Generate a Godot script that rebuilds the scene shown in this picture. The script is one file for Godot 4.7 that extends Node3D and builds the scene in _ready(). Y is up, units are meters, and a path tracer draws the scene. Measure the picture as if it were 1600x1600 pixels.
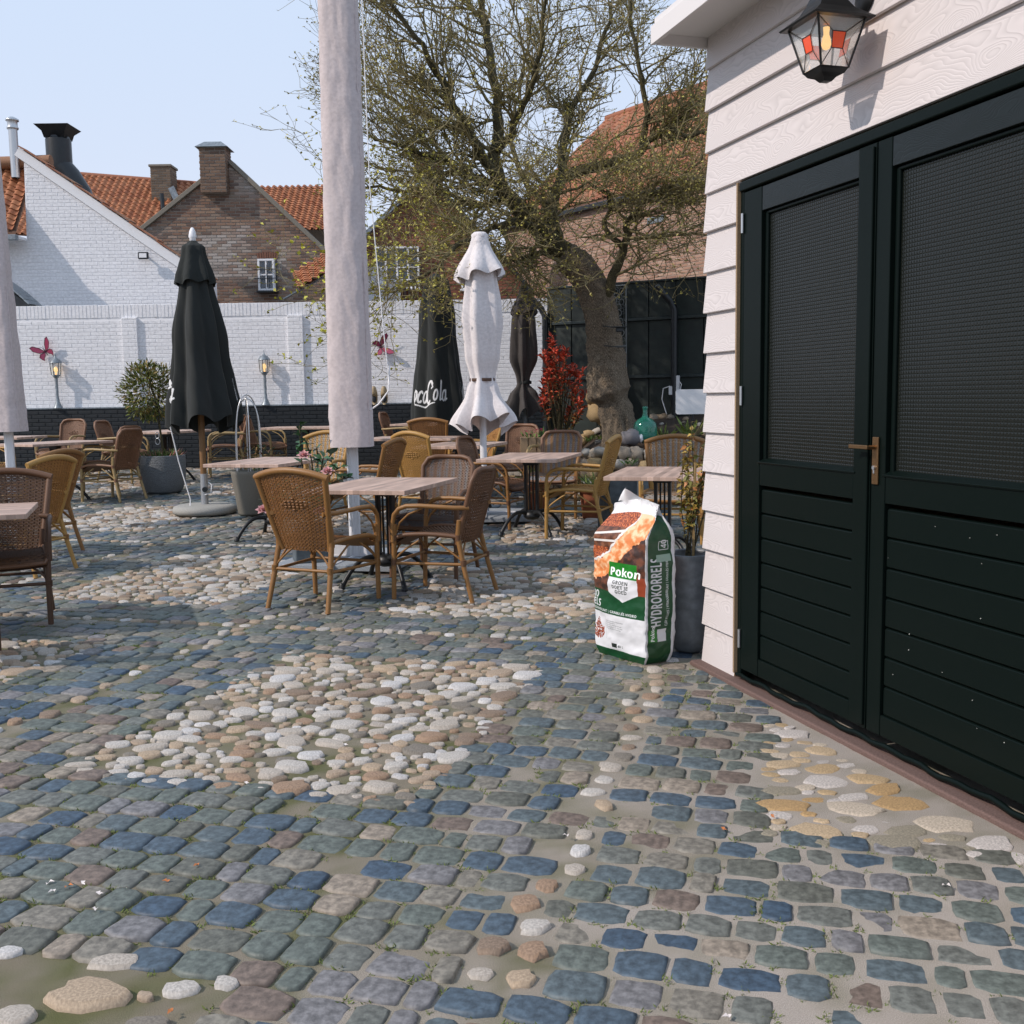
extends Node3D

const E1 := Vector3(0.9659, 0, 0.2588)      # along the sett courses
const E2 := Vector3(0.2588, 0, -0.9659)     # across them, away from the shed doors
const SHED_P := Vector3(1.026, 0, -5.072)
const SHED_A := Vector3(-0.2855, 0, -0.95838)   # along the shed front, away from the doors
const SHED_N := Vector3(-0.95838, 0, 0.2855)    # out of the shed front
var rng := RandomNumberGenerator.new()
var M := {}
var T := {}
var used := {}

class MB:
	var v := PackedVector3Array()
	var n := PackedVector3Array()
	var c := PackedColorArray()
	var t := PackedVector2Array()
	var i := PackedInt32Array()
	var col := Color.WHITE
	var uvs := Vector2.ONE
	var uvo := Vector2.ZERO
	func vert(p: Vector3, nn: Vector3, uv := Vector2.ZERO) -> int:
		v.append(p); n.append(nn); c.append(col); t.append(uv)
		return v.size() - 1
	func tri(a: int, b: int, d: int) -> void:
		if (v[b] - v[a]).cross(v[d] - v[a]).dot(n[a] + n[b] + n[d]) > 0.0:
			i.append(a); i.append(d); i.append(b)
		else:
			i.append(a); i.append(b); i.append(d)
	func quad(a: Vector3, b: Vector3, d: Vector3, e: Vector3, nn: Vector3, ua := Vector2(0, 0), ub := Vector2(1, 0), ud := Vector2(1, 1), ue := Vector2(0, 1)) -> void:
		var k := vert(a, nn, ua); vert(b, nn, ub); vert(d, nn, ud); vert(e, nn, ue)
		tri(k, k + 1, k + 2); tri(k, k + 2, k + 3)
	func poly(p: PackedVector3Array, nn: Vector3) -> void:
		var flat := PackedVector2Array()
		var ax := nn.cross(Vector3.UP if absf(nn.y) < 0.9 else Vector3.RIGHT).normalized()
		var ay := nn.cross(ax)
		var k := v.size()
		for q in p:
			flat.append(Vector2(q.dot(ax), q.dot(ay))); vert(q, nn, Vector2(q.dot(ax), q.dot(ay)))
		var tr := Geometry2D.triangulate_polygon(flat)
		for j in range(0, tr.size(), 3): tri(k + tr[j], k + tr[j + 1], k + tr[j + 2])
	func prism(p: PackedVector3Array, nn: Vector3, depth: float) -> void:   # front polygon pushed back by depth
		poly(p, nn)
		var back := PackedVector3Array()
		for q in p: back.append(q - nn * depth)
		poly(back, -nn)
		var mid := Vector3.ZERO
		for q in p: mid += q / p.size()
		for j in p.size():
			var a := p[j]; var b := p[(j + 1) % p.size()]
			var s := (b - a).cross(nn).normalized()
			if s.dot((a + b) * 0.5 - mid) < 0: s = -s
			quad(a, b, b - nn * depth, a - nn * depth, s)
	func box(o: Vector3, s: Vector3, bs := Basis.IDENTITY, bevel := 0.0) -> void:
		var h := s * 0.5
		var w: float = minf(bevel, minf(h.x, minf(h.y, h.z)) * 0.9)
		var ids := {}
		for sx in [-1, 1]:
			for sy in [-1, 1]:
				for sz in [-1, 1]:
					for ax in 3:
						var q := Vector3(sx * (h.x - (0.0 if ax == 0 else w)), sy * (h.y - (0.0 if ax == 1 else w)), sz * (h.z - (0.0 if ax == 2 else w)))
						var nn := Vector3(sx if ax == 0 else 0, sy if ax == 1 else 0, sz if ax == 2 else 0)
						var uv := Vector2(q.z, q.y) if ax == 0 else (Vector2(q.x, q.z) if ax == 1 else Vector2(q.x, q.y))
						ids[[sx, sy, sz, ax]] = vert(o + bs * q, bs * nn, uv * uvs + uvo)
		for s1 in [-1, 1]:
			_q4(ids[[s1, -1, -1, 0]], ids[[s1, 1, -1, 0]], ids[[s1, 1, 1, 0]], ids[[s1, -1, 1, 0]])
			_q4(ids[[-1, s1, -1, 1]], ids[[1, s1, -1, 1]], ids[[1, s1, 1, 1]], ids[[-1, s1, 1, 1]])
			_q4(ids[[-1, -1, s1, 2]], ids[[1, -1, s1, 2]], ids[[1, 1, s1, 2]], ids[[-1, 1, s1, 2]])
			if w > 0.0:
				for s2 in [-1, 1]:
					_q4(ids[[s1, s2, -1, 0]], ids[[s1, s2, 1, 0]], ids[[s1, s2, 1, 1]], ids[[s1, s2, -1, 1]])
					_q4(ids[[s1, -1, s2, 0]], ids[[s1, 1, s2, 0]], ids[[s1, 1, s2, 2]], ids[[s1, -1, s2, 2]])
					_q4(ids[[-1, s1, s2, 1]], ids[[1, s1, s2, 1]], ids[[1, s1, s2, 2]], ids[[-1, s1, s2, 2]])
					for s3 in [-1, 1]: tri(ids[[s1, s2, s3, 0]], ids[[s1, s2, s3, 1]], ids[[s1, s2, s3, 2]])
	func _q4(a: int, b: int, d: int, e: int) -> void:
		tri(a, b, d); tri(a, d, e)
	func grid(rows: Array, closed := false, flip := false, us := 1.0, vs := 1.0) -> void:
		var k := v.size()
		var nr := rows.size()
		var nc: int = rows[0].size()
		for r in nr:
			for q in nc:
				var l: Vector3 = rows[r][(q + nc - 1) % nc] if closed or q > 0 else rows[r][q]
				var g: Vector3 = rows[r][(q + 1) % nc] if closed or q < nc - 1 else rows[r][q]
				var d: Vector3 = rows[maxi(r - 1, 0)][q]
				var e: Vector3 = rows[mini(r + 1, nr - 1)][q]
				var nn := (g - l).cross(e - d)
				if nn.length_squared() < 1e-18: nn = Vector3.UP
				nn = nn.normalized()
				vert(rows[r][q], -nn if flip else nn, Vector2(us * q / float(nc - (0 if closed else 1)), vs * r / float(nr - 1)))
		for r in nr - 1:
			for q in (nc if closed else nc - 1):
				var a := k + r * nc + q
				var b := k + r * nc + (q + 1) % nc
				_q4(a, b, b + nc, a + nc)
	func tube(path: Array, rad, sides := 8, caps := true) -> void:
		var m := path.size()
		var k := v.size()
		var up := Vector3.UP
		var dir: Vector3 = (path[1] - path[0]).normalized()
		if absf(dir.y) > 0.9: up = Vector3.RIGHT
		var x := dir.cross(up).normalized()
		for j in m:
			var d: Vector3 = (path[mini(j + 1, m - 1)] - path[maxi(j - 1, 0)]).normalized()
			x = (x - d * x.dot(d)).normalized()
			var y := d.cross(x)
			var r: float = rad[j] if rad is Array or rad is PackedFloat32Array else rad
			for s in sides:
				var a := TAU * s / sides
				var nn := x * cos(a) + y * sin(a)
				vert(path[j] + nn * r, nn, Vector2(float(s) / sides, float(j) / m))
		for j in m - 1:
			for s in sides:
				var a := k + j * sides + s
				var b := k + j * sides + (s + 1) % sides
				_q4(a, b, b + sides, a + sides)
		if caps:
			for e in [0, m - 1]:
				var d: Vector3 = (path[0] - path[1]).normalized() if e == 0 else (path[m - 1] - path[m - 2]).normalized()
				var r: float = rad[e] if rad is Array or rad is PackedFloat32Array else rad
				var o := vert(path[e] + d * r * 0.25, d)
				var f := v.size()
				for s in sides: vert(v[k + e * sides + s], d)
				for s in sides: tri(o, f + s, f + (s + 1) % sides)
	func lathe(prof: Array, sides := 24, xf := Transform3D.IDENTITY, wob := 0.0) -> void:   # prof: Vector2(radius, height), from the bottom up
		var k := v.size()
		var m := prof.size()
		for j in m:
			var p0: Vector2 = prof[maxi(j - 1, 0)]
			var p1: Vector2 = prof[mini(j + 1, m - 1)]
			var tg := (p1 - p0)
			for s in sides:
				var a := TAU * s / sides
				var nn := Vector3(cos(a) * tg.y, -tg.x, sin(a) * tg.y).normalized()
				var r: float = prof[j].x * (1.0 + wob * sin(a * 3.0 + j))
				vert(xf * Vector3(r * cos(a), prof[j].y, r * sin(a)), (xf.basis * nn).normalized(), Vector2(float(s) / sides, float(j) / (m - 1)))
		for j in m - 1:
			for s in sides:
				var a := k + j * sides + s
				var b := k + j * sides + (s + 1) % sides
				_q4(a, b, b + sides, a + sides)
	func sphere(o: Vector3, r: Vector3, nu := 10, nv := 6, bs := Basis.IDENTITY, lump := 0.0, sd := 0.0) -> void:
		var k := v.size()
		for j in nv + 1:
			var ph := PI * j / nv
			for s in nu:
				var a := TAU * s / nu
				var d := Vector3(sin(ph) * cos(a), cos(ph), sin(ph) * sin(a))
				var q := 1.0 + lump * (sin(d.x * 5.1 + sd) * cos(d.z * 4.3 + sd * 1.7) + 0.6 * sin(d.y * 6.7 - sd * 2.3 + d.x * 3.0))
				vert(o + bs * (d * r * q), (bs * (d / r)).normalized())
		for j in nv:
			for s in nu:
				var a := k + j * nu + s
				var b := k + j * nu + (s + 1) % nu
				_q4(a, b, b + nu, a + nu)
	func leaf(o: Vector3, dir: Vector3, up: Vector3, l: float, w: float, fold := 0.25) -> void:   # 4 triangles, folded along the midrib
		var sd := dir.cross(up).normalized()
		var nn := sd.cross(dir).normalized()
		if nn.y < 0: nn = -nn
		var k := vert(o, nn); vert(o + dir * l * 0.5 + nn * l * 0.06, nn); vert(o + dir * l - nn * l * 0.1, nn)
		vert(o + dir * l * 0.45 + sd * w * 0.5 + nn * w * fold, (nn - sd * fold).normalized())
		vert(o + dir * l * 0.45 - sd * w * 0.5 + nn * w * fold, (nn + sd * fold).normalized())
		tri(k, k + 3, k + 1); tri(k + 3, k + 2, k + 1); tri(k, k + 1, k + 4); tri(k + 1, k + 2, k + 4)
	func outward() -> MB:      # one sign for the whole sheet: away from its upright axis
		var mid := Vector3.ZERO
		for q in v: mid += q / v.size()
		var s := 0.0
		for k in v.size(): s += n[k].dot(Vector3(v[k].x - mid.x, 0, v[k].z - mid.z).normalized())
		if s < 0:
			for k in n.size(): n[k] = -n[k]
			for k in range(0, i.size(), 3):
				var h := i[k]
				i[k] = i[k + 1]; i[k + 1] = h
		return self
	func mesh() -> ArrayMesh:
		var a := []
		a.resize(Mesh.ARRAY_MAX)
		a[Mesh.ARRAY_VERTEX] = v; a[Mesh.ARRAY_NORMAL] = n; a[Mesh.ARRAY_COLOR] = c; a[Mesh.ARRAY_TEX_UV] = t; a[Mesh.ARRAY_INDEX] = i
		var m := ArrayMesh.new()
		m.add_surface_from_arrays(Mesh.PRIMITIVE_TRIANGLES, a)
		return m

# ---------- naming and tagging
func numbered(parent: Node, called: String) -> String:
	var k := "%d/%s" % [parent.get_instance_id(), called]
	used[k] = used.get(k, -1) + 1
	return called if used[k] == 0 else "%s_%03d" % [called, used[k]]
func part(parent: Node, called: String, what, m: Material, at := Transform3D.IDENTITY) -> MeshInstance3D:
	var o := MeshInstance3D.new()
	o.name = numbered(parent, called)
	o.mesh = what.mesh() if what is MB else what
	o.material_override = m
	o.transform = at
	parent.add_child(o, true)
	return o
func tag(o: Node, label: String, category: String, group := "") -> Node:
	o.set_meta("label", label); o.set_meta("category", category)
	if group: o.set_meta("group", group)
	return o
func thing(called: String, label: String, category: String, at := Vector3.ZERO, turn := 0.0, group := "") -> Node3D:
	var o := Node3D.new()
	o.name = numbered(self, called)
	add_child(o, true)
	o.position = at; o.rotation.y = turn
	tag(o, label, category, group)
	return o
func setting(called: String, what, m: Material, parent: Node = self) -> MeshInstance3D:
	var o := part(parent, called, what, m)
	o.set_meta("kind", "structure")
	return o
func stuff(parent: Node, called: String, what, m: Material) -> MeshInstance3D:
	var o := part(parent, called, what, m)
	o.set_meta("kind", "stuff")
	return o
func again(proto: Node3D, at: Vector3, turn: float, label := "", group := "") -> Node3D:
	var c: Node3D = proto.duplicate()
	c.name = numbered(self, String(proto.name).rstrip("0123456789").rstrip("_"))
	add_child(c, true)
	c.position = at; c.rotation.y = turn
	if label: c.set_meta("label", label)
	if group: c.set_meta("group", group)
	return c

# ---------- ground
func gh(p: Vector3) -> float:      # the yard rises gently towards the white wall
	var s := -p.z - 7.0
	return 0.0 if s < 0 else (0.0075 * s * s if s < 2 else 0.03 * (s - 1.0))
func on(x: float, z: float, up := 0.0) -> Vector3:
	return Vector3(x, gh(Vector3(x, 0, z)) + up, z)
func rnd(a: float, b: float) -> float: return rng.randf_range(a, b)
func pick(a: Array): return a[rng.randi() % a.size()]

# ---------- textures and materials
func lin(r: float, g: float, b: float) -> Color: return Color(r, g, b).linear_to_srgb()
func noise_image(freq: float, lo: float, hi: float, oct := 4, kind := FastNoiseLite.TYPE_SIMPLEX_SMOOTH, size := 512, sd := 1, stretch := 1.0, gain := 0.55) -> Image:
	var f := FastNoiseLite.new()
	f.noise_type = kind; f.frequency = freq; f.fractal_octaves = oct; f.seed = sd; f.fractal_gain = gain
	if kind == FastNoiseLite.TYPE_CELLULAR: f.cellular_return_type = FastNoiseLite.RETURN_DISTANCE
	var img := f.get_seamless_image(size, size, false, false, 0.15)
	img.convert(Image.FORMAT_L8)
	var d := img.get_data()
	for k in d.size(): d[k] = int(clampf((lo + (hi - lo) * d[k] / 255.0) * 255.0, 0, 255))
	img = Image.create_from_data(size, size, false, Image.FORMAT_L8, d)
	if stretch != 1.0:
		img.resize(size, int(size / stretch)); 
	return img
func tex(img: Image) -> ImageTexture:
	return ImageTexture.create_from_image(img)
func bump(img: Image, s: float) -> ImageTexture:
	var b: Image = img.duplicate()
	b.convert(Image.FORMAT_RGBA8)
	b.bump_map_to_normal_map(s)
	return ImageTexture.create_from_image(b)
func mat(col: Color, rough := 0.7, albedo = null, normal = null, scale := 1.0, nscale := 1.0, vertex := false, world := true, metal := 0.0) -> StandardMaterial3D:
	var m := StandardMaterial3D.new()
	m.albedo_color = col; m.roughness = rough; m.metallic = metal
	m.vertex_color_use_as_albedo = vertex
	if albedo != null: m.albedo_texture = albedo
	if normal != null:
		m.normal_enabled = true; m.normal_texture = normal; m.normal_scale = nscale
	if albedo != null or normal != null:
		m.uv1_triplanar = true; m.uv1_world_triplanar = world; m.uv1_scale = Vector3.ONE * scale
	m.cull_mode = BaseMaterial3D.CULL_DISABLED
	return m

func make_materials() -> void:
	var grain := noise_image(0.05, 0.62, 1.05, 5, FastNoiseLite.TYPE_SIMPLEX_SMOOTH, 512, 3, 1.0, 0.7)
	var soft := noise_image(0.012, 0.72, 1.05, 4, FastNoiseLite.TYPE_SIMPLEX_SMOOTH, 512, 7)
	var speck := noise_image(0.16, 0.45, 1.1, 3, FastNoiseLite.TYPE_SIMPLEX, 512, 11, 1.0, 0.8)
	var cell := noise_image(0.05, 0.0, 1.6, 2, FastNoiseLite.TYPE_CELLULAR, 512, 5)
	T.grain = tex(grain); T.soft = tex(soft); T.speck = tex(speck)
	T.n_grain = bump(grain, 6.0); T.n_soft = bump(soft, 10.0); T.n_speck = bump(speck, 5.0); T.n_cell = bump(cell, 5.0)
	T.mottle = tex(noise_image(0.022, 0.60, 1.12, 5, FastNoiseLite.TYPE_SIMPLEX_SMOOTH, 512, 23, 1.0, 0.62))
	T.faint = tex(noise_image(0.02, 0.90, 1.03, 4, FastNoiseLite.TYPE_SIMPLEX_SMOOTH, 512, 17))
	make_wood()
	M.joint = mat(Color.WHITE, 0.95, T.speck, T.n_speck, 4.0, 1.2, true)
	M.stone_v = mat(Color.WHITE, 0.60, T.mottle, T.n_grain, 2.6, 0.4, true)
	M.pebble_v = mat(Color.WHITE, 0.75, T.grain, T.n_grain, 4.0, 0.6, true)
	M.setts = []
	for c in SETT: M.setts.append(mat(lin(c[0], c[1], c[2]), 0.58, T.mottle, T.n_grain, 2.6, 0.4))
	M.pebbles = []
	for c in PEBBLE: M.pebbles.append(mat(lin(c[0], c[1], c[2]), 0.78, T.grain, T.n_grain, 4.0, 0.8))
	M.mortar_stones = []
	for c in FLAG: M.mortar_stones.append(mat(lin(c[0], c[1], c[2]), 0.8, T.grain, T.n_grain, 4.0, 0.8))
	M.soil = mat(lin(0.09, 0.06, 0.04), 0.95, T.speck, T.n_speck, 2.0, 1.6)

const SETT := [[0.085, 0.125, 0.165], [0.115, 0.15, 0.165], [0.145, 0.17, 0.15], [0.175, 0.185, 0.165], [0.25, 0.23, 0.19], [0.34, 0.285, 0.225], [0.15, 0.155, 0.13], [0.22, 0.215, 0.22], [0.21, 0.16, 0.13], [0.065, 0.105, 0.155]]
const SETT_W := [0, 0, 1, 1, 1, 2, 2, 2, 2, 3, 3, 3, 4, 4, 5, 6, 6, 7, 7, 8, 9]
const PEBBLE := [[0.62, 0.58, 0.53], [0.56, 0.50, 0.43], [0.48, 0.37, 0.27], [0.40, 0.27, 0.18], [0.30, 0.22, 0.16], [0.26, 0.23, 0.19], [0.52, 0.40, 0.28], [0.68, 0.66, 0.64]]
const PEBBLE_W := [0, 0, 0, 1, 1, 1, 2, 2, 3, 4, 5, 6, 6, 7]
const FLAG := [[0.62, 0.47, 0.30], [0.55, 0.36, 0.17], [0.66, 0.56, 0.44], [0.68, 0.62, 0.57], [0.36, 0.32, 0.24], [0.58, 0.42, 0.24]]

func make_wood() -> void:      # flat-sawn boards: nested rings round a few knots, as colour and as relief
	var w := 1024
	var h := 256
	var f := FastNoiseLite.new()
	f.seed = 21; f.frequency = 0.006; f.fractal_octaves = 3
	var d := PackedByteArray()
	d.resize(w * h)
	var knots := [Vector2(160, 90), Vector2(430, 180), Vector2(560, 60), Vector2(830, 150), Vector2(960, 50)]
	for y in h:
		for x in w:
			var q := y * 0.105 + 5.0 * f.get_noise_2d(x * 0.35, y * 1.2)
			for k in knots:
				var dx: float = minf(absf(x - k.x), w - absf(x - k.x)) * 0.42
				var dy: float = y - k.y
				q += 7.0 * exp(-(dx * dx + dy * dy) / 900.0) + 4.0 * exp(-(dx * dx * 0.3 + dy * dy) / 2600.0)
			var s := fposmod(q, 1.0)
			d[y * w + x] = int(255.0 * (0.80 + 0.20 * pow(s, 0.6) - 0.12 * smoothstep(0.86, 1.0, s)))
	var img := Image.create_from_data(w, h, false, Image.FORMAT_L8, d)
	T.wood = tex(img); T.n_wood = bump(img, 7.0)
	var wash := img.duplicate()
	var e: PackedByteArray = img.get_data()
	for k in e.size(): e[k] = int(255.0 - (255.0 - e[k]) * 0.42)
	T.wood_pale = tex(Image.create_from_data(w, h, false, Image.FORMAT_L8, e))
	# glued strips for the table tops
	var st := PackedByteArray()
	st.resize(256 * 256 * 3)
	var r2 := RandomNumberGenerator.new()
	r2.seed = 4
	var tone := []
	for k in 16: tone.append([r2.randf_range(0.78, 1.0), r2.randi() % 4, r2.randf_range(0, 256)])
	for y in 256:
		for x in 256:
			var k := int(x / 16.0)
			var gshade: float = tone[k][0] + 0.06 * f.get_noise_2d(x * 9.0, y * 1.3 + tone[k][2] * 9.0)
			if int(y + tone[k][2]) % 128 < 64: gshade -= 0.06
			if x % 16 == 0: gshade -= 0.07
			for ch in 3: st[(y * 256 + x) * 3 + ch] = int(clampf(gshade * [1.0, 0.985, 0.97][ch], 0, 1) * 255)
	var gd := PackedByteArray()
	gd.resize(64 * 64)
	for y in 64:
		for x in 64:
			gd[y * 64 + x] = int(255.0 * clampf(1.6 * minf(minf(x + 0.5, 63.5 - x), minf(y + 0.5, 63.5 - y)) / 32.0, 0, 1) ** 0.6)
	T.n_grid = bump(Image.create_from_data(64, 64, false, Image.FORMAT_L8, gd), 9.0)
	T.strips = tex(Image.create_from_data(256, 256, false, Image.FORMAT_RGB8, st))

func _ready() -> void:
	rng.seed = 12345
	# camera
	var cam := Camera3D.new()
	cam.name = "camera"
	var pitch := 0.10747
	var roll := 0.015
	var fw := Vector3(0, -sin(pitch), -cos(pitch))
	var up0 := Vector3.RIGHT.cross(fw)
	var rt := Vector3.RIGHT * cos(roll) - up0 * sin(roll)
	var up := Vector3.RIGHT * sin(roll) + up0 * cos(roll)
	cam.transform = Transform3D(Basis(rt, up, -fw), Vector3(0, 1.35, 0))
	cam.fov = 51.74
	cam.near = 0.05
	cam.far = 400.0
	add_child(cam)
	cam.current = true
	# sky
	var we := WorldEnvironment.new()
	we.name = "world_environment"
	var env := Environment.new()
	env.background_mode = Environment.BG_SKY
	var sm := ProceduralSkyMaterial.new()
	sm.sky_top_color = Color(0.71, 0.785, 0.885)
	sm.sky_horizon_color = Color(0.805, 0.818, 0.868)
	sm.sky_curve = 0.17
	sm.ground_bottom_color = Color(0.45, 0.43, 0.41)
	sm.ground_horizon_color = Color(0.75, 0.75, 0.78)
	var sky := Sky.new()
	sky.sky_material = sm
	env.sky = sky
	env.background_energy_multiplier = 1.0
	env.tonemap_mode = Environment.TONE_MAPPER_LINEAR
	env.tonemap_exposure = 1.3
	env.sdfgi_enabled = true; env.ssao_enabled = true; env.ssil_enabled = true
	we.environment = env
	add_child(we)
	# sun: nearly square on to the shed front, 39 degrees up
	var sun := DirectionalLight3D.new()
	sun.name = "sun"
	sun.light_energy = 0.85
	sun.light_color = Color(1.0, 0.95, 0.91)
	sun.light_angular_distance = 0.9
	sun.shadow_enabled = true
	var to_sun := SHED_N.rotated(Vector3.UP, deg_to_rad(5)) * cos(deg_to_rad(39)) + Vector3.UP * sin(deg_to_rad(39))
	add_child(sun)
	sun.look_at_from_position(to_sun * 30.0, Vector3.ZERO, Vector3.UP)
	make_materials()
	build()

# ---------- paving
func to_screen(p: Vector3) -> Vector3:   # x, y in a 1600 px frame, z = distance; only used to see which pieces are in view
	var q := (get_node("camera") as Camera3D).transform.affine_inverse() * p
	if q.z > -0.3: return Vector3(-9999, -9999, 0.1)
	return Vector3(800 - 1650 * q.x / q.z, 800 + 1650 * q.y / q.z, -q.z)
func in_view(p: Vector3, mx := 260.0) -> bool:
	var s := to_screen(p)
	return s.x > -mx and s.x < 1600 + mx and s.y < 1600 + mx and s.y > 0
func sett_mesh(sd: int, pts := 14, sq := 9.0, jit := 0.03) -> Array:   # rings of a worn block: unit wide and long, top near y = 0
	var r := RandomNumberGenerator.new()
	r.seed = sd
	var ring := []
	for k in pts:
		var a := TAU * (k + r.randf_range(-0.2, 0.2)) / pts + PI / 12
		var cc := cos(a); var ss := sin(a)
		var q := 0.5 / pow(pow(absf(cc), sq) + pow(absf(ss), sq), 1.0 / sq) * (1.0 + r.randf_range(-jit * 1.6, jit))
		ring.append(Vector2(cc * q, ss * q))
	return [ring, r.randf_range(-0.003, 0.004), r.randf_range(-0.02, 0.02), r.randf_range(-0.02, 0.02)]
func add_block(mb: MB, shape: Array, xf: Transform3D, dome: float, deep: float) -> void:
	var ring: Array = shape[0]
	var m := ring.size()
	var it := xf.basis.inverse().transposed()
	var k := mb.vert(xf * Vector3(0, dome, 0), xf.basis.y.normalized())
	for lay in [[0.84, dome * 0.7, 0.12], [0.965, dome * 0.1 - 0.002, 0.7], [1.0, -deep, 1.6]]:
		for p in ring:
			var q: Vector2 = p * lay[0]
			var hh: float = lay[1] + (shape[2] * p.x + shape[3] * p.y) * 0.25
			var nn := it * Vector3(p.x * lay[2] * 0.26, 1.2 - lay[2] * 0.7, p.y * lay[2] * 0.26)
			mb.vert(xf * Vector3(q.x, hh, q.y), nn.normalized())
	for s in m:
		var e := (s + 1) % m
		mb.tri(k, k + 1 + s, k + 1 + e)
		for l in 2: mb._q4(k + 1 + l * m + s, k + 1 + l * m + e, k + 1 + (l + 1) * m + e, k + 1 + (l + 1) * m + s)

func ab(a: float, b: float) -> Vector3:
	var p := E1 * a + E2 * b
	p.y = gh(p)
	return p
func off_shed(p: Vector3) -> float: return (p - SHED_P).dot(SHED_N)
func clear_of_shed(p: Vector3) -> bool:
	return off_shed(p) > 0.07 or (p - SHED_P).dot(SHED_A) > 0.30
func sandy(p: Vector3) -> float:    # pale sand and mortar near the shed doors, moss towards the tables
	return clampf(0.55 + (p.x - 0.15) * 0.55 + (p.z + 3.4) * 0.12, 0, 1)

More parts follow.
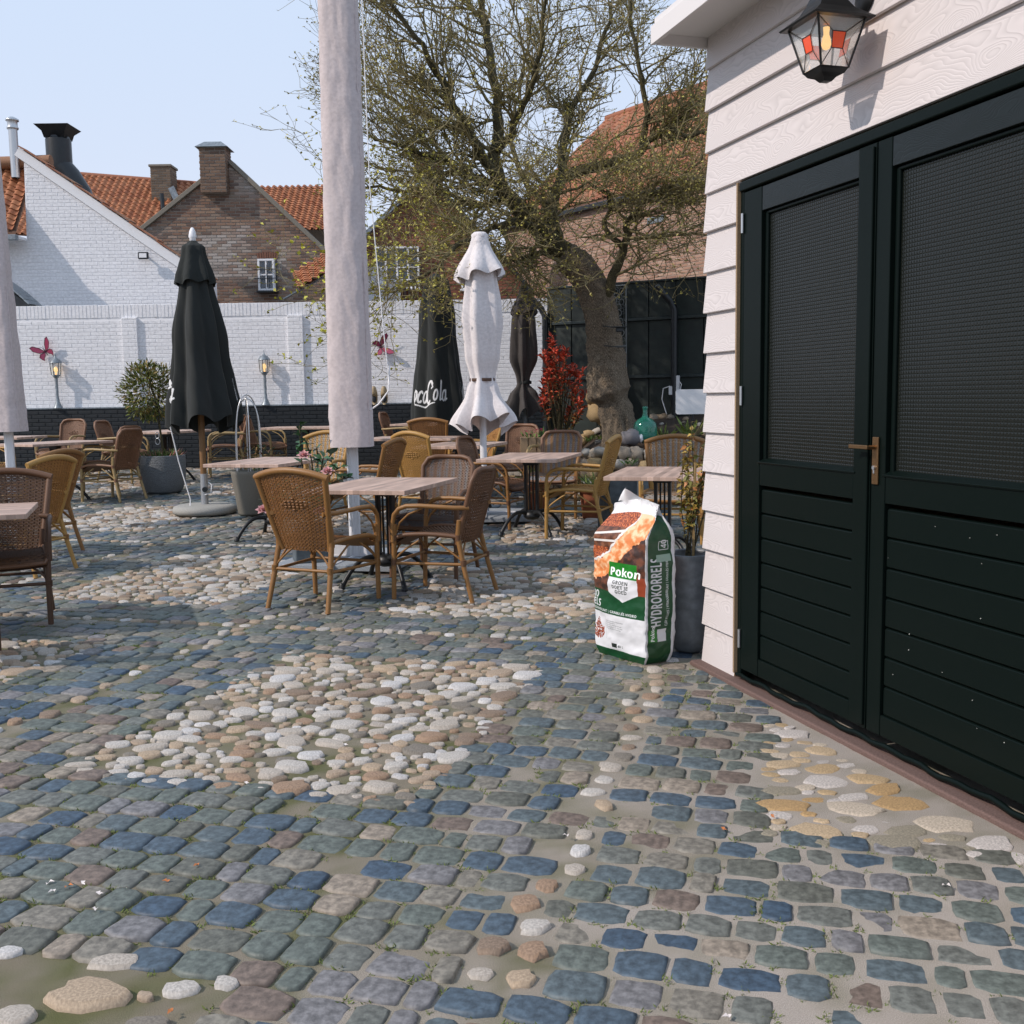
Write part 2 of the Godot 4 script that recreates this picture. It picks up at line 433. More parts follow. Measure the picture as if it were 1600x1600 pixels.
func build_ground() -> void:
	var f := FastNoiseLite.new()
	f.seed = 8; f.frequency = 1.4; f.fractal_octaves = 4
	# far sheet
	var g := MB.new()
	var zs := [6.0, 2.0, 0.0, -2.0, -4.0, -6.0, -7.0, -7.6, -8.3, -9.0, -12.0, -16.0, -20.0, -26.0, -40.0, -90.0]
	var xs := [-90.0, -30.0, -12.0, -6.0, 0.0, 6.0, 12.0, 30.0, 90.0]
	g.col = Color(0.22, 0.20, 0.16)
	var rows := []
	for z in zs:
		var row := PackedVector3Array()
		for x in xs: row.append(Vector3(x, minf(gh(Vector3(x, 0, z)), 0.6) - 0.035, z))
		rows.append(row)
	g.grid(rows, false, false)
	var ground := setting("ground", g, M.joint)
	# bedding of sand, moss and mortar between the stones
	var bed := MB.new()
	var brow := []
	var cols := []
	var z2 := -1.2
	while z2 > -18.4:
		var row := PackedVector3Array()
		var x2 := -1.0 - absf(z2) * 0.62
		var xe := 1.0 + absf(z2) * 0.62
		for k in 121:
			var x := lerpf(x2, xe, k / 120.0)
			var p := Vector3(x, 0, z2)
			p.y = gh(p) + 0.004 * f.get_noise_2d(x * 2.2, z2 * 2.2) + 0.003 * f.get_noise_2d(x * 9, z2 * 9) - 0.007 + 0.0025 * sandy(p)
			row.append(p)
			var s := clampf(sandy(p) + 0.55 * f.get_noise_2d(x * 1.1 + 40, z2 * 1.1), 0, 1)
			var moss := clampf(0.35 + 1.6 * f.get_noise_2d(x * 2.7 - 30, z2 * 2.7), 0, 1) * (1.0 - 0.75 * s)
			var base: Color = Color(0.33, 0.285, 0.20).lerp(Color(0.66, 0.585, 0.51), s)
			cols.append(base.lerp(Color(0.17, 0.18, 0.06), moss))
		brow.append(row)
		z2 -= clampf(absf(z2) * 0.012, 0.03, 0.3)
	bed.grid(brow, false, false)
	for k in cols.size(): bed.c[k] = cols[k]
	setting("paving_bed", bed, M.joint, ground)
	# lay out: bands of setts with a line of pebbles down the middle, cobbled panels between
	var setts := []
	var stones := []
	var hw := 0.56
	var va := -0.64
	var hb := 2.67
	var b := 0.9
	var course := 0
	while b < 19.0:
		var ch := rnd(0.108, 0.128) * (1.0 if b < 9.0 else 1.12)
		var to_line := fposmod(hb - b, 2.96)
		var mid_h := to_line < 0.10
		if mid_h: ch = 0.10
		var hm := absf(fposmod(b + ch * 0.5 - hb + 1.48, 2.96) - 1.48)
		var in_h := hm < hw
		var a := -13.0 + rnd(0, 0.1)
		while a < 9.0:
			var dv := absf(fposmod(a + 0.06 - va + 1.265, 2.53) - 1.265)
			var p0 := ab(a, b)
			if not in_view(p0) or p0.z < -17.6 + p0.x * 0.12:
				a += 0.13; continue
			if mid_h and dv > 0.08:
				if rng.randf() < 0.92: stones.append([ab(a + 0.03, b + ch * rnd(0.4, 0.6)), rnd(0.05, 0.095), rnd(0.04, 0.075), rnd(-0.4, 0.4), 0])
				a += rnd(0.065, 0.11); continue
			if not (in_h or dv < hw):
				a += 0.05; continue
			if dv < 0.058:
				if rng.randf() < 0.85: stones.append([ab(a + 0.05, b + ch * 0.5), rnd(0.05, 0.095), rnd(0.05, 0.09), rnd(-0.6, 0.6), 0])
				a += 0.10; continue
			var w := rnd(0.105, 0.165) if rng.randf() < 0.85 else rnd(0.07, 0.10)
			var p := ab(a + w * 0.5, b + ch * 0.5)
			var dv2 := absf(fposmod(a + w * 0.5 - va + 1.265, 2.53) - 1.265)
			if clear_of_shed(p) and (in_h or dv2 < hw + 0.03) and rng.randf() > 0.012:
				setts.append([p, w - rnd(0.002, 0.009) - 0.009 * sandy(p) * rng.randf(), ch - rnd(0.002, 0.008) - 0.009 * sandy(p) * rng.randf(), rnd(-0.06, 0.06), rnd(-0.004, 0.005) - 0.004 * sandy(p)])
			a += w
		b += ch
		course += 1
	# cobbled panels: throw stones, keep those that fit
	for kk in range(-6, 4):
		for mm in range(-1, 6):
			var a0 := va + 2.53 * kk - 0.02 + hw
			var a1 := va + 2.53 * (kk + 1) + 0.02 - hw
			var b0 := hb + 2.96 * mm - 0.05 + hw
			var b1 := hb + 2.96 * (mm + 1) + 0.03 - hw
			var mortar := kk == 0 and mm == 0
			var big := mm < 0
			var seen := false
			for q in [ab(a0, b0), ab(a1, b0), ab(a0, b1), ab(a1, b1), ab((a0 + a1) / 2, (b0 + b1) / 2)]:
				if in_view(q, 400): seen = true
			if not seen: continue
			var put := []
			var cells := {}
			for tr in ((3200 if mortar else 2600) if not big else 420):
				var r1 := rnd(0.032, 0.075) if tr < 500 else rnd(0.016, 0.04)
				if mortar: r1 = rnd(0.05, 0.095) if tr < 420 else rnd(0.022, 0.05)
				if big: r1 = rnd(0.045, 0.10) if tr < 140 else rnd(0.016, 0.035)
				var r2 := r1 * rnd(0.5, 0.85)
				var aa := rnd(a0 + r2, a1 - r2)
				var bb := rnd(b0 + r2, b1 - r2)
				var p := ab(aa, bb)
				if not in_view(p) or p.z < -17.4 + p.x * 0.12: continue
				if not clear_of_shed(p) or (off_shed(p) < 0.16 and (p - SHED_P).dot(SHED_A) < 0.4): continue
				var re := (r1 + r2) * 0.5
				var ok := true
				var cx := int(floor(aa / 0.2)); var cy := int(floor(bb / 0.2))
				for ix in range(cx - 1, cx + 2):
					for iy in range(cy - 1, cy + 2):
						for o in cells.get(Vector2i(ix, iy), []):
							var dd := Vector2((o[0] - aa) * 0.85, (o[1] - bb) * 1.12)
							if dd.length() < (o[2] + re) * (1.15 if big else 0.93): ok = false
				if not ok: continue
				var key := Vector2i(cx, cy)
				if not cells.has(key): cells[key] = []
				cells[key].append([aa, bb, re])
				stones.append([p, r1 * 2.0, r2 * 2.0, rnd(-0.45, 0.45), 2 if mortar else 1])
	# the 300 largest in the picture are pieces of their own, the rest one mesh
	var shapes := []
	var meshes := []
	for k in 18:
		shapes.append(sett_mesh(100 + k))
		var mb := MB.new()
		add_block(mb, shapes[k], Transform3D.IDENTITY, 0.004, 0.035)
		meshes.append(mb.mesh())
	var pshapes := []
	var pmeshes := []
	for k in 18:
		pshapes.append(sett_mesh(300 + k, 11, rnd(1.9, 2.9), 0.15))
		var mb := MB.new()
		add_block(mb, pshapes[k], Transform3D.IDENTITY, 0.018, 0.03)
		pmeshes.append(mb.mesh())
	var by_size := func(x, y): return to_screen(x[0]).z / (x[1] * x[2]) ** 0.5 < to_screen(y[0]).z / (y[1] * y[2]) ** 0.5
	setts.sort_custom(by_size)
	stones.sort_custom(by_size)
	var course_turn := atan2(-E1.z, E1.x)
	var rest := MB.new()
	var count := 0
	for s in setts:
		var sc := to_screen(s[0])
		var k := rng.randi() % 18
		var bs := Basis(Vector3.UP, course_turn + s[3] + (PI if rng.randf() < 0.5 else 0.0)) * Basis.from_scale(Vector3(s[1], 1, s[2]))
		bs = Basis(Vector3(1, 0, 0), rnd(-0.025, 0.025)) * Basis(Vector3(0, 0, 1), rnd(-0.025, 0.025)) * bs
		var xf := Transform3D(bs, s[0] + Vector3(0, s[4], 0))
		var tone: int = pick(SETT_W)
		if s[0].z < -6.0 and rng.randf() < 0.4: tone = pick([1, 2, 3, 4, 6, 7])
		var inside := sc.x > -10 and sc.x < 1610 and sc.y < 1610
		if count < 300 and inside:
			count += 1
			part(ground, "sett", meshes[k], M.setts[tone], xf)
		else:
			var c: Array = SETT[tone]
			var q := rnd(0.85, 1.15)
			rest.col = Color(c[0] * q, c[1] * q, c[2] * q)
			add_block(rest, shapes[k], xf, 0.004, 0.03)
	stuff(ground, "sett_paving", rest, M.stone_v)
	var rest2 := MB.new()
	count = 0
	for s in stones:
		var sc := to_screen(s[0])
		var k := rng.randi() % 18
		var lift: float = -0.001 if s[4] != 2 else -0.003
		if s[4] == 0: lift = -0.004
		var bs := Basis(Vector3.UP, course_turn + 0.25 + s[3]) * Basis.from_scale(Vector3(s[1], clampf(s[2] / 0.08, 0.5, 1.2) * (0.45 if s[4] == 2 else 1.0), s[2]))
		var xf := Transform3D(bs, s[0] + Vector3(0, lift + rnd(-0.003, 0.003), 0))
		var inside := sc.x > -10 and sc.x < 1610 and sc.y < 1610
		if count < 300 and inside:
			count += 1
			part(ground, "cobble", pmeshes[k], pick(M.mortar_stones) if s[4] == 2 else M.pebbles[pick(PEBBLE_W)], xf)
		else:
			var c: Array = pick(FLAG) if s[4] == 2 else PEBBLE[pick(PEBBLE_W)]
			var q := rnd(0.85, 1.1)
			rest2.col = Color(c[0] * q, c[1] * q, c[2] * q)
			add_block(rest2, pshapes[k], xf, 0.018, 0.028)
	stuff(ground, "cobble_paving", rest2, M.pebble_v)
	# mortar under the flagstones by the doors
	# moss and grass in the joints
	var tuft := MB.new()
	for k in 9:
		var d := Vector3(rnd(-1, 1), rnd(0.5, 1.6), rnd(-1, 1)).normalized()
		tuft.leaf(Vector3(rnd(-0.012, 0.012), 0, rnd(-0.012, 0.012)), d, Vector3(rnd(-1, 1), 0.3, rnd(-1, 1)).normalized(), rnd(0.010, 0.022), 0.004)
	var mm2 := MultiMesh.new()
	mm2.transform_format = MultiMesh.TRANSFORM_3D
	mm2.mesh = tuft.mesh()
	var spots := []
	for s in setts:
		var sc := to_screen(s[0])
		if sc.z > 8.5 or sc.x < -80 or sc.x > 1680 or sc.y > 1650: continue
		var dens := clampf(0.45 + 1.3 * f.get_noise_2d(s[0].x * 1.3 + 9, s[0].z * 1.3), 0, 1)
		for q in 5:
			if rng.randf() > dens: continue
			var side := rng.randi() % 4
			var off: Vector3 = E1 * s[1] * 0.55 * [1, -1, 0, 0][side] + E2 * s[2] * 0.55 * [0, 0, 1, -1][side]
			off += (E2 if side < 2 else E1) * rnd(-0.06, 0.06)
			spots.append(s[0] + off + Vector3(0, -0.008, 0))
	mm2.instance_count = spots.size()
	for k in spots.size():
		mm2.set_instance_transform(k, Transform3D(Basis(Vector3.UP, rnd(0, TAU)) * Basis.from_scale(Vector3.ONE * rnd(0.5, 1.15)), spots[k]))
	var mmi := MultiMeshInstance3D.new()
	mmi.name = "joint_moss"
	mmi.multimesh = mm2
	M.moss = mat(lin(0.13, 0.17, 0.04), 0.9)
	mmi.material_override = M.moss
	add_child(mmi)
	mmi.set_meta("kind", "stuff"); tag(mmi, "short green moss and grass growing in the sett joints", "moss")

# ---------- shed with the black double doors; x runs along the front towards the camera, z out of the wall
func uvmat(col: Color, rough: float, albedo, normal, sc: Vector2, ns: float) -> StandardMaterial3D:
	var m := StandardMaterial3D.new()
	m.albedo_color = col; m.roughness = rough; m.albedo_texture = albedo
	m.normal_enabled = normal != null; m.normal_texture = normal; m.normal_scale = ns
	m.uv1_scale = Vector3(sc.x, sc.y, 1)
	m.vertex_color_use_as_albedo = true
	m.cull_mode = BaseMaterial3D.CULL_DISABLED
	return m
func build_shed() -> void:
	M.white_board = uvmat(lin(0.655, 0.605, 0.595), 0.62, T.wood_pale, T.n_wood, Vector2(0.8, 2.6), 0.45)
	M.black_paint = uvmat(lin(0.0055, 0.010, 0.0095), 0.36, T.wood, T.n_wood, Vector2(1.4, 3.4), 0.35)
	M.black_smooth = mat(lin(0.004, 0.0078, 0.0068), 0.30, null, T.n_soft, 3.0, 0.12)
	M.black_smooth.metallic_specular = 0.2; M.black_paint.metallic_specular = 0.4
	M.raw_wood = mat(lin(0.42, 0.29, 0.17), 0.8, T.grain, T.n_grain, 6.0, 0.5)
	M.white_trim = mat(lin(0.70, 0.675, 0.665), 0.5)
	M.steel = mat(lin(0.55, 0.56, 0.57), 0.35, null, null, 1, 1, false, true, 0.9)
	M.bronze = mat(lin(0.36, 0.21, 0.10), 0.32, T.grain, null, 8.0, 1, false, true, 0.85)
	M.red_sill = mat(lin(0.20, 0.125, 0.105), 0.85, T.grain, T.n_grain, 4.0, 0.8)
	M.iron = mat(lin(0.016, 0.017, 0.018), 0.42, null, T.n_grain, 6.0, 0.25, false, true, 0.3)
	var s := thing("shed", "white clapboard shed with black double doors and pressed glass panes", "shed", SHED_P)
	s.transform = Transform3D(Basis(-SHED_A, Vector3.UP, SHED_N), SHED_P)
	var e := 0.1925
	var board := func(parent, t0: float, t1: float, y0: float, k: int, basis := Basis.IDENTITY, at := Vector3.ZERO):
		var mb := MB.new()
		mb.uvo = Vector2(k * 0.613, k * 0.377 + 0.1)
		var hgt := 0.218
		mb.box(Vector3((t0 + t1) / 2, hgt / 2, 0.0), Vector3(t1 - t0, hgt, 0.017), Basis.IDENTITY, 0.003)
		var xf := Transform3D(basis * Basis(Vector3(1, 0, 0), -0.105), at + basis * Vector3(0, y0, 0.0225 + rnd(-0.001, 0.002)))
		var bp := part(parent, "clapboard", mb, M.white_board, xf)
		if t1 < 0.5 and t0 > -1.0: part(bp, "sawn_end", _boxes([[Vector3(t1 + 0.002, hgt / 2, 0), Vector3(0.004, hgt - 0.004, 0.016), 0.0]]), M.raw_wood)
	for k in 12: board.call(s, -0.172 + rnd(-0.003, 0.003), 0.163, k * e + 0.012, k)
	for k in 4: board.call(s, -0.165, 4.6, 2.308 + k * e + (0.002 if k == 0 else 0.0), k + 20)
	for k in 12: board.call(s, 2.19, 4.6, k * e + 0.012, k + 40)
	for k in 16: board.call(s, -2.7, -0.012, k * e + 0.012, k + 60, Basis(Vector3.UP, -PI / 2), Vector3(-0.172, 0, 0))
	# core behind the boards
	var core := MB.new()
	core.box(Vector3(-0.05, 1.55, -0.08), Vector3(0.2, 2.95, 0.12))
	core.box(Vector3(2.2, 2.66, -0.08), Vector3(4.3, 0.72, 0.12))
	core.box(Vector3(3.4, 1.2, -0.08), Vector3(2.38, 2.3, 0.12))
	core.box(Vector3(2.2, 1.55, -2.7), Vector3(4.7, 2.95, 0.1))
	core.box(Vector3(4.57, 1.55, -1.4), Vector3(0.08, 2.95, 2.5))
	core.box(Vector3(-0.1, 1.55, -1.4), Vector3(0.08, 2.95, 2.5))
	part(s, "wall", core, M.raw_wood)
	var lin1 := MB.new()
	lin1.box(Vector3(0.172, 1.17, 0.015), Vector3(0.012, 2.26, 0.05), Basis.IDENTITY, 0.002)
	part(s, "trim_batten", lin1, M.raw_wood)
	# roof
	var roof := part(s, "roof", _boxes([[Vector3(2.2, 3.075, -1.22), Vector3(4.78, 0.07, 3.0), 0.0]]), M.white_trim)
	part(roof, "fascia", _boxes([[Vector3(2.2, 3.035, 0.285), Vector3(4.80, 0.085, 0.022), 0.003]]), M.white_trim)
	part(roof, "fascia", _boxes([[Vector3(-0.185, 3.035, -1.23), Vector3(0.022, 0.085, 3.0), 0.003]]), M.white_trim)
	part(roof, "roofing", _boxes([[Vector3(2.2, 3.12, -1.22), Vector3(4.72, 0.015, 2.95), 0.0]]), M.iron)
	# frame
	for q in [[Vector3(0.197, 1.17, -0.005), Vector3(0.036, 2.26, 0.06)], [Vector3(2.17, 1.17, -0.005), Vector3(0.036, 2.26, 0.06)]]:
		part(s, "door_frame", _boxes([[q[0], q[1], 0.006]]), M.black_smooth)
	part(s, "door_frame", _boxes([[Vector3(1.184, 2.278, 0.0), Vector3(2.0, 0.046, 0.075), 0.008]]), M.black_smooth)
	part(s, "threshold", _boxes([[Vector3(1.5, 0.004, 0.03), Vector3(3.4, 0.03, 0.115), 0.01]]), M.red_sill)
	var strip := MB.new()
	var sp := []
	for k in 42: sp.append(Vector3(0.2 + k * 0.049, 0.040 + 0.004 * sin(k * 1.7) + 0.003 * sin(k * 0.61), 0.034 + 0.004 * sin(k * 0.9)))
	strip.tube(sp, 0.011, 6)
	part(s, "rubber_seal", strip, M.black_smooth)
	M.pane = mat(lin(0.010, 0.012, 0.010), 0.18, null, T.n_grid, 68.0, 0.6, false, false)
	M.pane.metallic_specular = 0.4
	for side in 2:
		var d := Node3D.new()
		d.name = numbered(s, "door")
		s.add_child(d, true)
		var x0: float = [0.219, 1.19][side]
		var x1: float = [1.183, 2.149][side]
		var g0: float = [0.372, 1.272][side]
		var g1: float = [1.075, 1.995][side]
		var zf := 0.006
		part(d, "stile", _boxes([[Vector3((x0 + g0) / 2, 1.16, zf), Vector3(g0 - x0, 2.18, 0.042), 0.003]], Vector2(3, 0.7)), M.black_smooth)
		part(d, "stile", _boxes([[Vector3((x1 + g1) / 2, 1.16, zf), Vector3(x1 - g1, 2.18, 0.042), 0.003]], Vector2(3, 0.7)), M.black_smooth)
		part(d, "rail", _boxes([[Vector3((g0 + g1) / 2, 2.197, zf - 0.001), Vector3(g1 - g0, 0.104, 0.04), 0.003]], Vector2(1, 1), Vector2(0.3 * side, 0.2)), M.black_paint)
		part(d, "rail", _boxes([[Vector3((g0 + g1) / 2, 0.998, zf - 0.001), Vector3(g1 - g0, 0.106, 0.04), 0.003]]), M.black_smooth)
		part(d, "rail", _boxes([[Vector3((g0 + g1) / 2, 0.11, zf - 0.001), Vector3(g1 - g0, 0.08, 0.04), 0.003]]), M.black_smooth)
		for k in 7:     # tongue-and-groove boards with a v between
			part(d, "panel_board", _boxes([[Vector3((g0 + g1) / 2, 0.205 + k * 0.1115, zf - 0.004), Vector3(g1 - g0 - 0.004, 0.1085, 0.03), 0.007]]), M.black_smooth)
		for q in [[g0 + 0.012, 1.6, 0.024, 1.09], [g1 - 0.012, 1.6, 0.024, 1.09]]:
			part(d, "glazing_bead", _boxes([[Vector3(q[0], q[1], zf - 0.01), Vector3(q[2], q[3], 0.03), 0.008]]), M.black_smooth)
		part(d, "glazing_bead", _boxes([[Vector3((g0 + g1) / 2, 2.137, zf - 0.01), Vector3(g1 - g0, 0.02, 0.03), 0.008]]), M.black_smooth)
		var sl := MB.new()
		sl.box(Vector3((g0 + g1) / 2, 1.056, zf + 0.004), Vector3(g1 - g0 + 0.03, 0.010, 0.046), Basis(Vector3(1, 0, 0), 0.42), 0.003)
		part(d, "glass_sill", sl, M.black_smooth)
		var pane := MB.new()
		pane.box(Vector3((g0 + g1) / 2, 1.60, zf - 0.012), Vector3(g1 - g0 - 0.01, 1.09, 0.007))
		part(d, "glass_pane", pane, M.pane)
		for q in [2.115, 1.345, 0.215]:
			var hb := MB.new()
			var hx: float = x0 - 0.003 if side == 0 else x1 + 0.003
			hb.tube([Vector3(hx, q - 0.043, zf + 0.028), Vector3(hx, q + 0.043, zf + 0.028)], 0.0075, 8)
			part(d, "hinge", hb, M.steel)
		if side == 0:
			part(d, "astragal", _boxes([[Vector3(1.160, 1.16, zf + 0.026), Vector3(0.040, 2.15, 0.014), 0.004]]), M.black_smooth)
		else:
			var hn := part(d, "handle", _boxes([[Vector3(1.222, 1.10, zf + 0.026), Vector3(0.036, 0.176, 0.009), 0.003]]), M.bronze)
			var lv := MB.new()
			lv.tube([Vector3(1.222, 1.150, zf + 0.03), Vector3(1.222, 1.150, zf + 0.07)], 0.008, 8)
			lv.box(Vector3(1.178, 1.151, zf + 0.07), Vector3(0.115, 0.016, 0.010), Basis.IDENTITY, 0.003)
			part(hn, "lever", lv, M.bronze)
			var kh := MB.new()
			kh.tube([Vector3(1.222, 1.075, zf + 0.029), Vector3(1.222, 1.075, zf + 0.037)], 0.008, 10)
			kh.box(Vector3(1.222, 1.062, zf + 0.032), Vector3(0.008, 0.02, 0.008), Basis.IDENTITY, 0.002)
			part(hn, "lock", kh, M.steel)
	# small paint chips on the lower boards
	var chips := MB.new()
	for k in 14:
		var q := Vector3(rnd(1.2, 2.05), rnd(0.16, 0.98), 0.0245)
		var r := rnd(0.0007, 0.0017)
		chips.box(q, Vector3(r * 2, r * rnd(1, 2.2), 0.0016), Basis(Vector3(0, 0, 1), rnd(0, 3)))
	M.chip = mat(lin(0.5, 0.5, 0.46), 0.8)
	stuff(s, "paint_chips", chips, M.chip)
	build_lantern(s.transform)

func _boxes(list: Array, us := Vector2.ONE, uo := Vector2.ZERO) -> MB:
	var mb := MB.new()
	mb.uvs = us; mb.uvo = uo
	for q in list: mb.box(q[0], q[1], Basis.IDENTITY, q[2])
	return mb

func build_lantern(base: Transform3D) -> void:
	M.lamp_glass = mat(Color(0.75, 0.80, 0.82, 0.30), 0.05)
	M.lamp_glass.transparency = BaseMaterial3D.TRANSPARENCY_ALPHA
	M.amber = mat(Color(1.0, 0.33, 0.03, 0.82), 0.12)
	M.amber.transparency = BaseMaterial3D.TRANSPARENCY_ALPHA
	M.bulb = mat(Color(1, 0.85, 0.55), 0.4)
	M.bulb.emission_enabled = true; M.bulb.emission = Color(1.0, 0.80, 0.50); M.bulb.emission_energy_multiplier = 0.9
	var o := thing("wall_lantern", "black iron wall lantern with amber leaded glass above the doors", "lantern")
	o.transform = base * Transform3D(Basis.IDENTITY, Vector3(1.10, 2.48, 0.0))
	var br := MB.new()
	br.lathe([Vector2(0.0, 0.0), Vector2(0.05, 0.0), Vector2(0.052, 0.01), Vector2(0.03, 0.022), Vector2(0.0, 0.025)], 16, Transform3D(Basis(Vector3(1, 0, 0), PI / 2), Vector3(0, 0.29, 0.03)))
	part(o, "wall_plate", br, M.iron)
	var arm := MB.new()
	var pth := []
	for k in 13:
		var a := PI * k / 12.0
		pth.append(Vector3(0, 0.29 + 0.085 * sin(a) + 0.02 * sin(a * 2), 0.045 + 0.145 * (1 - cos(a)) * 0.5))
	pth.append(Vector3(0, 0.27, 0.19))
	arm.tube(pth, 0.009, 8)
	part(o, "bracket_arm", arm, M.iron)
	var c := Vector3(0, 0, 0.19)
	var sq := func(mb: MB, prof: Array):      # a four-sided lathe
		var rows := []
		for p in prof:
			var row := PackedVector3Array()
			for k in 4:
				var a := PI / 4 + PI / 2 * k
				row.append(c + Vector3(cos(a) * p[0] * 1.4142, p[1], sin(a) * p[0] * 1.4142))
			rows.append(row)
		for r in rows.size() - 1:
			for k in 4:
				var a: Vector3 = rows[r][k]; var b: Vector3 = rows[r][(k + 1) % 4]; var d: Vector3 = rows[r + 1][(k + 1) % 4]; var e: Vector3 = rows[r + 1][k]
				var nn := (b - a).cross(e - a)
				if nn.length() < 1e-9: nn = (d - e).cross(e - a)
				nn = nn.normalized()
				if nn.dot((a + b + d + e) * 0.25 - c - Vector3(0, p_mid(prof), 0)) < 0: nn = -nn
				mb.quad(a, b, d, e, nn)
	var hood := MB.new()
	sq.call(hood, [[0.0, 0.186], [0.118, 0.186], [0.122, 0.192], [0.105, 0.204], [0.070, 0.232], [0.052, 0.262], [0.044, 0.285], [0.0, 0.292]])
	hood.lathe([Vector2(0.02, 0.285), Vector2(0.022, 0.30), Vector2(0.010, 0.315), Vector2(0.0, 0.318)], 10, Transform3D(Basis.IDENTITY, c))
	part(o, "hood", hood, M.iron)
	var bot := MB.new()
	sq.call(bot, [[0.0, -0.012], [0.016, -0.010], [0.028, 0.004], [0.046, 0.012], [0.054, 0.024], [0.060, 0.030], [0.0, 0.031]])
	part(o, "base", bot, M.iron)
	for k in 4:
		var a := PI / 4 + PI / 2 * k
		var b := a + PI / 2
		var p0 := c + Vector3(cos(a) * 0.056 * 1.414, 0.03, sin(a) * 0.056 * 1.414)
		var p1 := c + Vector3(cos(a) * 0.096 * 1.414, 0.188, sin(a) * 0.096 * 1.414)
		var q0 := c + Vector3(cos(b) * 0.056 * 1.414, 0.03, sin(b) * 0.056 * 1.414)
		var q1 := c + Vector3(cos(b) * 0.096 * 1.414, 0.188, sin(b) * 0.096 * 1.414)
		var post := MB.new()
		post.tube([p0, p1], 0.0045, 6)
		part(o, "corner_bar", post, M.iron)
		var nn := (q0 - p0).cross(p1 - p0).normalized()
		if nn.dot(p0 + q0 - c * 2) < 0: nn = -nn
		var at := func(u: float, v: float, off := 0.0) -> Vector3:
			return p0.lerp(q0, u).lerp(p1.lerp(q1, u), v) - nn * (0.004 - off)
		var gl := MB.new()
		gl.quad(at.call(0, 0), at.call(1, 0), at.call(1, 1), at.call(0, 1), nn)
		var glass := part(o, "glass_pane", gl, M.lamp_glass)
		var am := MB.new()
		am.prism(PackedVector3Array([at.call(0.34, 0.36, 0.002), at.call(0.66, 0.36, 0.002), at.call(0.66, 0.70, 0.002), at.call(0.34, 0.70, 0.002)]), nn, 0.0014)
		part(glass, "amber_square", am, M.amber)
		var lead := MB.new()
		var cs := [Vector2(0.34, 0.36), Vector2(0.66, 0.36), Vector2(0.66, 0.70), Vector2(0.34, 0.70)]
		for j in 4:
			lead.tube([at.call(cs[j].x, cs[j].y, 0.003), at.call(cs[(j + 1) % 4].x, cs[(j + 1) % 4].y, 0.003)], 0.0016, 4)
			lead.tube([at.call(cs[j].x, cs[j].y, 0.003), at.call([0.0, 1.0, 1.0, 0.0][j], [0.0, 0.0, 1.0, 1.0][j], 0.003)], 0.0016, 4)
		part(glass, "lead_came", lead, M.iron)
	var bl := MB.new()
	bl.lathe([Vector2(0.0, 0.10), Vector2(0.012, 0.105), Vector2(0.018, 0.12), Vector2(0.015, 0.14), Vector2(0.010, 0.155), Vector2(0.012, 0.18)], 12, Transform3D(Basis.IDENTITY, c))
	part(o, "light_bulb", bl, M.bulb)
	var l := OmniLight3D.new()
	l.name = "lantern_light"
	l.light_color = Color(1.0, 0.72, 0.4); l.light_energy = 0.003; l.omni_range = 6.0; l.omni_attenuation = 2.0; l.light_size = 0.02; l.shadow_enabled = true
	o.add_child(l)
	l.position = c + Vector3(0, 0.115, 0)
func p_mid(prof: Array) -> float:
	return (prof[0][1] + prof[prof.size() - 1][1]) * 0.5

# ---------- masonry
func lay_bricks(mb: MB, o: Vector3, u: Vector3, nn: Vector3, span: Callable, hgt: float, bl: float, bh: float, jt: float, tone: Callable, holes := [], proud := 0.010) -> void:
	var rowi := 0
	var v := 0.0
	while v + bh * 0.5 < hgt:
		var s: Array = span.call(v + bh * 0.5)
		var x: float = s[0] - (bl * 0.5 if rowi % 2 else 0.0) - fposmod(s[0], bl + jt)
		while x < s[1]:
			var segs := [[maxf(x, s[0]), minf(x + bl, s[1])]]
			for h in holes:
				if v + bh * 0.5 > h[1] and v + bh * 0.5 < h[3]:
					var out := []
					for g in segs:
						if g[1] <= h[0] or g[0] >= h[2]: out.append(g)
						else:
							if g[0] < h[0]: out.append([g[0], h[0]])
							if g[1] > h[2]: out.append([h[2], g[1]])
					segs = out
			for g in segs:
				if g[1] - g[0] < 0.03: continue
				mb.col = tone.call((g[0] + g[1]) * 0.5, v)
				one_brick(mb, o + u * g[0] + Vector3.UP * v, u * (g[1] - g[0]), Vector3.UP * minf(bh, hgt - v), nn, proud * rnd(0.55, 1.15))
			x += bl + jt
		v += bh + jt
		rowi += 1
func one_brick(mb: MB, p: Vector3, a: Vector3, b: Vector3, nn: Vector3, d: float) -> void:
	var k := 0.004
	var au := a.normalized() * k
	var bu := b.normalized() * k
	var f := nn * d
	var q0 := p + au + bu + f; var q1 := p + a - au + bu + f; var q2 := p + a - au + b - bu + f; var q3 := p + au + b - bu + f
	mb.quad(q0, q1, q2, q3, nn)
	mb.quad(p, p + a, q1, q0, (nn - b.normalized()).normalized())
	mb.quad(p + b, p + a + b, q2, q3, (nn + b.normalized()).normalized())
	mb.quad(p, p + b, q3, q0, (nn - a.normalized()).normalized())
	mb.quad(p + a, p + a + b, q2, q1, (nn + a.normalized()).normalized())
func pts(list: Array, z: float) -> PackedVector3Array:
	var p := PackedVector3Array()
	for q in list: p.append(Vector3(q[0], q[1], z))
	return p
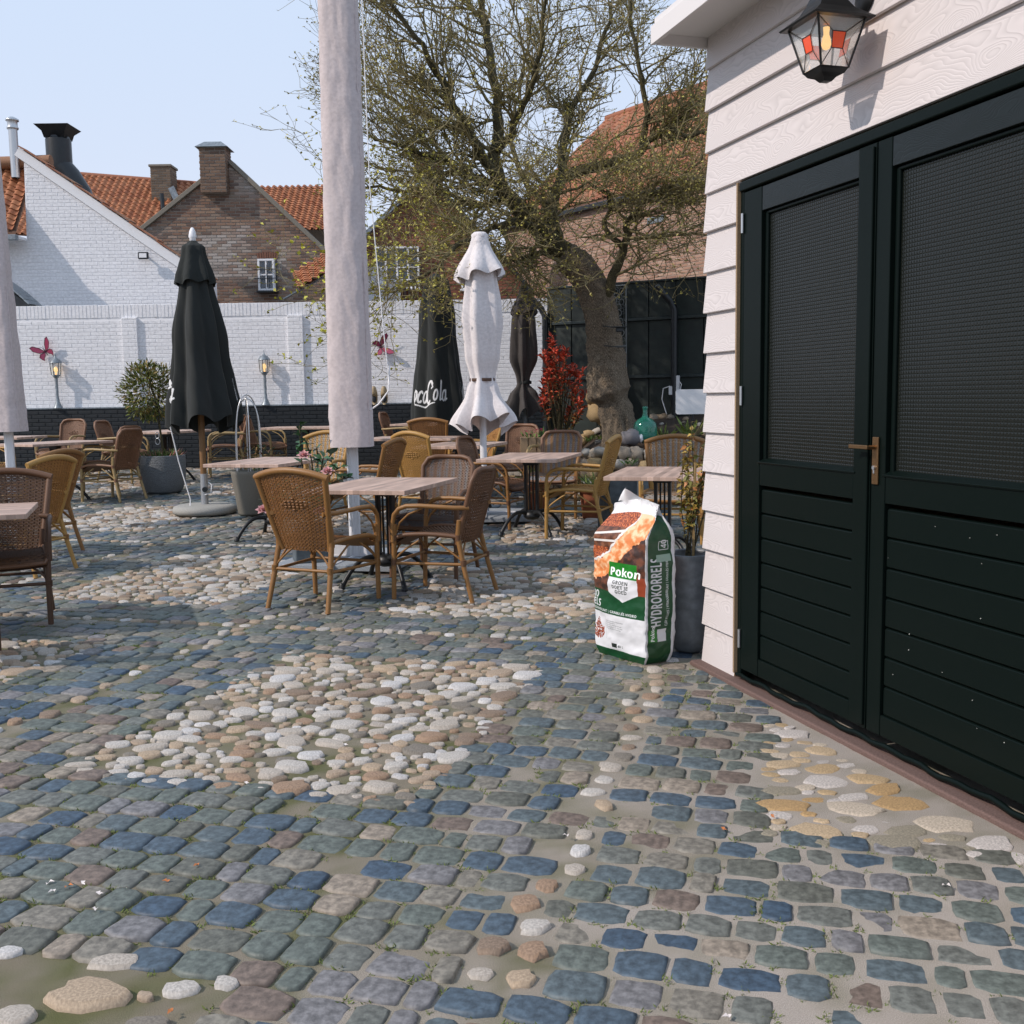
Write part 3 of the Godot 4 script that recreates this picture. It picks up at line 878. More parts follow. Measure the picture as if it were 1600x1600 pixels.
func row_span(poly: Array) -> Callable:       # for a convex outline of [x, y]: the x range at height v above y0
	var y0 := 1e9
	for q in poly: y0 = minf(y0, q[1])
	return func(v: float) -> Array:
		var lo := 1e9; var hi := -1e9
		for k in poly.size():
			var a: Array = poly[k]; var b: Array = poly[(k + 1) % poly.size()]
			var y := y0 + v
			if (a[1] - y) * (b[1] - y) <= 0 and absf(a[1] - b[1]) > 1e-6:
				var x: float = lerpf(a[0], b[0], (y - a[1]) / (b[1] - a[1]))
				lo = minf(lo, x); hi = maxf(hi, x)
		return [lo, hi] if hi > lo else [0.0, 0.0]
func gable(parent: Node, poly: Array, z: float, depth: float, tone: Callable, mortar: Material, bl := 0.20, bh := 0.052, holes := [], vm: Material = null) -> void:
	var core := MB.new()
	core.prism(pts(poly, z), Vector3(0, 0, 1), depth)
	part(parent, "wall", core, mortar)
	var y0 := 1e9; var y1 := -1e9
	for q in poly:
		y0 = minf(y0, q[1]); y1 = maxf(y1, q[1])
	var mb := MB.new()
	lay_bricks(mb, Vector3(0, y0, z + 0.001), Vector3.RIGHT, Vector3(0, 0, 1), row_span(poly), y1 - y0, bl, bh, 0.011, tone, holes)
	stuff(parent, "brickwork", mb, vm if vm else M.brick_v)

# pantiles: each tile an S-curve lapped over the one below
func tile_mesh(w: float, l: float) -> MB:
	var mb := MB.new()
	var rows := []
	for r in 2:
		var row := PackedVector3Array()
		for k in 7:
			var x := k / 6.0
			row.append(Vector3((x - 0.5) * w * 1.06, 0.030 * sin(x * TAU * 0.86 + 0.5) + (0.022 if r == 0 else 0.0), (0.5 - r) * l * 1.16))
		rows.append(row)
	var low := PackedVector3Array()
	for q in rows[0]: low.append(q - Vector3(0, 0.016, 0))
	mb.grid(rows, false, false)
	mb.grid([low, rows[0]], false, false)
	return mb
func tile_roof(parent: Node, o: Vector3, u: Vector3, dn: Vector3, wide: float, long: float, tw: float, tl: float, tones: Array, singly: bool) -> void:
	# o: upper left corner, u along the ridge, dn down the slope
	var nn := u.cross(dn).normalized()
	if nn.y < 0: nn = -nn
	var bs := Basis(u, u.cross(dn) if u.cross(dn).y > 0 else -u.cross(dn), dn).orthonormalized()
	var proto := tile_mesh(tw, tl)
	var mesh := proto.mesh()
	var rest := MB.new()
	var n := 0
	var nr := int(long / tl)
	var ncol := int(wide / tw)
	for r in range(nr - 1, -1, -1):
		for k in ncol:
			var x := (k + 0.5) * tw
			var y := (r + 0.5) * tl
			var xf := Transform3D(bs * Basis(Vector3(0, 1, 0), rnd(-0.025, 0.025)), o + u * x + dn * y + nn * (0.03 + rnd(-0.004, 0.006)))
			var c: int = rng.randi() % tones.size()
			if singly and n < 300:
				n += 1
				part(parent, "roof_tile", mesh, tones[c], xf)
			else:
				var col: Color = tones[c].albedo_color.srgb_to_linear()
				var k0 := rest.v.size()
				for j in proto.v.size():
					rest.v.append(xf * proto.v[j]); rest.n.append((xf.basis * proto.n[j]).normalized()); rest.c.append(col * rnd(0.96, 1.04)); rest.t.append(Vector2.ZERO)
				for j in proto.i: rest.i.append(k0 + j)
	if rest.v.size() > 0: stuff(parent, "roof_tiles", rest, M.tile_v)
	var deck := MB.new()
	deck.quad(o, o + u * wide, o + u * wide + dn * long, o + dn * long, nn)
	part(parent, "roof_deck", deck, M.tile_deck)

func build_houses() -> void:
	M.brick_v = mat(Color.WHITE, 0.85, T.grain, T.n_grain, 2.0, 0.6, true)
	M.white_brick = mat(Color.WHITE, 0.7, T.faint, T.n_soft, 1.5, 0.25, true)
	M.tile_v = mat(Color.WHITE, 0.7, T.grain, T.n_soft, 1.5, 0.3, true)
	M.tile_deck = mat(lin(0.10, 0.05, 0.03), 0.9)
	M.mortar_grey = mat(lin(0.44, 0.40, 0.35), 0.95, T.grain, T.n_grain, 2.0, 0.8)
	M.mortar_red = mat(lin(0.20, 0.15, 0.12), 0.95, T.grain, T.n_grain, 2.0, 0.6)
	M.mortar_white = mat(lin(0.79, 0.79, 0.81), 0.8)
	M.zinc = mat(lin(0.30, 0.34, 0.37), 0.45, T.soft, null, 2.0, 1, false, true, 0.5)
	M.coping = mat(lin(0.30, 0.27, 0.22), 0.9, T.grain, T.n_grain, 3.0, 0.8)
	M.black_metal = mat(lin(0.014, 0.018, 0.021), 0.4, T.soft, null, 2.0)
	M.tiles_orange = []
	for c in [[0.52, 0.19, 0.075], [0.58, 0.23, 0.10], [0.45, 0.15, 0.06], [0.55, 0.21, 0.09]]: M.tiles_orange.append(mat(lin(c[0], c[1], c[2]), 0.7, T.grain, T.n_soft, 2.0, 0.3))
	M.tiles_dusk = []
	for c in [[0.46, 0.175, 0.08], [0.52, 0.21, 0.10], [0.40, 0.145, 0.07], [0.38, 0.19, 0.10]]: M.tiles_dusk.append(mat(lin(c[0], c[1], c[2]), 0.75, T.grain, T.n_soft, 2.0, 0.3))
	M.white_paint = mat(lin(0.76, 0.76, 0.77), 0.5)
	M.window_glass = mat(Color(0.25, 0.32, 0.38, 0.45), 0.05)
	M.window_glass.transparency = BaseMaterial3D.TRANSPARENCY_ALPHA
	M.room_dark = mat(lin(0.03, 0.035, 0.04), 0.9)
	var fn := FastNoiseLite.new()
	fn.seed = 31; fn.frequency = 0.6
	var white := func(_u, _v) -> Color:
		var q := rnd(0.96, 1.01)
		return Color(0.82 * q, 0.82 * q, 0.84 * q)
	# --- boundary wall: white brick on a dark plinth
	var u := Vector3(1, 0, 0)
	var nn := Vector3(0, 0, 1)
	var w := thing("boundary_wall", "long white painted brick wall on a dark blue plinth behind the tables", "wall", Vector3(-6.29, 0, -17.3))
	var u0 := -4.2
	var u1 := 7.6
	M.navy = mat(lin(0.005, 0.010, 0.015), 0.6, T.soft, T.n_grain, 2.0, 0.4, true)
	var pl := MB.new()
	pl.col = Color(0.9, 0.9, 0.9)
	var sp := func(_v): return [u0, u1]
	pl.prism(PackedVector3Array([u * u0, u * u1, u * u1 + Vector3(0, 1.285, 0), u * u0 + Vector3(0, 1.285, 0)]), nn, 0.16)
	var plinth := part(w, "plinth", pl, M.navy)
	var pb := MB.new()
	lay_bricks(pb, nn * 0.002 + Vector3(0, 0.25, 0), u, nn, sp, 1.03, 0.205, 0.052, 0.011, func(_u, _v):
		var q := rnd(0.85, 1.1)
		return Color(q, q, q), [], 0.006)
	stuff(plinth, "brickwork", pb, M.navy)
	part(w, "ledge", _bar(u * u0 + nn * -0.06 + Vector3(0, 1.29, 0), u * u1 + nn * -0.06 + Vector3(0, 1.29, 0), nn, 0.15, 0.018), M.zinc)
	var wb := nn * -0.12
	var core := MB.new()
	core.prism(PackedVector3Array([wb + u * u0 + Vector3(0, 1.2, 0), wb + u * u1 + Vector3(0, 1.2, 0), wb + u * u1 + Vector3(0, 2.95, 0), wb + u * u0 + Vector3(0, 2.95, 0)]), nn, 0.2)
	var upper := part(w, "upper_wall", core, M.mortar_white)
	var br := MB.new()
	lay_bricks(br, wb + nn * 0.001 + Vector3(0, 1.30, 0), u, nn, sp, 1.43, 0.205, 0.056, 0.005, white, [], 0.0042)
	stuff(upper, "brickwork", br, M.white_brick)
	var so := MB.new()
	var x := u0
	while x < u1:      # soldier course along the top
		so.col = white.call(0, 0)
		one_brick(so, wb + u * x + Vector3(0, 2.742, 0), u * 0.056, Vector3(0, rnd(0.203, 0.212), 0), nn, rnd(0.005, 0.012))
		x += 0.0605
	stuff(upper, "soldier_course", so, M.white_brick)
	for k in 4:
		var px := -2.69 + 2.69 * k
		var pm := MB.new()
		pm.prism(PackedVector3Array([wb + nn * 0.05 + u * px + Vector3(0, 1.3, 0), wb + nn * 0.05 + u * (px + 0.245) + Vector3(0, 1.3, 0), wb + nn * 0.05 + u * (px + 0.245) + Vector3(0, 2.74, 0), wb + nn * 0.05 + u * px + Vector3(0, 2.74, 0)]), nn, 0.06)
		var pil := part(w, "pilaster", pm, M.mortar_white)
		var pbk := MB.new()
		lay_bricks(pbk, wb + nn * 0.051 + u * px + Vector3(0, 1.3, 0), u, nn, func(_v): return [0.0, 0.245], 1.44, 0.205, 0.056, 0.005, white, [], 0.0042)
		stuff(pil, "brickwork", pbk, M.white_brick)
	# --- white gabled house
	var wh := thing("white_house", "white painted brick gable with orange tile verge and steel flue", "house", Vector3(-7.2, 0, -18.9))
	var z := 0.0
	var dx := 7.2
	var wp := [[-9.6, 0.4], [-5.2, 0.4], [-5.2, 3.46], [-5.68, 3.81], [-7.47, 5.12], [-8.38, 5.76], [-8.42, 4.24], [-9.6, 4.24]]
	var wpo := []
	for q in wp: wpo.append([q[0] + dx, q[1]])
	var wc := MB.new()
	wc.prism(pts(wpo, 0), Vector3(0, 0, 1), 0.25)
	part(wh, "wall", wc, M.mortar_white)
	var wbk := MB.new()
	var upperp := [[-8.40 + dx, 4.24], [-6.275 + dx, 4.24], [-7.47 + dx, 5.12], [-8.38 + dx, 5.76]]
	lay_bricks(wbk, Vector3(0, 2.8, 0.001), Vector3.RIGHT, Vector3(0, 0, 1), row_span([[-9.6 + dx, 2.8], [-5.2 + dx, 2.8], [-5.2 + dx, 3.46], [-6.275 + dx, 4.24], [-9.6 + dx, 4.24]]), 1.44, 0.205, 0.056, 0.005, white, [], 0.0045)
	lay_bricks(wbk, Vector3(0, 4.24, 0.001), Vector3.RIGHT, Vector3(0, 0, 1), row_span(upperp), 1.5, 0.205, 0.056, 0.005, white, [], 0.0045)
	stuff(wh, "brickwork", wbk, M.white_brick)
	# verge board and tile edges down the slope
	var vb := MB.new()
	var r0 := Vector3(-8.43 + dx, 5.80, 0.03); var r1 := Vector3(-5.2 + dx, 3.50, 0.03)
	var rd := (r1 - r0).normalized()
	var rn := Vector3(-rd.y, rd.x, 0)
	if rn.y < 0: rn = -rn
	vb.box((r0 + r1) / 2 - rn * 0.09, Vector3((r1 - r0).length(), 0.16, 0.03), Basis(rd, rn, Vector3(0, 0, 1)), 0.004)
	part(wh, "verge_board", vb, M.white_paint)
	for k in 14:
		var te := MB.new()
		te.box(r0.lerp(r1, (k + 0.5) / 14.0) + rn * (0.012 + 0.012 * (k % 2)) - Vector3(0, 0, 0.1), Vector3(0.30, 0.02, 0.32), Basis(rd.rotated(Vector3(0, 0, 1), 0.05), rn, Vector3(0, 0, 1)), 0.004)
		part(wh, "verge_tile", te, M.tiles_dusk[k % 4])
	var fr := Node3D.new()
	fr.name = "front_roof"; wh.add_child(fr)
	tile_roof(fr, Vector3(-10.0 + dx, 5.55, -0.55), Vector3.RIGHT, Vector3(0, -0.80, 0.6).normalized(), 1.58, 1.62, 0.152, 0.116, M.tiles_orange, true)
	part(wh, "gutter", _bar(Vector3(-9.9 + dx, 4.20, 0.48), Vector3(-8.37 + dx, 4.20, 0.48), Vector3(0, 0, 1), 0.12, 0.09), M.zinc)
	part(wh, "eave_board", _bar(Vector3(-9.9 + dx, 4.22, 0.25), Vector3(-8.39 + dx, 4.22, 0.25), Vector3(0, 0, 1), 0.36, 0.05), M.white_paint)
	var rf := MB.new()
	rf.tube([Vector3(-9.95 + dx, 5.62, -0.45), Vector3(-8.1 + dx, 5.66, -0.45)], 0.11, 10)
	part(wh, "ridge_tile", rf, M.tiles_dusk[3])
	var fl := MB.new()
	fl.lathe([Vector2(0.075, 5.35), Vector2(0.075, 6.17), Vector2(0.095, 6.18), Vector2(0.10, 6.21), Vector2(0.085, 6.22), Vector2(0.085, 6.31), Vector2(0.11, 6.32), Vector2(0.11, 6.35), Vector2(0.04, 6.39), Vector2(0, 6.40)], 18, Transform3D(Basis.IDENTITY, Vector3(-8.68 + dx, 0, -0.3)))
	part(wh, "steel_flue", fl, M.steel)
	# black kitchen extract behind the verge
	var vent := thing("extract_duct", "black kitchen extract duct with flared top above the white gable", "duct", Vector3(-8.22, 4.9, -20.0))
	var vm := MB.new()
	vm.tube([Vector3(0.4, -0.3, 0.0), Vector3(0.28, 0.30, 0), Vector3(0.12, 0.62, 0), Vector3(0.0, 0.80, 0)], [0.28, 0.28, 0.25, 0.22], 18)
	vm.lathe([Vector2(0.225, 0.72), Vector2(0.225, 1.28), Vector2(0.20, 1.29), Vector2(0.20, 1.33)], 20)
	part(vent, "duct", vm, M.black_metal)
	var vf := MB.new()
	var fr0 := PackedVector3Array(); var fr1 := PackedVector3Array(); var fr2 := PackedVector3Array()
	for k in 4:
		var a := PI / 4 + k * PI / 2
		fr0.append(Vector3(cos(a) * 0.26, 1.29, sin(a) * 0.26)); fr1.append(Vector3(cos(a) * 0.30, 1.40, sin(a) * 0.30)); fr2.append(Vector3(cos(a) * 0.44, 1.50, sin(a) * 0.44))
	for k in 4:
		for pr in [[fr0, fr1], [fr1, fr2]]:
			var a: Vector3 = pr[0][k]; var b: Vector3 = pr[0][(k + 1) % 4]; var d: Vector3 = pr[1][(k + 1) % 4]; var e: Vector3 = pr[1][k]
			vf.quad(a, b, d, e, ((a + b) * 0.5 - Vector3(0, a.y + 0.2, 0)).normalized())
	part(vent, "flared_cowl", vf, M.black_metal)
	# floodlight on the gable
	var fd := thing("floodlight", "small black floodlight fixed to the white gable", "floodlight", Vector3(-6.35, 3.91, -18.86))
	part(fd, "housing", _boxes([[Vector3(0, 0, 0.10), Vector3(0.18, 0.12, 0.05), 0.01], [Vector3(0, 0.02, 0.03), Vector3(0.03, 0.03, 0.12), 0.004]]), M.black_metal)
	part(fd, "lens", _boxes([[Vector3(0, 0, 0.128), Vector3(0.13, 0.075, 0.006), 0.002]]), M.white_paint)
	# dark curved porch roof behind the wall at the far left
	var po := thing("porch_canopy", "dark curved porch canopy showing above the white wall", "canopy", Vector3(-8.2, 3.0, -18.0))
	for k in 7:
		var pm2 := MB.new()
		var t0 := k / 7.0
		pm2.box(Vector3(-0.25 + 0.55 * t0, 0.44 - 0.47 * t0 * (0.75 + 0.25 * t0), 0), Vector3(0.11, 0.03, 0.5), Basis(Vector3(0, 0, 1), -0.6 - 0.15 * t0), 0.006)
		part(po, "canopy_sheet", pm2, M.zinc)
	part(po, "canopy_side", _prism_part([[-0.30, -0.05], [0.33, -0.05], [0.05, 0.16], [-0.30, 0.44]], -0.05, 0.3), M.black_metal)
	# --- long orange roof behind
	var orf := thing("tiled_roof_house", "house with orange pantile roof and brick chimney behind the gables", "house", Vector3(-10.0, 0, -28.0))
	var bx := MB.new()
	bx.box(Vector3(0.6, 2.8, -2.0), Vector3(6.4, 5.4, 3.6))
	part(orf, "wall", bx, M.mortar_red)
	var dn := Vector3(0, -0.66, 0.75).normalized()
	var ro := Node3D.new()
	ro.name = "roof"; orf.add_child(ro)
	tile_roof(ro, Vector3(-2.6, 7.42, -0.3), Vector3(0.995, -0.09, 0).normalized(), dn, 5.1, 2.9, 0.165, 0.150, M.tiles_orange, false)
	var rt := MB.new()
	rt.tube([Vector3(-2.6, 7.44, -0.3), Vector3(2.5, 6.97, -0.3)], 0.07, 8)
	part(ro, "ridge_tile", rt, M.tiles_dusk[2])
	brick_chimney(orf, Vector3(1.20, 6.1, 0.15), Vector3(0.50, 1.22, 0.5), [[0.22, 0.15, 0.10], [0.17, 0.12, 0.08], [0.26, 0.19, 0.13]], false)
	var zf := MB.new()
	zf.box(Vector3(1.62, 6.5, 0.55), Vector3(0.16, 0.62, 0.02), Basis(Vector3(0, 0, 1), 0.42), 0.0)
	part(orf, "lead_flashing", zf, M.zinc)
	var ps := MB.new()
	ps.tube([Vector3(1.3, 6.6, 0.7), Vector3(1.32, 6.25, 0.72), Vector3(1.36, 6.1, 0.75)], 0.055, 8)
	part(orf, "drain_pipe", ps, M.black_metal)
	# --- brick gable house
	var bh := thing("brick_gable_house", "old brown brick gable with a capped chimney and barred window", "house", Vector3(-5.5, 0, -21.5))
	dx = 5.5
	var gp := [[-7.35 + dx, 0.4], [-3.3 + dx, 0.4], [-3.3 + dx, 3.95], [-4.85 + dx, 5.48], [-5.50 + dx, 6.05], [-5.98 + dx, 5.71], [-7.35 + dx, 4.70]]
	var tone := func(a: float, v: float) -> Color:
		var s: float = fn.get_noise_2d(a * 1.5, v * 1.5)
		var lime := smoothstep(-0.05, 0.35, s + 0.55 * exp(-pow((a + 0.25) / 0.9, 2.0) - pow((v - 1.1) / 0.75, 2.0)) - 0.15)
		var c: Color = pick([Color(0.31, 0.18, 0.12), Color(0.36, 0.22, 0.15), Color(0.26, 0.155, 0.11), Color(0.40, 0.26, 0.18), Color(0.34, 0.25, 0.19), Color(0.20, 0.13, 0.10)])
		return c.lerp(Color(0.68, 0.63, 0.58), lime * rnd(0.15, 1.0) * 0.85)
	var gp2 := []
	for q in gp: gp2.append([q[0], maxf(q[1], 2.9)])
	gable(bh, gp2, 0.0, 0.3, tone, M.mortar_grey, 0.185, 0.048, [[-4.97 + dx, 0.62, -4.62 + dx, 1.28]])
	var lowb := MB.new()
	lowb.box(Vector3(0.2, 1.6, -2.2), Vector3(4.05, 2.6, 4.3))
	part(bh, "lower_wall", lowb, M.mortar_grey)
	brick_chimney(bh, Vector3(-5.755 + dx, 5.45, 0.02), Vector3(0.50, 0.86, 0.42), [[0.24, 0.15, 0.10], [0.19, 0.12, 0.085], [0.28, 0.18, 0.12]], true)
	for sgn in [[-7.42 + dx, 4.66, -5.97 + dx, 5.73], [-5.46 + dx, 6.04, -3.25 + dx, 3.92]]:
		var a := Vector3(sgn[0], sgn[1], 0); var b := Vector3(sgn[2], sgn[3], 0)
		var dd := (b - a).normalized()
		var cp := MB.new()
		cp.box((a + b) / 2 + Vector3(0, 0.03, -0.1), Vector3((b - a).length(), 0.085, 0.36), Basis(dd, Vector3(-dd.y, dd.x, 0), Vector3(0, 0, 1)), 0.01)
		part(bh, "coping", cp, M.coping)
	var fl2 := MB.new()
	fl2.box(Vector3(-7.0 + dx, 5.14, -0.4), Vector3(1.7, 0.03, 0.3), Basis(Vector3(0, 0, 1), 0.64))
	part(bh, "lead_gutter", fl2, M.zinc)
	window(bh, Vector3(-4.795 + dx, 3.85, 0.0), 0.33, 0.62, 2, 2, true)
	for k in 9:      # brick arch over the window
		var ar := MB.new()
		ar.col = Color(0.27, 0.12, 0.075) * rnd(0.85, 1.15)
		var q := (k - 4) / 4.0
		ar.box(Vector3(-4.795 + dx + q * 0.19, 4.255 - 0.015 * q * q, 0.008), Vector3(0.038, 0.12, 0.03), Basis(Vector3(0, 0, 1), -q * 0.12), 0.003)
		part(bh, "arch_brick", ar, M.brick_v)
	# right-hand orange roof between the gables, lean-to below it
	var orr := thing("rear_tiled_roof", "orange tiled roof between the brick gable and the tree", "roof", Vector3(-5.4, 0, -26.5))
	tile_roof(orr, Vector3(-1.0, 6.63, -0.4), Vector3.RIGHT, Vector3(0, -0.62, 0.78).normalized(), 2.6, 2.1, 0.15, 0.105, M.tiles_orange, false)
	var rw := MB.new()
	rw.box(Vector3(0.3, 2.9, -0.6), Vector3(2.6, 5.6, 1.6))
	part(orr, "wall", rw, M.mortar_grey)
	var lt := thing("lean_to_roof", "small lean-to roof with orange tiles low against the brick gable", "roof", Vector3(-4.1, 3.1, -19.6))
	tile_roof(lt, Vector3(0.1, 0.62, -0.5), Vector3(0.86, 0.5, 0.0).normalized(), Vector3(0.25, -0.43, 0.86).normalized(), 0.9, 0.9, 0.15, 0.11, M.tiles_orange, false)
	part(lt, "support_wall", _boxes([[Vector3(0.55, -1.35, -0.35), Vector3(0.9, 2.5, 0.3), 0.0]]), M.mortar_grey)
	part(lt, "lead_flashing", _bar(Vector3(-0.02, 0.10, 0.02), Vector3(0.85, 0.62, -0.3), Vector3(0, 0, 1), 0.12, 0.02), M.zinc)
	# --- red brick house behind the tree
	var rh := thing("red_brick_house", "dark red brick gable house with white windows behind the tree", "house", Vector3(-1.5, 0, -24.0))
	dx = 1.5
	var redtone := func(_a, _v) -> Color:
		return pick([Color(0.29, 0.10, 0.058), Color(0.33, 0.12, 0.07), Color(0.24, 0.085, 0.052), Color(0.38, 0.15, 0.09)])
	gable(rh, [[-3.9 + dx, 2.9], [0.5 + dx, 2.9], [0.5 + dx, 3.70], [-1.75 + dx, 6.25], [-3.9 + dx, 4.30]], 0.0, 0.3, redtone, M.mortar_red, 0.2, 0.056, [[-2.96 + dx, 0.9, -1.96 + dx, 1.82], [-1.05 + dx, 0.86, -0.75 + dx, 1.28]])
	part(rh, "lower_wall", _boxes([[Vector3(-0.2, 1.6, -1.5), Vector3(4.3, 2.6, 3.2), 0.0]]), M.mortar_red)
	brick_chimney(rh, Vector3(-1.74 + dx, 5.9, -0.1), Vector3(0.58, 0.78, 0.5), [[0.20, 0.08, 0.05], [0.16, 0.06, 0.04]], false)
	for sgn in [[-3.95 + dx, 4.27, -1.72 + dx, 6.28], [-1.75 + dx, 6.27, 0.55 + dx, 3.67]]:
		var a := Vector3(sgn[0], sgn[1], 0.08); var b := Vector3(sgn[2], sgn[3], 0.08)
		var dd := (b - a).normalized()
		var cp := MB.new()
		cp.box((a + b) / 2, Vector3((b - a).length(), 0.09, 0.25), Basis(dd, Vector3(-dd.y, dd.x, 0), Vector3(0, 0, 1)), 0.005)
		part(rh, "barge_board", cp, M.black_metal if sgn[0] > -1.9 + dx else M.zinc)
	window(rh, Vector3(-2.46 + dx, 4.26, 0.0), 0.98, 0.9, 4, 2, false)
	window(rh, Vector3(-0.9 + dx, 3.97, 0.0), 0.29, 0.42, 1, 2, false)
	var an := thing("white_annex", "low white brick annex with a tiled edge in front of the red house", "building", Vector3(-2.9, 0, -22.6))
	gable(an, [[-0.75, 2.6], [0.30, 2.6], [0.30, 4.05], [0.10, 4.18], [-0.75, 3.78]], 0.0, 0.3, white, M.mortar_white, 0.205, 0.051, [], M.white_brick)
	part(an, "verge_tile", _bar(Vector3(-0.78, 3.84, 0.0), Vector3(0.12, 4.26, 0.0), Vector3(0, 0, 1), 0.3, 0.06), M.tiles_orange[1])
	part(an, "lower_wall", _boxes([[Vector3(-0.2, 1.5, -0.3), Vector3(1.0, 2.2, 0.4), 0.0]]), M.mortar_white)
	var rl := thing("roof_terrace_fence", "white terrace railing with dark brown slats below the white windows", "railing", Vector3(-2.35, 3.35, -22.9))
	part(rl, "rail", _boxes([[Vector3(0.05, 0.52, 0), Vector3(0.85, 0.06, 0.05), 0.004], [Vector3(-0.1, 0.2, -0.03), Vector3(0.28, 0.6, 0.02), 0.0]]), M.white_paint)
	M.brown_slat = mat(lin(0.07, 0.04, 0.028), 0.7)
	for k in 6: part(rl, "slat", _boxes([[Vector3([-0.33, -0.25, 0.14, 0.23, 0.32, 0.41][k], 0.25, 0), Vector3(0.05, 0.55, 0.03), 0.003]]), M.brown_slat)
	# --- big brick building with the steep tiled roof
	var bb := thing("large_brick_building", "large pale brick building with a steep orange tiled roof behind the fence", "building", Vector3(-0.05, 0, -27.0))
	var wd := Vector3(0.5745, 0, 0.8185)
	var wn := Vector3(-0.8185, 0, 0.5745)
	var pale := func(_a, _v) -> Color:
		return pick([Color(0.48, 0.28, 0.195), Color(0.53, 0.325, 0.235), Color(0.43, 0.245, 0.17), Color(0.56, 0.365, 0.27), Color(0.38, 0.215, 0.155)])
	var bcore := MB.new()
	bcore.prism(PackedVector3Array([Vector3(0, 0.3, 0), wd * 13.0 + Vector3(0, 0.3, 0), wd * 13.0 + Vector3(0, 5.55, 0), Vector3(0, 5.55, 0)]), wn, 0.4)
	M.mortar_pale = mat(lin(0.50, 0.43, 0.36), 0.95, T.grain, null, 2.0)
	part(bb, "wall", bcore, M.mortar_pale)
	var bbk := MB.new()
	lay_bricks(bbk, wn * 0.001 + Vector3(0, 2.3, 0), wd, wn, func(_v): return [0.0, 8.2], 3.2, 0.205, 0.054, 0.012, pale, [[5.2, 2.62, 5.75, 2.78]])
	stuff(bb, "brickwork", bbk, M.brick_v)
	part(bb, "gutter", _bar(wn * 0.08 + Vector3(0, 5.56, 0) - wd * 0.1, wn * 0.08 + Vector3(0, 5.56, 0) + wd * 13.0, wn, 0.14, 0.10), M.black_metal)
	part(bb, "vent_grille", _bar(wd * 5.22 + Vector3(0, 5.0, 0) + wn * 0.01, wd * 5.73 + Vector3(0, 5.0, 0) + wn * 0.01, wn, 0.03, 0.13), M.zinc)
	var up := Vector3(0.82 * 3.5, 3.1, -0.572 * 3.5)
	var sl := up.length()
	var broof := Node3D.new()
	broof.name = "roof"; bb.add_child(broof)
	tile_roof(broof, Vector3(0, 5.6, 0) - wd * 0.15 + up, wd, -up / sl, 9.0, sl, 0.21, 0.235, M.tiles_dusk, true)
	var rdg := MB.new()
	rdg.tube([Vector3(0, 5.62, 0) - wd * 0.2 + up, Vector3(0, 5.62, 0) + wd * 9.0 + up], 0.11, 8)
	part(broof, "ridge_tile", rdg, M.tiles_dusk[2])
	# --- dark fence beyond the rockery
	build_fence()

func _prism_part(poly: Array, z: float, depth: float) -> MB:
	var mb := MB.new()
	mb.prism(pts(poly, z + depth), Vector3(0, 0, 1), depth)
	return mb
func _bar(a: Vector3, b: Vector3, nn: Vector3, deep: float, tall: float) -> MB:
	var mb := MB.new()
	var d := (b - a).normalized()
	var up := nn.cross(d).normalized()
	mb.box((a + b) / 2, Vector3((b - a).length(), tall, deep), Basis(d, up, d.cross(up)), minf(deep, tall) * 0.1)
	return mb
func brick_chimney(parent: Node, o: Vector3, s: Vector3, cols: Array, cap: bool) -> void:
	var core := MB.new()
	core.box(o + Vector3(0, s.y / 2, 0), s)
	var c := part(parent, "chimney", core, M.mortar_grey)
	var mb := MB.new()
	var tone := func(_a, _v) -> Color:
		var q: Array = pick(cols)
		return Color(q[0], q[1], q[2])
	lay_bricks(mb, o + Vector3(-s.x / 2, 0, s.z / 2 + 0.001), Vector3.RIGHT, Vector3(0, 0, 1), func(_v): return [0.0, s.x], s.y, 0.19, 0.05, 0.011, tone)
	lay_bricks(mb, o + Vector3(-s.x / 2 - 0.001, 0, -s.z / 2), Vector3(0, 0, 1), Vector3(-1, 0, 0), func(_v): return [0.0, s.z], s.y, 0.19, 0.05, 0.011, tone)
	lay_bricks(mb, o + Vector3(s.x / 2 + 0.001, 0, -s.z / 2), Vector3(0, 0, 1), Vector3(1, 0, 0), func(_v): return [0.0, s.z], s.y, 0.19, 0.05, 0.011, tone)
	stuff(c, "brickwork", mb, M.brick_v)
	if cap:
		var cm := MB.new()
		var t := o + Vector3(0, s.y, 0)
		var e := []
		for k in [[-1, -1], [1, -1], [1, 1], [-1, 1]]: e.append(t + Vector3(k[0] * (s.x / 2 + 0.07), 0.0, k[1] * (s.z / 2 + 0.07)))
		var f := []
		for k in [[-1, -1], [1, -1], [1, 1], [-1, 1]]: f.append(t + Vector3(k[0] * s.x * 0.33, 0.12, k[1] * s.z * 0.33))
		for k in 4: cm.quad(e[k], e[(k + 1) % 4], f[(k + 1) % 4], f[k], ((e[k] + e[(k + 1) % 4]) * 0.5 - t + Vector3(0, 0.3, 0)).normalized())
		cm.quad(f[0], f[1], f[2], f[3], Vector3.UP)
		cm.quad(e[0], e[1], e[2], e[3], Vector3.DOWN)
		part(c, "cap", cm, M.zinc)
	else:
		part(c, "cap", _boxes([[o + Vector3(0, s.y + 0.03, 0), Vector3(s.x + 0.08, 0.06, s.z + 0.08), 0.01]]), M.coping)
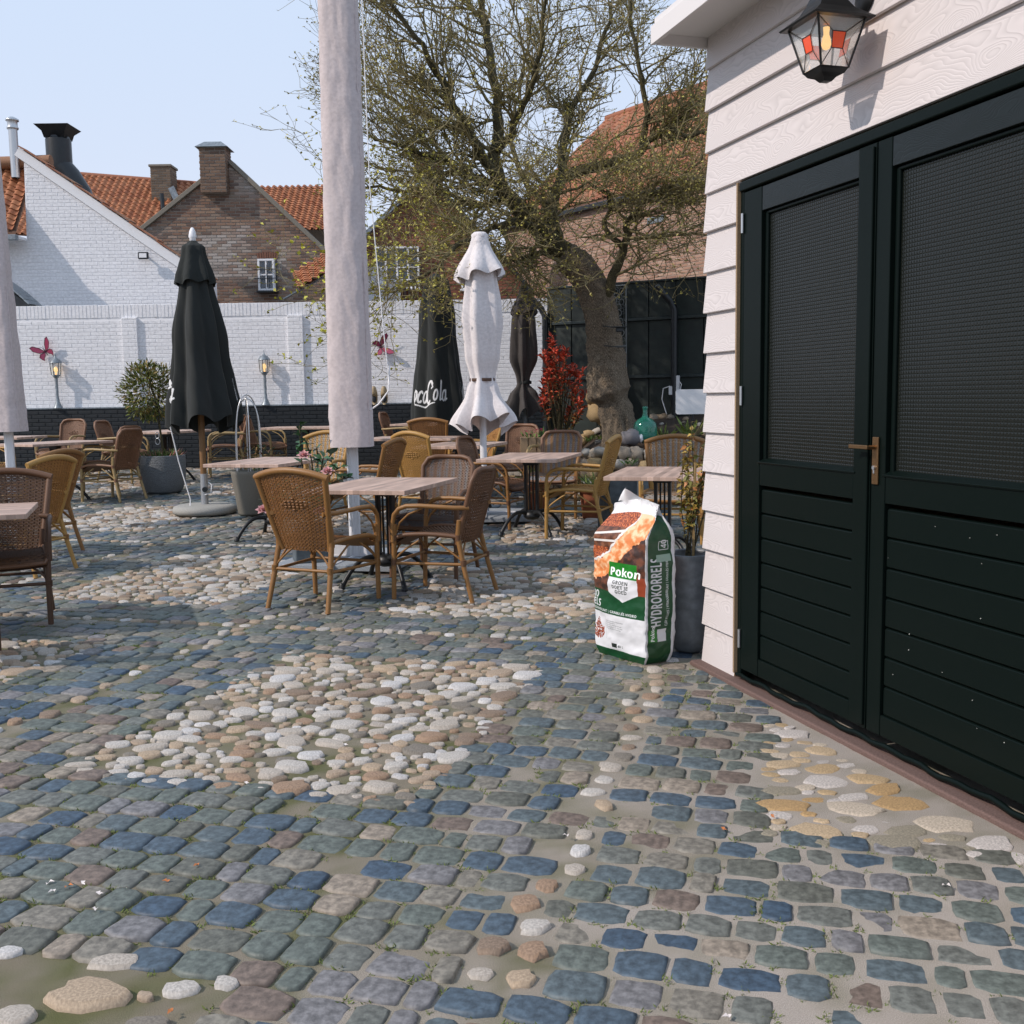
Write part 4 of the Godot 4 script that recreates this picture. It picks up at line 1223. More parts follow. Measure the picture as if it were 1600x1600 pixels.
func window(parent: Node, o: Vector3, w: float, h: float, nx: int, ny: int, bars: bool) -> void:
	o.z += 0.215
	var fr := MB.new()
	fr.box(o + Vector3(0, h / 2 - 0.02, -0.03), Vector3(w, 0.04, 0.07), Basis.IDENTITY, 0.004)
	fr.box(o + Vector3(0, -h / 2 + 0.02, -0.03), Vector3(w, 0.04, 0.07), Basis.IDENTITY, 0.004)
	fr.box(o + Vector3(-w / 2 + 0.02, 0, -0.03), Vector3(0.04, h - 0.08, 0.07), Basis.IDENTITY, 0.004)
	fr.box(o + Vector3(w / 2 - 0.02, 0, -0.03), Vector3(0.04, h - 0.08, 0.07), Basis.IDENTITY, 0.004)
	for k in range(1, nx): fr.box(o + Vector3(-w / 2 + w * k / nx, 0, -0.032), Vector3(0.045 if nx > 2 else 0.028, h - 0.08, 0.06), Basis.IDENTITY, 0.004)
	var win := part(parent, "window", fr, M.white_paint)
	for k in range(1, ny): part(win, "glazing_bar", _boxes([[o + Vector3(0, -h / 2 + h * k / ny, -0.034), Vector3(w - 0.08, 0.028, 0.05), 0.003]]), M.white_paint)
	for i in nx:
		for j in ny:
			part(win, "pane", _boxes([[o + Vector3(-w / 2 + w * (i + 0.5) / nx, -h / 2 + h * (j + 0.5) / ny, -0.05), Vector3(w / nx - 0.05, h / ny - 0.05, 0.006), 0.0]]), M.window_glass)
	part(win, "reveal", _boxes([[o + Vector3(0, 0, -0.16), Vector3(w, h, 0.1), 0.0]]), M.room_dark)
	part(win, "sill", _boxes([[o + Vector3(0, -h / 2 - 0.02, -0.08), Vector3(w + 0.06, 0.04, 0.28), 0.006]]), M.black_metal if bars else M.white_paint)
	if bars:
		var cu := MB.new()
		var rows := []
		for r in 6:
			var row := PackedVector3Array()
			for k in 20: row.append(o + Vector3(-w / 2 + w * k / 19.0, h / 2 - h * r / 5.0, -0.085 + 0.012 * sin(k * 1.9)))
			rows.append(row)
		cu.grid(rows)
		part(win, "net_curtain", cu, M.white_paint)
		for q in [-0.12, 0.16]: part(win, "iron_bar", _bar(o + Vector3(-w / 2 - 0.07, h * q, 0.05), o + Vector3(w / 2 + 0.07, h * q, 0.05), Vector3(0, 0, 1), 0.016, 0.016), M.black_metal)
		part(win, "iron_bar", _bar(o + Vector3(0.03, -h * 0.4, 0.05), o + Vector3(0.03, h * 0.3, 0.05), Vector3(0, 0, 1), 0.016, 0.016), M.black_metal)

func build_fence() -> void:
	M.fence_green = mat(lin(0.017, 0.028, 0.024), 0.5, T.soft, T.n_soft, 1.2, 0.3)
	M.fence_rail = mat(lin(0.05, 0.065, 0.065), 0.35, T.soft, null, 2.0, 1, false, true, 0.4)
	var a := Vector3(0.55, 0.2, -15.5)
	var b := Vector3(3.3, 0.2, -13.97)
	var d := (b - a).normalized()
	var L := (b - a).length()
	var nn := Vector3(-d.z, 0, d.x)
	if nn.z < 0: nn = -nn
	var f := thing("panel_fence", "dark green metal panel fence with two rails behind the tree", "fence", a)
	f.transform = Transform3D(Basis(d, Vector3.UP, nn), a)
	var nb := 8
	for k in nb:
		var x0 := L * k / nb
		for lv in [[0.2, 1.40], [1.44, 2.18], [2.23, 2.70]]:
			part(f, "panel", _boxes([[Vector3(x0 + L / nb * 0.5, (lv[0] + lv[1]) / 2, rnd(-0.004, 0.004)), Vector3(L / nb - 0.012, lv[1] - lv[0], 0.02), 0.004]]), M.fence_green)
	part(f, "backing", _boxes([[Vector3(L / 2, 1.45, -0.025), Vector3(L, 2.5, 0.012), 0.0]]), M.black_metal)
	for y in [1.42, 2.205]:
		part(f, "rail", _boxes([[Vector3(L / 2, y, 0.03), Vector3(L, 0.045, 0.05), 0.006]]), M.fence_rail)
	part(f, "rail", _boxes([[Vector3(L / 2, 2.715, 0.0), Vector3(L, 0.03, 0.06), 0.005]]), M.fence_rail)
	for x in [0.02, 0.93, 1.98]:
		var pm := MB.new()
		pm.tube([Vector3(x, -0.2, 0.10), Vector3(x, 2.30, 0.10), Vector3(x - 0.05, 2.42, 0.12), Vector3(x - 0.22, 2.62, 0.2)], 0.045, 6)
		part(f, "post", pm, M.black_metal)
	# pierced metal screen with rings
	var sc := thing("ring_screen", "narrow grey metal screen of pierced rings on the dark fence", "screen", a)
	sc.transform = Transform3D(Basis(d, Vector3.UP, nn), a + d * 1.13 + nn * 0.07)
	M.screen_grey = mat(lin(0.24, 0.26, 0.27), 0.5, null, null, 1, 1, false, true, 0.3)
	for x in [-0.135, 0.135]: part(sc, "edge_bar", _boxes([[Vector3(x, 1.85, 0), Vector3(0.014, 1.66, 0.014), 0.002]]), M.screen_grey)
	for y in [1.02, 2.68]: part(sc, "edge_bar", _boxes([[Vector3(0, y, 0), Vector3(0.256, 0.014, 0.014), 0.002]]), M.screen_grey)
	var ring := MB.new()
	var pth := []
	for k in 17: pth.append(Vector3(cos(TAU * k / 16.0), sin(TAU * k / 16.0), 0))
	ring.tube(pth, 0.13, 4, false)
	var rm := ring.mesh()
	var placed := []
	for tr in 900:
		var r := rnd(0.035, 0.062) if tr < 200 else rnd(0.016, 0.035)
		var q := Vector2(rnd(-0.125 + r, 0.125 - r), rnd(1.03 + r, 2.67 - r))
		var ok := true
		for o in placed:
			if q.distance_to(o[0]) < (o[1] + r) * 0.94: ok = false
		if ok and placed.size() < 120:
			placed.append([q, r])
			part(sc, "ring", rm, M.screen_grey, Transform3D(Basis.from_scale(Vector3(r, r, 0.05)), Vector3(q.x, q.y, 0)))
	# white electric boxes on the rail
	var eb := thing("junction_box", "white electric junction box with cables hung on the fence rail", "box", a)
	eb.transform = Transform3D(Basis(d, Vector3.UP, nn), a + d * 1.97 + nn * 0.10)
	part(eb, "box", _boxes([[Vector3(0.05, 1.32, 0), Vector3(0.065, 0.20, 0.05), 0.006]]), M.white_paint)
	part(eb, "socket", _boxes([[Vector3(-0.03, 1.22, 0.01), Vector3(0.06, 0.12, 0.05), 0.006]]), M.white_paint)
	var cb := MB.new()
	cb.tube([Vector3(-0.05, 1.28, 0), Vector3(-0.14, 1.25, 0.02), Vector3(-0.16, 1.10, 0.02), Vector3(-0.10, 0.9, 0)], 0.008, 5)
	cb.tube([Vector3(0.07, 1.36, 0), Vector3(0.12, 1.30, 0.02), Vector3(0.10, 1.22, 0.02)], 0.006, 5)
	part(eb, "cable", cb, M.white_paint)

# ---------- woven chairs; a chair faces its own +z, its origin is on the ground under the seat
func weave(surf: Callable, strands: int, ribs: int, t0: float, t1: float, amp: float, tone: Callable, face := 1.0) -> MB:
	var mb := MB.new()
	var m := ribs * 2 + 1
	for k in strands:
		var tc := lerpf(t0, t1, (k + 0.5) / strands)
		var dt := (t1 - t0) / strands * 0.47
		var rows := []
		for r in 3:
			var row := PackedVector3Array()
			for j in m:
				var s := -1.0 + 2.0 * j / (m - 1)
				var p: Vector3 = surf.call(s, tc + (r - 1) * dt)
				var e: Vector3 = surf.call(s, tc + 0.02) - p
				var g: Vector3 = surf.call(s + 0.02, tc) - surf.call(s - 0.02, tc)
				var nn := g.cross(e).normalized()
				row.append(p + nn * (amp * (1.0 if (j + k) % 2 else -1.0) * (0.0 if j == 0 or j == m - 1 else 1.0) + (0.0022 if r == 1 else 0.0)))
			rows.append(row)
		var c0 := mb.c.size()
		mb.grid(rows, false, face < 0)
		for r in 3:
			for j in m: mb.c[c0 + r * m + j] = tone.call(k, j)
	return mb
func rib_mesh(surf: Callable, ribs: int, t0: float, t1: float, rad: float) -> MB:
	var mb := MB.new()
	for j in ribs + 1:
		var s := -0.98 + 1.96 * j / ribs
		var p := []
		for k in 7: p.append(surf.call(s, lerpf(t0, t1, k / 6.0)))
		mb.tube(p, rad, 4, false)
	return mb
func make_chair(kind: Dictionary, called: String, label: String) -> Node3D:
	var o := thing(called, label, "chair", Vector3(0, -50, 0), 0.0, "rattan terrace chairs")
	var wood: Material = kind.wood
	var cane: Material = kind.cane
	var wt: float = kind.get("top", 0.25)
	var wb: float = kind.get("bottom", 0.19)
	var arch: float = kind.get("arch", 0.0)
	var rc: float = kind.get("round", 0.0)
	var H: float = kind.get("height", 0.87)
	var back := func(s: float, t: float) -> Vector3:
		var hw := lerpf(wb, wt, pow(t, 0.8))
		if rc > 0.0:
			var y := (t - (1.0 - rc)) / rc
			if y > 0: hw -= 0.085 * (1.0 - sqrt(maxf(0.0, 1.0 - y * y)))
		return Vector3(hw * s, 0.385 + (H - 0.385) * t + arch * (1.0 - s * s) * t, lerpf(-0.195, -0.335, t) - 0.035 * (1.0 - s * s))
	var seat := func(s: float, t: float) -> Vector3:
		var hw := lerpf(0.205, 0.262, t)
		return Vector3(hw * s, 0.436 - 0.014 * (1 - s * s) + 0.018 * sin(t * PI) - 0.055 * pow(maxf(0.0, t - 0.86) / 0.14, 2.0), lerpf(-0.215, 0.262, t))
	var ca: Color = kind.a
	var cb: Color = kind.b
	var two: bool = kind.get("two", false)
	var n_st: int = kind.get("strands", 46)
	var n_rb: int = kind.get("ribs", 14)
	var tone := func(k: int, j: int) -> Color:
		var q := 0.86 + 0.28 * fposmod(sin(k * 12.99 + floor(j / 2.0) * 3.1) * 43.7, 1.0)
		return (cb if two and int(j / 2.0) % 2 == 0 else ca) * q
	var plain := func(k: int, j: int) -> Color:
		var q := 0.84 + 0.3 * fposmod(sin(k * 7.31 + j * 0.7) * 43.7, 1.0)
		return (cb if two and int(k / 3.0) % 2 == 0 else ca) * q
	var bp := part(o, "back_panel", weave(back, n_st, n_rb, 0.0, 0.985, 0.0045, tone), kind.weave)
	part(bp, "cane_ribs", rib_mesh(back, n_rb, 0.0, 0.99, 0.0035), cane)
	# raised diamond in the weave
	if kind.get("diamond", true):
		var dm := MB.new()
		dm.col = ca * 0.9
		for r in 5:
			for q in 7:
				if absi(q - 3) + absi(r - 2) * 2 > 4: continue
				var c: Vector3 = back.call((q - 3) * 0.13, 0.60 + (r - 2) * 0.035)
				for f in [-1.0, 1.0]: dm.sphere(c + Vector3(0, 0, 0.006 * f), Vector3(0.014, 0.006, 0.006), 6, 4)
		part(bp, "woven_diamond", dm, kind.weave)
	var st := part(o, "seat", weave(seat, kind.get("seat_strands", 34), 12, 0.0, 1.0, 0.004, plain), kind.weave)
	var und := MB.new()
	var urows := []
	for r in 5:
		var row := PackedVector3Array()
		for j in 7: row.append(seat.call(-1.0 + j / 3.0, r / 4.0) - Vector3(0, 0.014, 0))
		urows.append(row)
	und.grid(urows, false, true)
	part(st, "seat_board", und, cane)
	# frames
	var top := MB.new()
	var path := []
	if rc > 0.0:
		for k in 9: path.append(back.call(-1.0, k / 8.0 * 0.98))
		for k in 9: path.append(back.call(-0.9 + k * 0.225, 1.0) + Vector3(0, 0.004, 0))
		for k in 9: path.append(back.call(1.0, (1.0 - k / 8.0) * 0.98))
		top.tube(path, 0.0185, 8)
		part(o, "back_frame", top, kind.rim)
	else:
		for k in 11: path.append(back.call(-1.06 + 2.12 * k / 10.0, 1.0) + Vector3(0, 0.012, 0))
		top.tube(path, 0.0225, 10)
		part(o, "top_rail", top, kind.rim)
		for s in [-1.0, 1.0]:
			var sd := MB.new()
			var pp := []
			for k in 9: pp.append(back.call(s, k / 8.0))
			sd.tube(pp, 0.0195, 8)
			part(o, "back_frame", sd, kind.rim)
	var rim := MB.new()
	var rp := []
	for k in 7: rp.append(seat.call(-1.02, k / 6.0 * 0.93))
	for k in 9: rp.append(seat.call(-0.96 + 1.92 * k / 8.0, 1.0) + Vector3(0, 0.012, 0))
	for k in 7: rp.append(seat.call(1.02, (1 - k / 6.0) * 0.93))
	rim.tube(rp, 0.015, 8)
	part(o, "seat_rim", rim, kind.rim)
	var fy := 0.255
	var foot := []
	for s in [-1.0, 1.0]:
		var f0 := Vector3(s * 0.262, 0, 0.245)
		var r0 := Vector3(s * 0.238, 0, -0.315)
		foot.append(f0); foot.append(r0)
		var fl := MB.new()
		fl.tube([f0, f0 + Vector3(0, 0.2, -0.004), Vector3(s * 0.266, 0.42, 0.232), Vector3(s * 0.266, 0.52, 0.228)], [0.0165, 0.0175, 0.018, 0.017], 8)
		var flp := part(o, "front_leg", fl, wood)
		var rl := MB.new()
		rl.tube([r0, Vector3(s * 0.222, 0.22, -0.255), Vector3(s * 0.207, 0.44, -0.205), Vector3(s * 0.212, 0.55, -0.22)], [0.0165, 0.0175, 0.0185, 0.017], 8)
		var rlp := part(o, "rear_leg", rl, wood)
		var am := MB.new()
		am.tube([Vector3(s * 0.276, 0.40, 0.236), Vector3(s * 0.278, 0.52, 0.236), Vector3(s * 0.280, 0.585, 0.222), Vector3(s * 0.281, 0.625, 0.185), Vector3(s * 0.281, 0.645, 0.13), Vector3(s * 0.278, 0.648, 0.03), Vector3(s * 0.268, 0.642, -0.10), Vector3(s * 0.246, 0.635, -0.20), Vector3(s * 0.20, 0.632, -0.285)], 0.0155, 8)
		part(o, "arm", am, wood)
		var ib := MB.new()
		ib.tube([Vector3(s * 0.262, 0.46, 0.22), Vector3(s * 0.262, 0.53, 0.19), Vector3(s * 0.265, 0.59, 0.12), Vector3(s * 0.268, 0.632, 0.02)], 0.0075, 6)
		part(o, "arm_brace", ib, wood)
		for b in [[f0.lerp(Vector3(s * 0.266, 0.42, 0.232), 0.62), flp], [Vector3(s * 0.266, 0.425, 0.232), flp], [r0.lerp(Vector3(s * 0.207, 0.44, -0.205), 0.6), rlp], [Vector3(s * 0.208, 0.43, -0.208), rlp]]:
			var w := MB.new()
			for q in 4: w.tube([b[0] + Vector3(0, -0.018 + q * 0.010, 0.0), b[0] + Vector3(0, -0.010 + q * 0.010, 0.0)], 0.0215, 8)
			part(b[1], "binding", w, cane)
		var br: MB
		for q in [[f0.lerp(Vector3(s * 0.266, 0.42, 0.232), 0.64), Vector3(s * 0.245, 0.41, 0.06), Vector3(s * 0.262, 0.33, 0.20)], [f0.lerp(Vector3(s * 0.266, 0.42, 0.232), 0.64), Vector3(s * 0.10, 0.40, 0.235), Vector3(s * 0.22, 0.36, 0.24)], [r0.lerp(Vector3(s * 0.207, 0.44, -0.205), 0.62), Vector3(s * 0.228, 0.41, -0.05), Vector3(s * 0.222, 0.34, -0.16)], [r0.lerp(Vector3(s * 0.207, 0.44, -0.205), 0.62), Vector3(s * 0.07, 0.41, -0.215), Vector3(s * 0.16, 0.36, -0.22)]]:
			var cp := []
			for k in 6:
				var t := k / 5.0
				cp.append(q[0].lerp(q[2], t).lerp(q[2].lerp(q[1], t), t))
			br = MB.new()
			br.tube(cp, 0.0075, 5)
			part(o, "brace", br, wood)
	var rail := func(a: Vector3, b: Vector3):
		var sm := MB.new()
		sm.tube([a, b], 0.011, 6)
		part(o, "stretcher", sm, wood)
	rail.call(Vector3(-0.262, fy, 0.238), Vector3(-0.22, fy, -0.248))
	rail.call(Vector3(0.262, fy, 0.238), Vector3(0.22, fy, -0.248))
	rail.call(Vector3(-0.262, fy + 0.006, 0.238), Vector3(0.262, fy + 0.006, 0.238))
	rail.call(Vector3(-0.22, fy + 0.006, -0.25), Vector3(0.22, fy + 0.006, -0.25))
	return o

func make_table() -> Node3D:
	var o := thing("bistro_table", "", "table", Vector3(0, -60, 0), 0.0, "wooden bistro tables")
	var tp := MB.new()
	tp.uvs = Vector2(1.33, 0.87); tp.uvo = Vector2(0.5, 0.5)
	tp.box(Vector3(0, 0.724, 0), Vector3(0.75, 0.032, 1.15), Basis.IDENTITY, 0.004)
	part(o, "table_top", tp, M.table_wood)
	var col := MB.new()
	for x in [-0.055, 0.055]: col.box(Vector3(x, 0.43, 0), Vector3(0.024, 0.54, 0.065), Basis.IDENTITY, 0.005)
	for x in [-0.015, 0.018]: col.tube([Vector3(x, 0.2, 0), Vector3(x, 0.66, 0)], 0.008, 6)
	col.box(Vector3(0, 0.675, 0), Vector3(0.15, 0.05, 0.07), Basis.IDENTITY, 0.008)
	col.lathe([Vector2(0.0, 0.13), Vector2(0.045, 0.13), Vector2(0.075, 0.15), Vector2(0.085, 0.17), Vector2(0.07, 0.20), Vector2(0.05, 0.215), Vector2(0.0, 0.22)], 16)
	part(o, "pedestal", col, M.iron)
	var pl := MB.new()
	pl.box(Vector3(0, 0.702, 0), Vector3(0.05, 0.012, 0.62), Basis.IDENTITY, 0.003)
	pl.box(Vector3(0, 0.7025, 0), Vector3(0.46, 0.011, 0.05), Basis.IDENTITY, 0.003)
	part(o, "top_plate", pl, M.iron)
	for sx in [-1, 1]:
		for sz in [-1, 1]:
			var lg := MB.new()
			var pth := []
			for k in 9:
				var t := k / 8.0
				var e := sin(t * PI * 0.5)
				pth.append(Vector3(sx * (0.04 + 0.20 * t), 0.18 * (1.0 - pow(t, 2.2)) + 0.035 * sin(t * PI) + 0.012, sz * (0.04 + 0.23 * t)))
			lg.tube(pth, [0.024, 0.021, 0.019, 0.018, 0.0175, 0.017, 0.017, 0.018, 0.02], 8)
			lg.lathe([Vector2(0.024, 0.0), Vector2(0.026, 0.012), Vector2(0.016, 0.024), Vector2(0.016, 0.04), Vector2(0.0, 0.045)], 10, Transform3D(Basis.IDENTITY, Vector3(sx * 0.24, 0, sz * 0.27)))
			part(o, "foot", lg, M.iron)
	return o

func face(x: float, z: float) -> float: return atan2(x, z)

func build_furniture() -> void:
	M.table_wood = uvmat(lin(0.64, 0.47, 0.39), 0.38, T.strips, null, Vector2.ONE, 0)
	var cn := func(r: float, g: float, b: float, rough := 0.5): return mat(lin(r, g, b), rough, T.grain, T.n_grain, 7.0, 0.3)
	M.weave = mat(Color.WHITE, 0.55, T.grain, null, 9.0, 1, true)
	M.cane_honey = cn.call(0.36, 0.17, 0.045); M.cane_yellow = cn.call(0.56, 0.31, 0.08); M.cane_brown = cn.call(0.19, 0.088, 0.040); M.cane_dark = cn.call(0.11, 0.052, 0.026)
	M.cane_pale = cn.call(0.48, 0.33, 0.14)
	M.rim_rose = cn.call(0.29, 0.145, 0.078)
	var kinds := {
		honey = {wood = M.cane_honey, cane = M.cane_honey, rim = M.cane_honey, weave = M.weave, a = Color(0.33, 0.145, 0.045), b = Color(0.33, 0.145, 0.045), top = 0.265, bottom = 0.185, arch = 0.045, height = 0.86},
		yellow = {wood = M.cane_yellow, cane = M.cane_yellow, rim = M.cane_yellow, weave = M.weave, a = Color(0.58, 0.31, 0.08), b = Color(0.5, 0.27, 0.07), top = 0.225, bottom = 0.19, arch = 0.05, height = 0.87},
		gold = {wood = M.cane_yellow, cane = M.cane_honey, rim = M.cane_yellow, weave = M.weave, a = Color(0.46, 0.22, 0.055), b = Color(0.46, 0.22, 0.055), top = 0.26, bottom = 0.185, arch = 0.045, height = 0.87},
		umber = {wood = M.cane_dark, cane = M.cane_dark, rim = M.cane_brown, weave = M.weave, a = Color(0.13, 0.062, 0.028), b = Color(0.13, 0.06, 0.03), top = 0.265, bottom = 0.19, arch = 0.045, height = 0.87},
		brown = {wood = M.cane_honey, cane = M.cane_brown, rim = M.cane_brown, weave = M.weave, a = Color(0.175, 0.082, 0.036), b = Color(0.175, 0.082, 0.036), top = 0.215, bottom = 0.19, round = 0.16, height = 0.88},
		rose = {wood = M.cane_pale, cane = M.rim_rose, rim = M.rim_rose, weave = M.weave, a = Color(0.25, 0.118, 0.058), b = Color(0.25, 0.118, 0.058), top = 0.21, bottom = 0.19, round = 0.16, height = 0.88},
		grey_brown = {wood = M.cane_brown, cane = M.cane_brown, rim = M.cane_brown, weave = M.weave, a = Color(0.21, 0.11, 0.06), b = Color(0.17, 0.15, 0.145), two = true, top = 0.215, bottom = 0.19, round = 0.16, height = 0.88, diamond = false},
		striped = {wood = M.cane_honey, cane = M.rim_rose, rim = M.rim_rose, weave = M.weave, a = Color(0.46, 0.235, 0.08), b = Color(0.27, 0.25, 0.25), two = true, top = 0.22, bottom = 0.19, round = 0.16, height = 0.88, diamond = false},
		gold_grey = {wood = M.cane_yellow, cane = M.cane_yellow, rim = M.cane_yellow, weave = M.weave, a = Color(0.58, 0.32, 0.08), b = Color(0.38, 0.35, 0.31), two = true, top = 0.25, bottom = 0.19, arch = 0.06, height = 0.86, strands = 26, ribs = 20, diamond = false},
		amber_grey = {wood = M.cane_yellow, cane = M.cane_honey, rim = M.cane_honey, weave = M.weave, a = Color(0.46, 0.23, 0.07), b = Color(0.38, 0.33, 0.28), two = true, top = 0.265, bottom = 0.2, arch = 0.05, height = 0.87, strands = 30, ribs = 20, diamond = false},
	}
	var protos := {}
	# kind, x, z, facing x, facing z, label
	var list := [
		["honey", -1.26, -7.00, 0.43, -0.90, "honey rattan chair with arched back pulled up beside the front table"],
		["brown", -0.49, -7.22, -0.945, -0.326, "brown rattan chair with round-cornered back and worn pale arms at front table"],
		["grey_brown", -0.60, -8.10, -0.30, 0.95, "brown and grey woven chair pushed in at the far end of the front table"],
		["gold_grey", -2.05, -10.95, -0.26, 0.966, "golden chair with grey flecked arched back behind the rose plant"],
		["honey", -1.42, -10.05, -0.966, -0.26, "honey rattan chair half hidden behind the white umbrella mast"],
		["yellow", 0.63, -9.83, -0.94, -0.33, "bright yellow rattan chair with woven diamond facing the middle table"],
		["brown", -0.16, -10.55, 0.93, 0.36, "brown chair with golden arms beside the white umbrella pole"],
		["striped", 0.47, -11.20, -0.26, 0.966, "chair with orange and grey striped back under the flower bed"],
		["rose", 0.02, -12.6, -0.40, 0.916, "light brown round-backed chair below the dark grey umbrella"],
		["amber_grey", 1.46, -9.50, -0.2, 0.98, "amber rattan chair with pale woven back behind the shed plant"],
		["rose", -1.70, -16.75, 0.95, 0.20, "light brown chair by the blue plinth below the wooden clogs"],
		["rose", -3.85, -16.5, 0.95, 0.2, "light brown chair by the blue plinth beside the metal plant arches"],
		["honey", -0.98, -14.1, 0.3, -0.95, "brown arched chair back in front of the black lettered umbrella"],
		["gold", -0.50, -13.6, -0.9, 0.3, "golden chair partly hidden behind the white umbrella hem"],
		["yellow", -0.83, -10.95, 0.55, -0.83, "small golden arched chair back among the middle tables"],
		["rose", -4.98, -13.15, -0.93, -0.36, "brown chair with round back on the yard beside the grey pot"],
		["rose", -5.20, -13.75, -0.93, -0.36, "brown chair close behind its twin beside the grey pot"],
		["rose", -5.62, -15.35, 0.95, 0.15, "brown round-backed chair with pale arms facing the table behind the pot"],
		["rose", -6.75, -15.9, -0.2, 0.98, "pale brown chair with woven diamond against the blue plinth"],
		["rose", -4.35, -16.1, -0.9, 0.3, "pale brown chair showing behind the black umbrella pole"],
		["gold", -3.94, -8.41, -0.96, -0.27, "golden arched chair seen from behind next to the dark chair"],
		["honey", -4.22, -9.25, -0.96, -0.27, "honey chair with dark legs just behind the golden arched chair"],
		["umber", -3.18, -6.54, 0.34, 0.94, "dark brown rattan chair at the near table by the yard edge"],
		["umber", -3.02, -5.42, -0.34, -0.94, "dark brown chair mostly out of view at the near table"],
		["gold", -6.7, -13.4, 0.9, 0.3, "golden chair arm and leg by the white umbrella pole at the left table"],
	]
	for q in list:
		var at := on(q[1], q[2])
		var turn := face(q[3], q[4])
		if not protos.has(q[0]):
			protos[q[0]] = make_chair(kinds[q[0]], "rattan_chair", q[5])
			protos[q[0]].position = at; protos[q[0]].rotation.y = turn
		else:
			again(protos[q[0]], at, turn, q[5])
	var tt := face(E2.x, E2.z)
	var tables := [
		[-0.93, -7.70, tt, "wooden table with black iron base between the honey and brown chairs"],
		[0.19, -10.05, tt, "wooden table with black iron base beside the bright yellow chair"],
		[1.20, -8.36, tt, "wooden table behind the bag of clay granules"],
		[-2.27, -9.97, tt, "wooden table behind the pink rose plant and honey chair"],
		[-5.65, -13.1, face(0.5, -0.86), "wooden table behind the golden arched chairs"],
		[-7.05, -14.4, face(1, 0.1), "wooden table by the plinth behind the white umbrella pole"],
		[-3.42, -6.12, face(-0.94, 0.33), "wooden table corner in front of the dark brown chair"],
		[-4.95, -15.25, tt, "wooden table against the plinth behind the round topped shrub"],
		[-3.05, -15.75, face(0.9, 0.1), "wooden table against the plinth behind the golden grey chair"],
		[-1.17, -13.0, face(0.97, 0.25), "wooden table before the black lettered umbrella"],
		[-0.55, -11.75, tt, "wooden table around the white umbrella pole"],
		[-1.30, -16.3, tt, "small looking wooden table corner beside the black lettered umbrella"],
	]
	var tproto: Node3D = null
	for q in tables:
		if tproto == null:
			tproto = make_table()
			tproto.set_meta("label", q[3])
			tproto.position = on(q[0], q[1]); tproto.rotation.y = q[2]
		else: again(tproto, on(q[0], q[1]), q[2], q[3])
	build_umbrellas()

# ---------- umbrellas
func cloth(prof: Array, folds: int, amp: Array, sd: float, cols := 96, nrow := 30, hem := 0.03, twist := 0.0, lean := Vector3.ZERO) -> MB:
	# prof: [v 0..1 from the top, radius, y]; amp: [v, amount]
	var mb := MB.new()
	var rows := []
	for r in nrow + 1:
		var v := r / float(nrow)
		var rad := 0.0; var y := 0.0; var am := 0.0
		for k in prof.size() - 1:
			if v >= prof[k][0] and v <= prof[k + 1][0] + 1e-5:
				var f: float = (v - prof[k][0]) / (prof[k + 1][0] - prof[k][0])
				var g := f * f * (3 - 2 * f)
				rad = lerpf(prof[k][1], prof[k + 1][1], g); y = lerpf(prof[k][2], prof[k + 1][2], f)
		for k in amp.size() - 1:
			if v >= amp[k][0] and v <= amp[k + 1][0] + 1e-5: am = lerpf(amp[k][1], amp[k + 1][1], (v - amp[k][0]) / (amp[k + 1][0] - amp[k][0]))
		var row := PackedVector3Array()
		for c in cols:
			var th := TAU * c / cols
			var w := cos(folds * th + twist * v + sd + 0.8 * sin(th * 2.0 + sd) + 0.4 * sin(th * 3.0 - sd * 2.0))
			var q := 1.0 + am * (w * absf(w) ** 0.3 + 0.30 * sin(3 * th + sd * 3 + v * 2.0)) + 0.012 * sin(th * 17.0 + v * 31.0 + sd)
			row.append(Vector3(cos(th) * rad * q, y + hem * pow(v, 6.0) * (0.55 * w + 0.7 * sin(th + sd) + 0.4 * sin(2.0 * th - sd)), sin(th) * rad * q) + lean * v)
		rows.append(row)
	mb.grid(rows, true, false, 1.0, 1.0)
	return mb.outward()

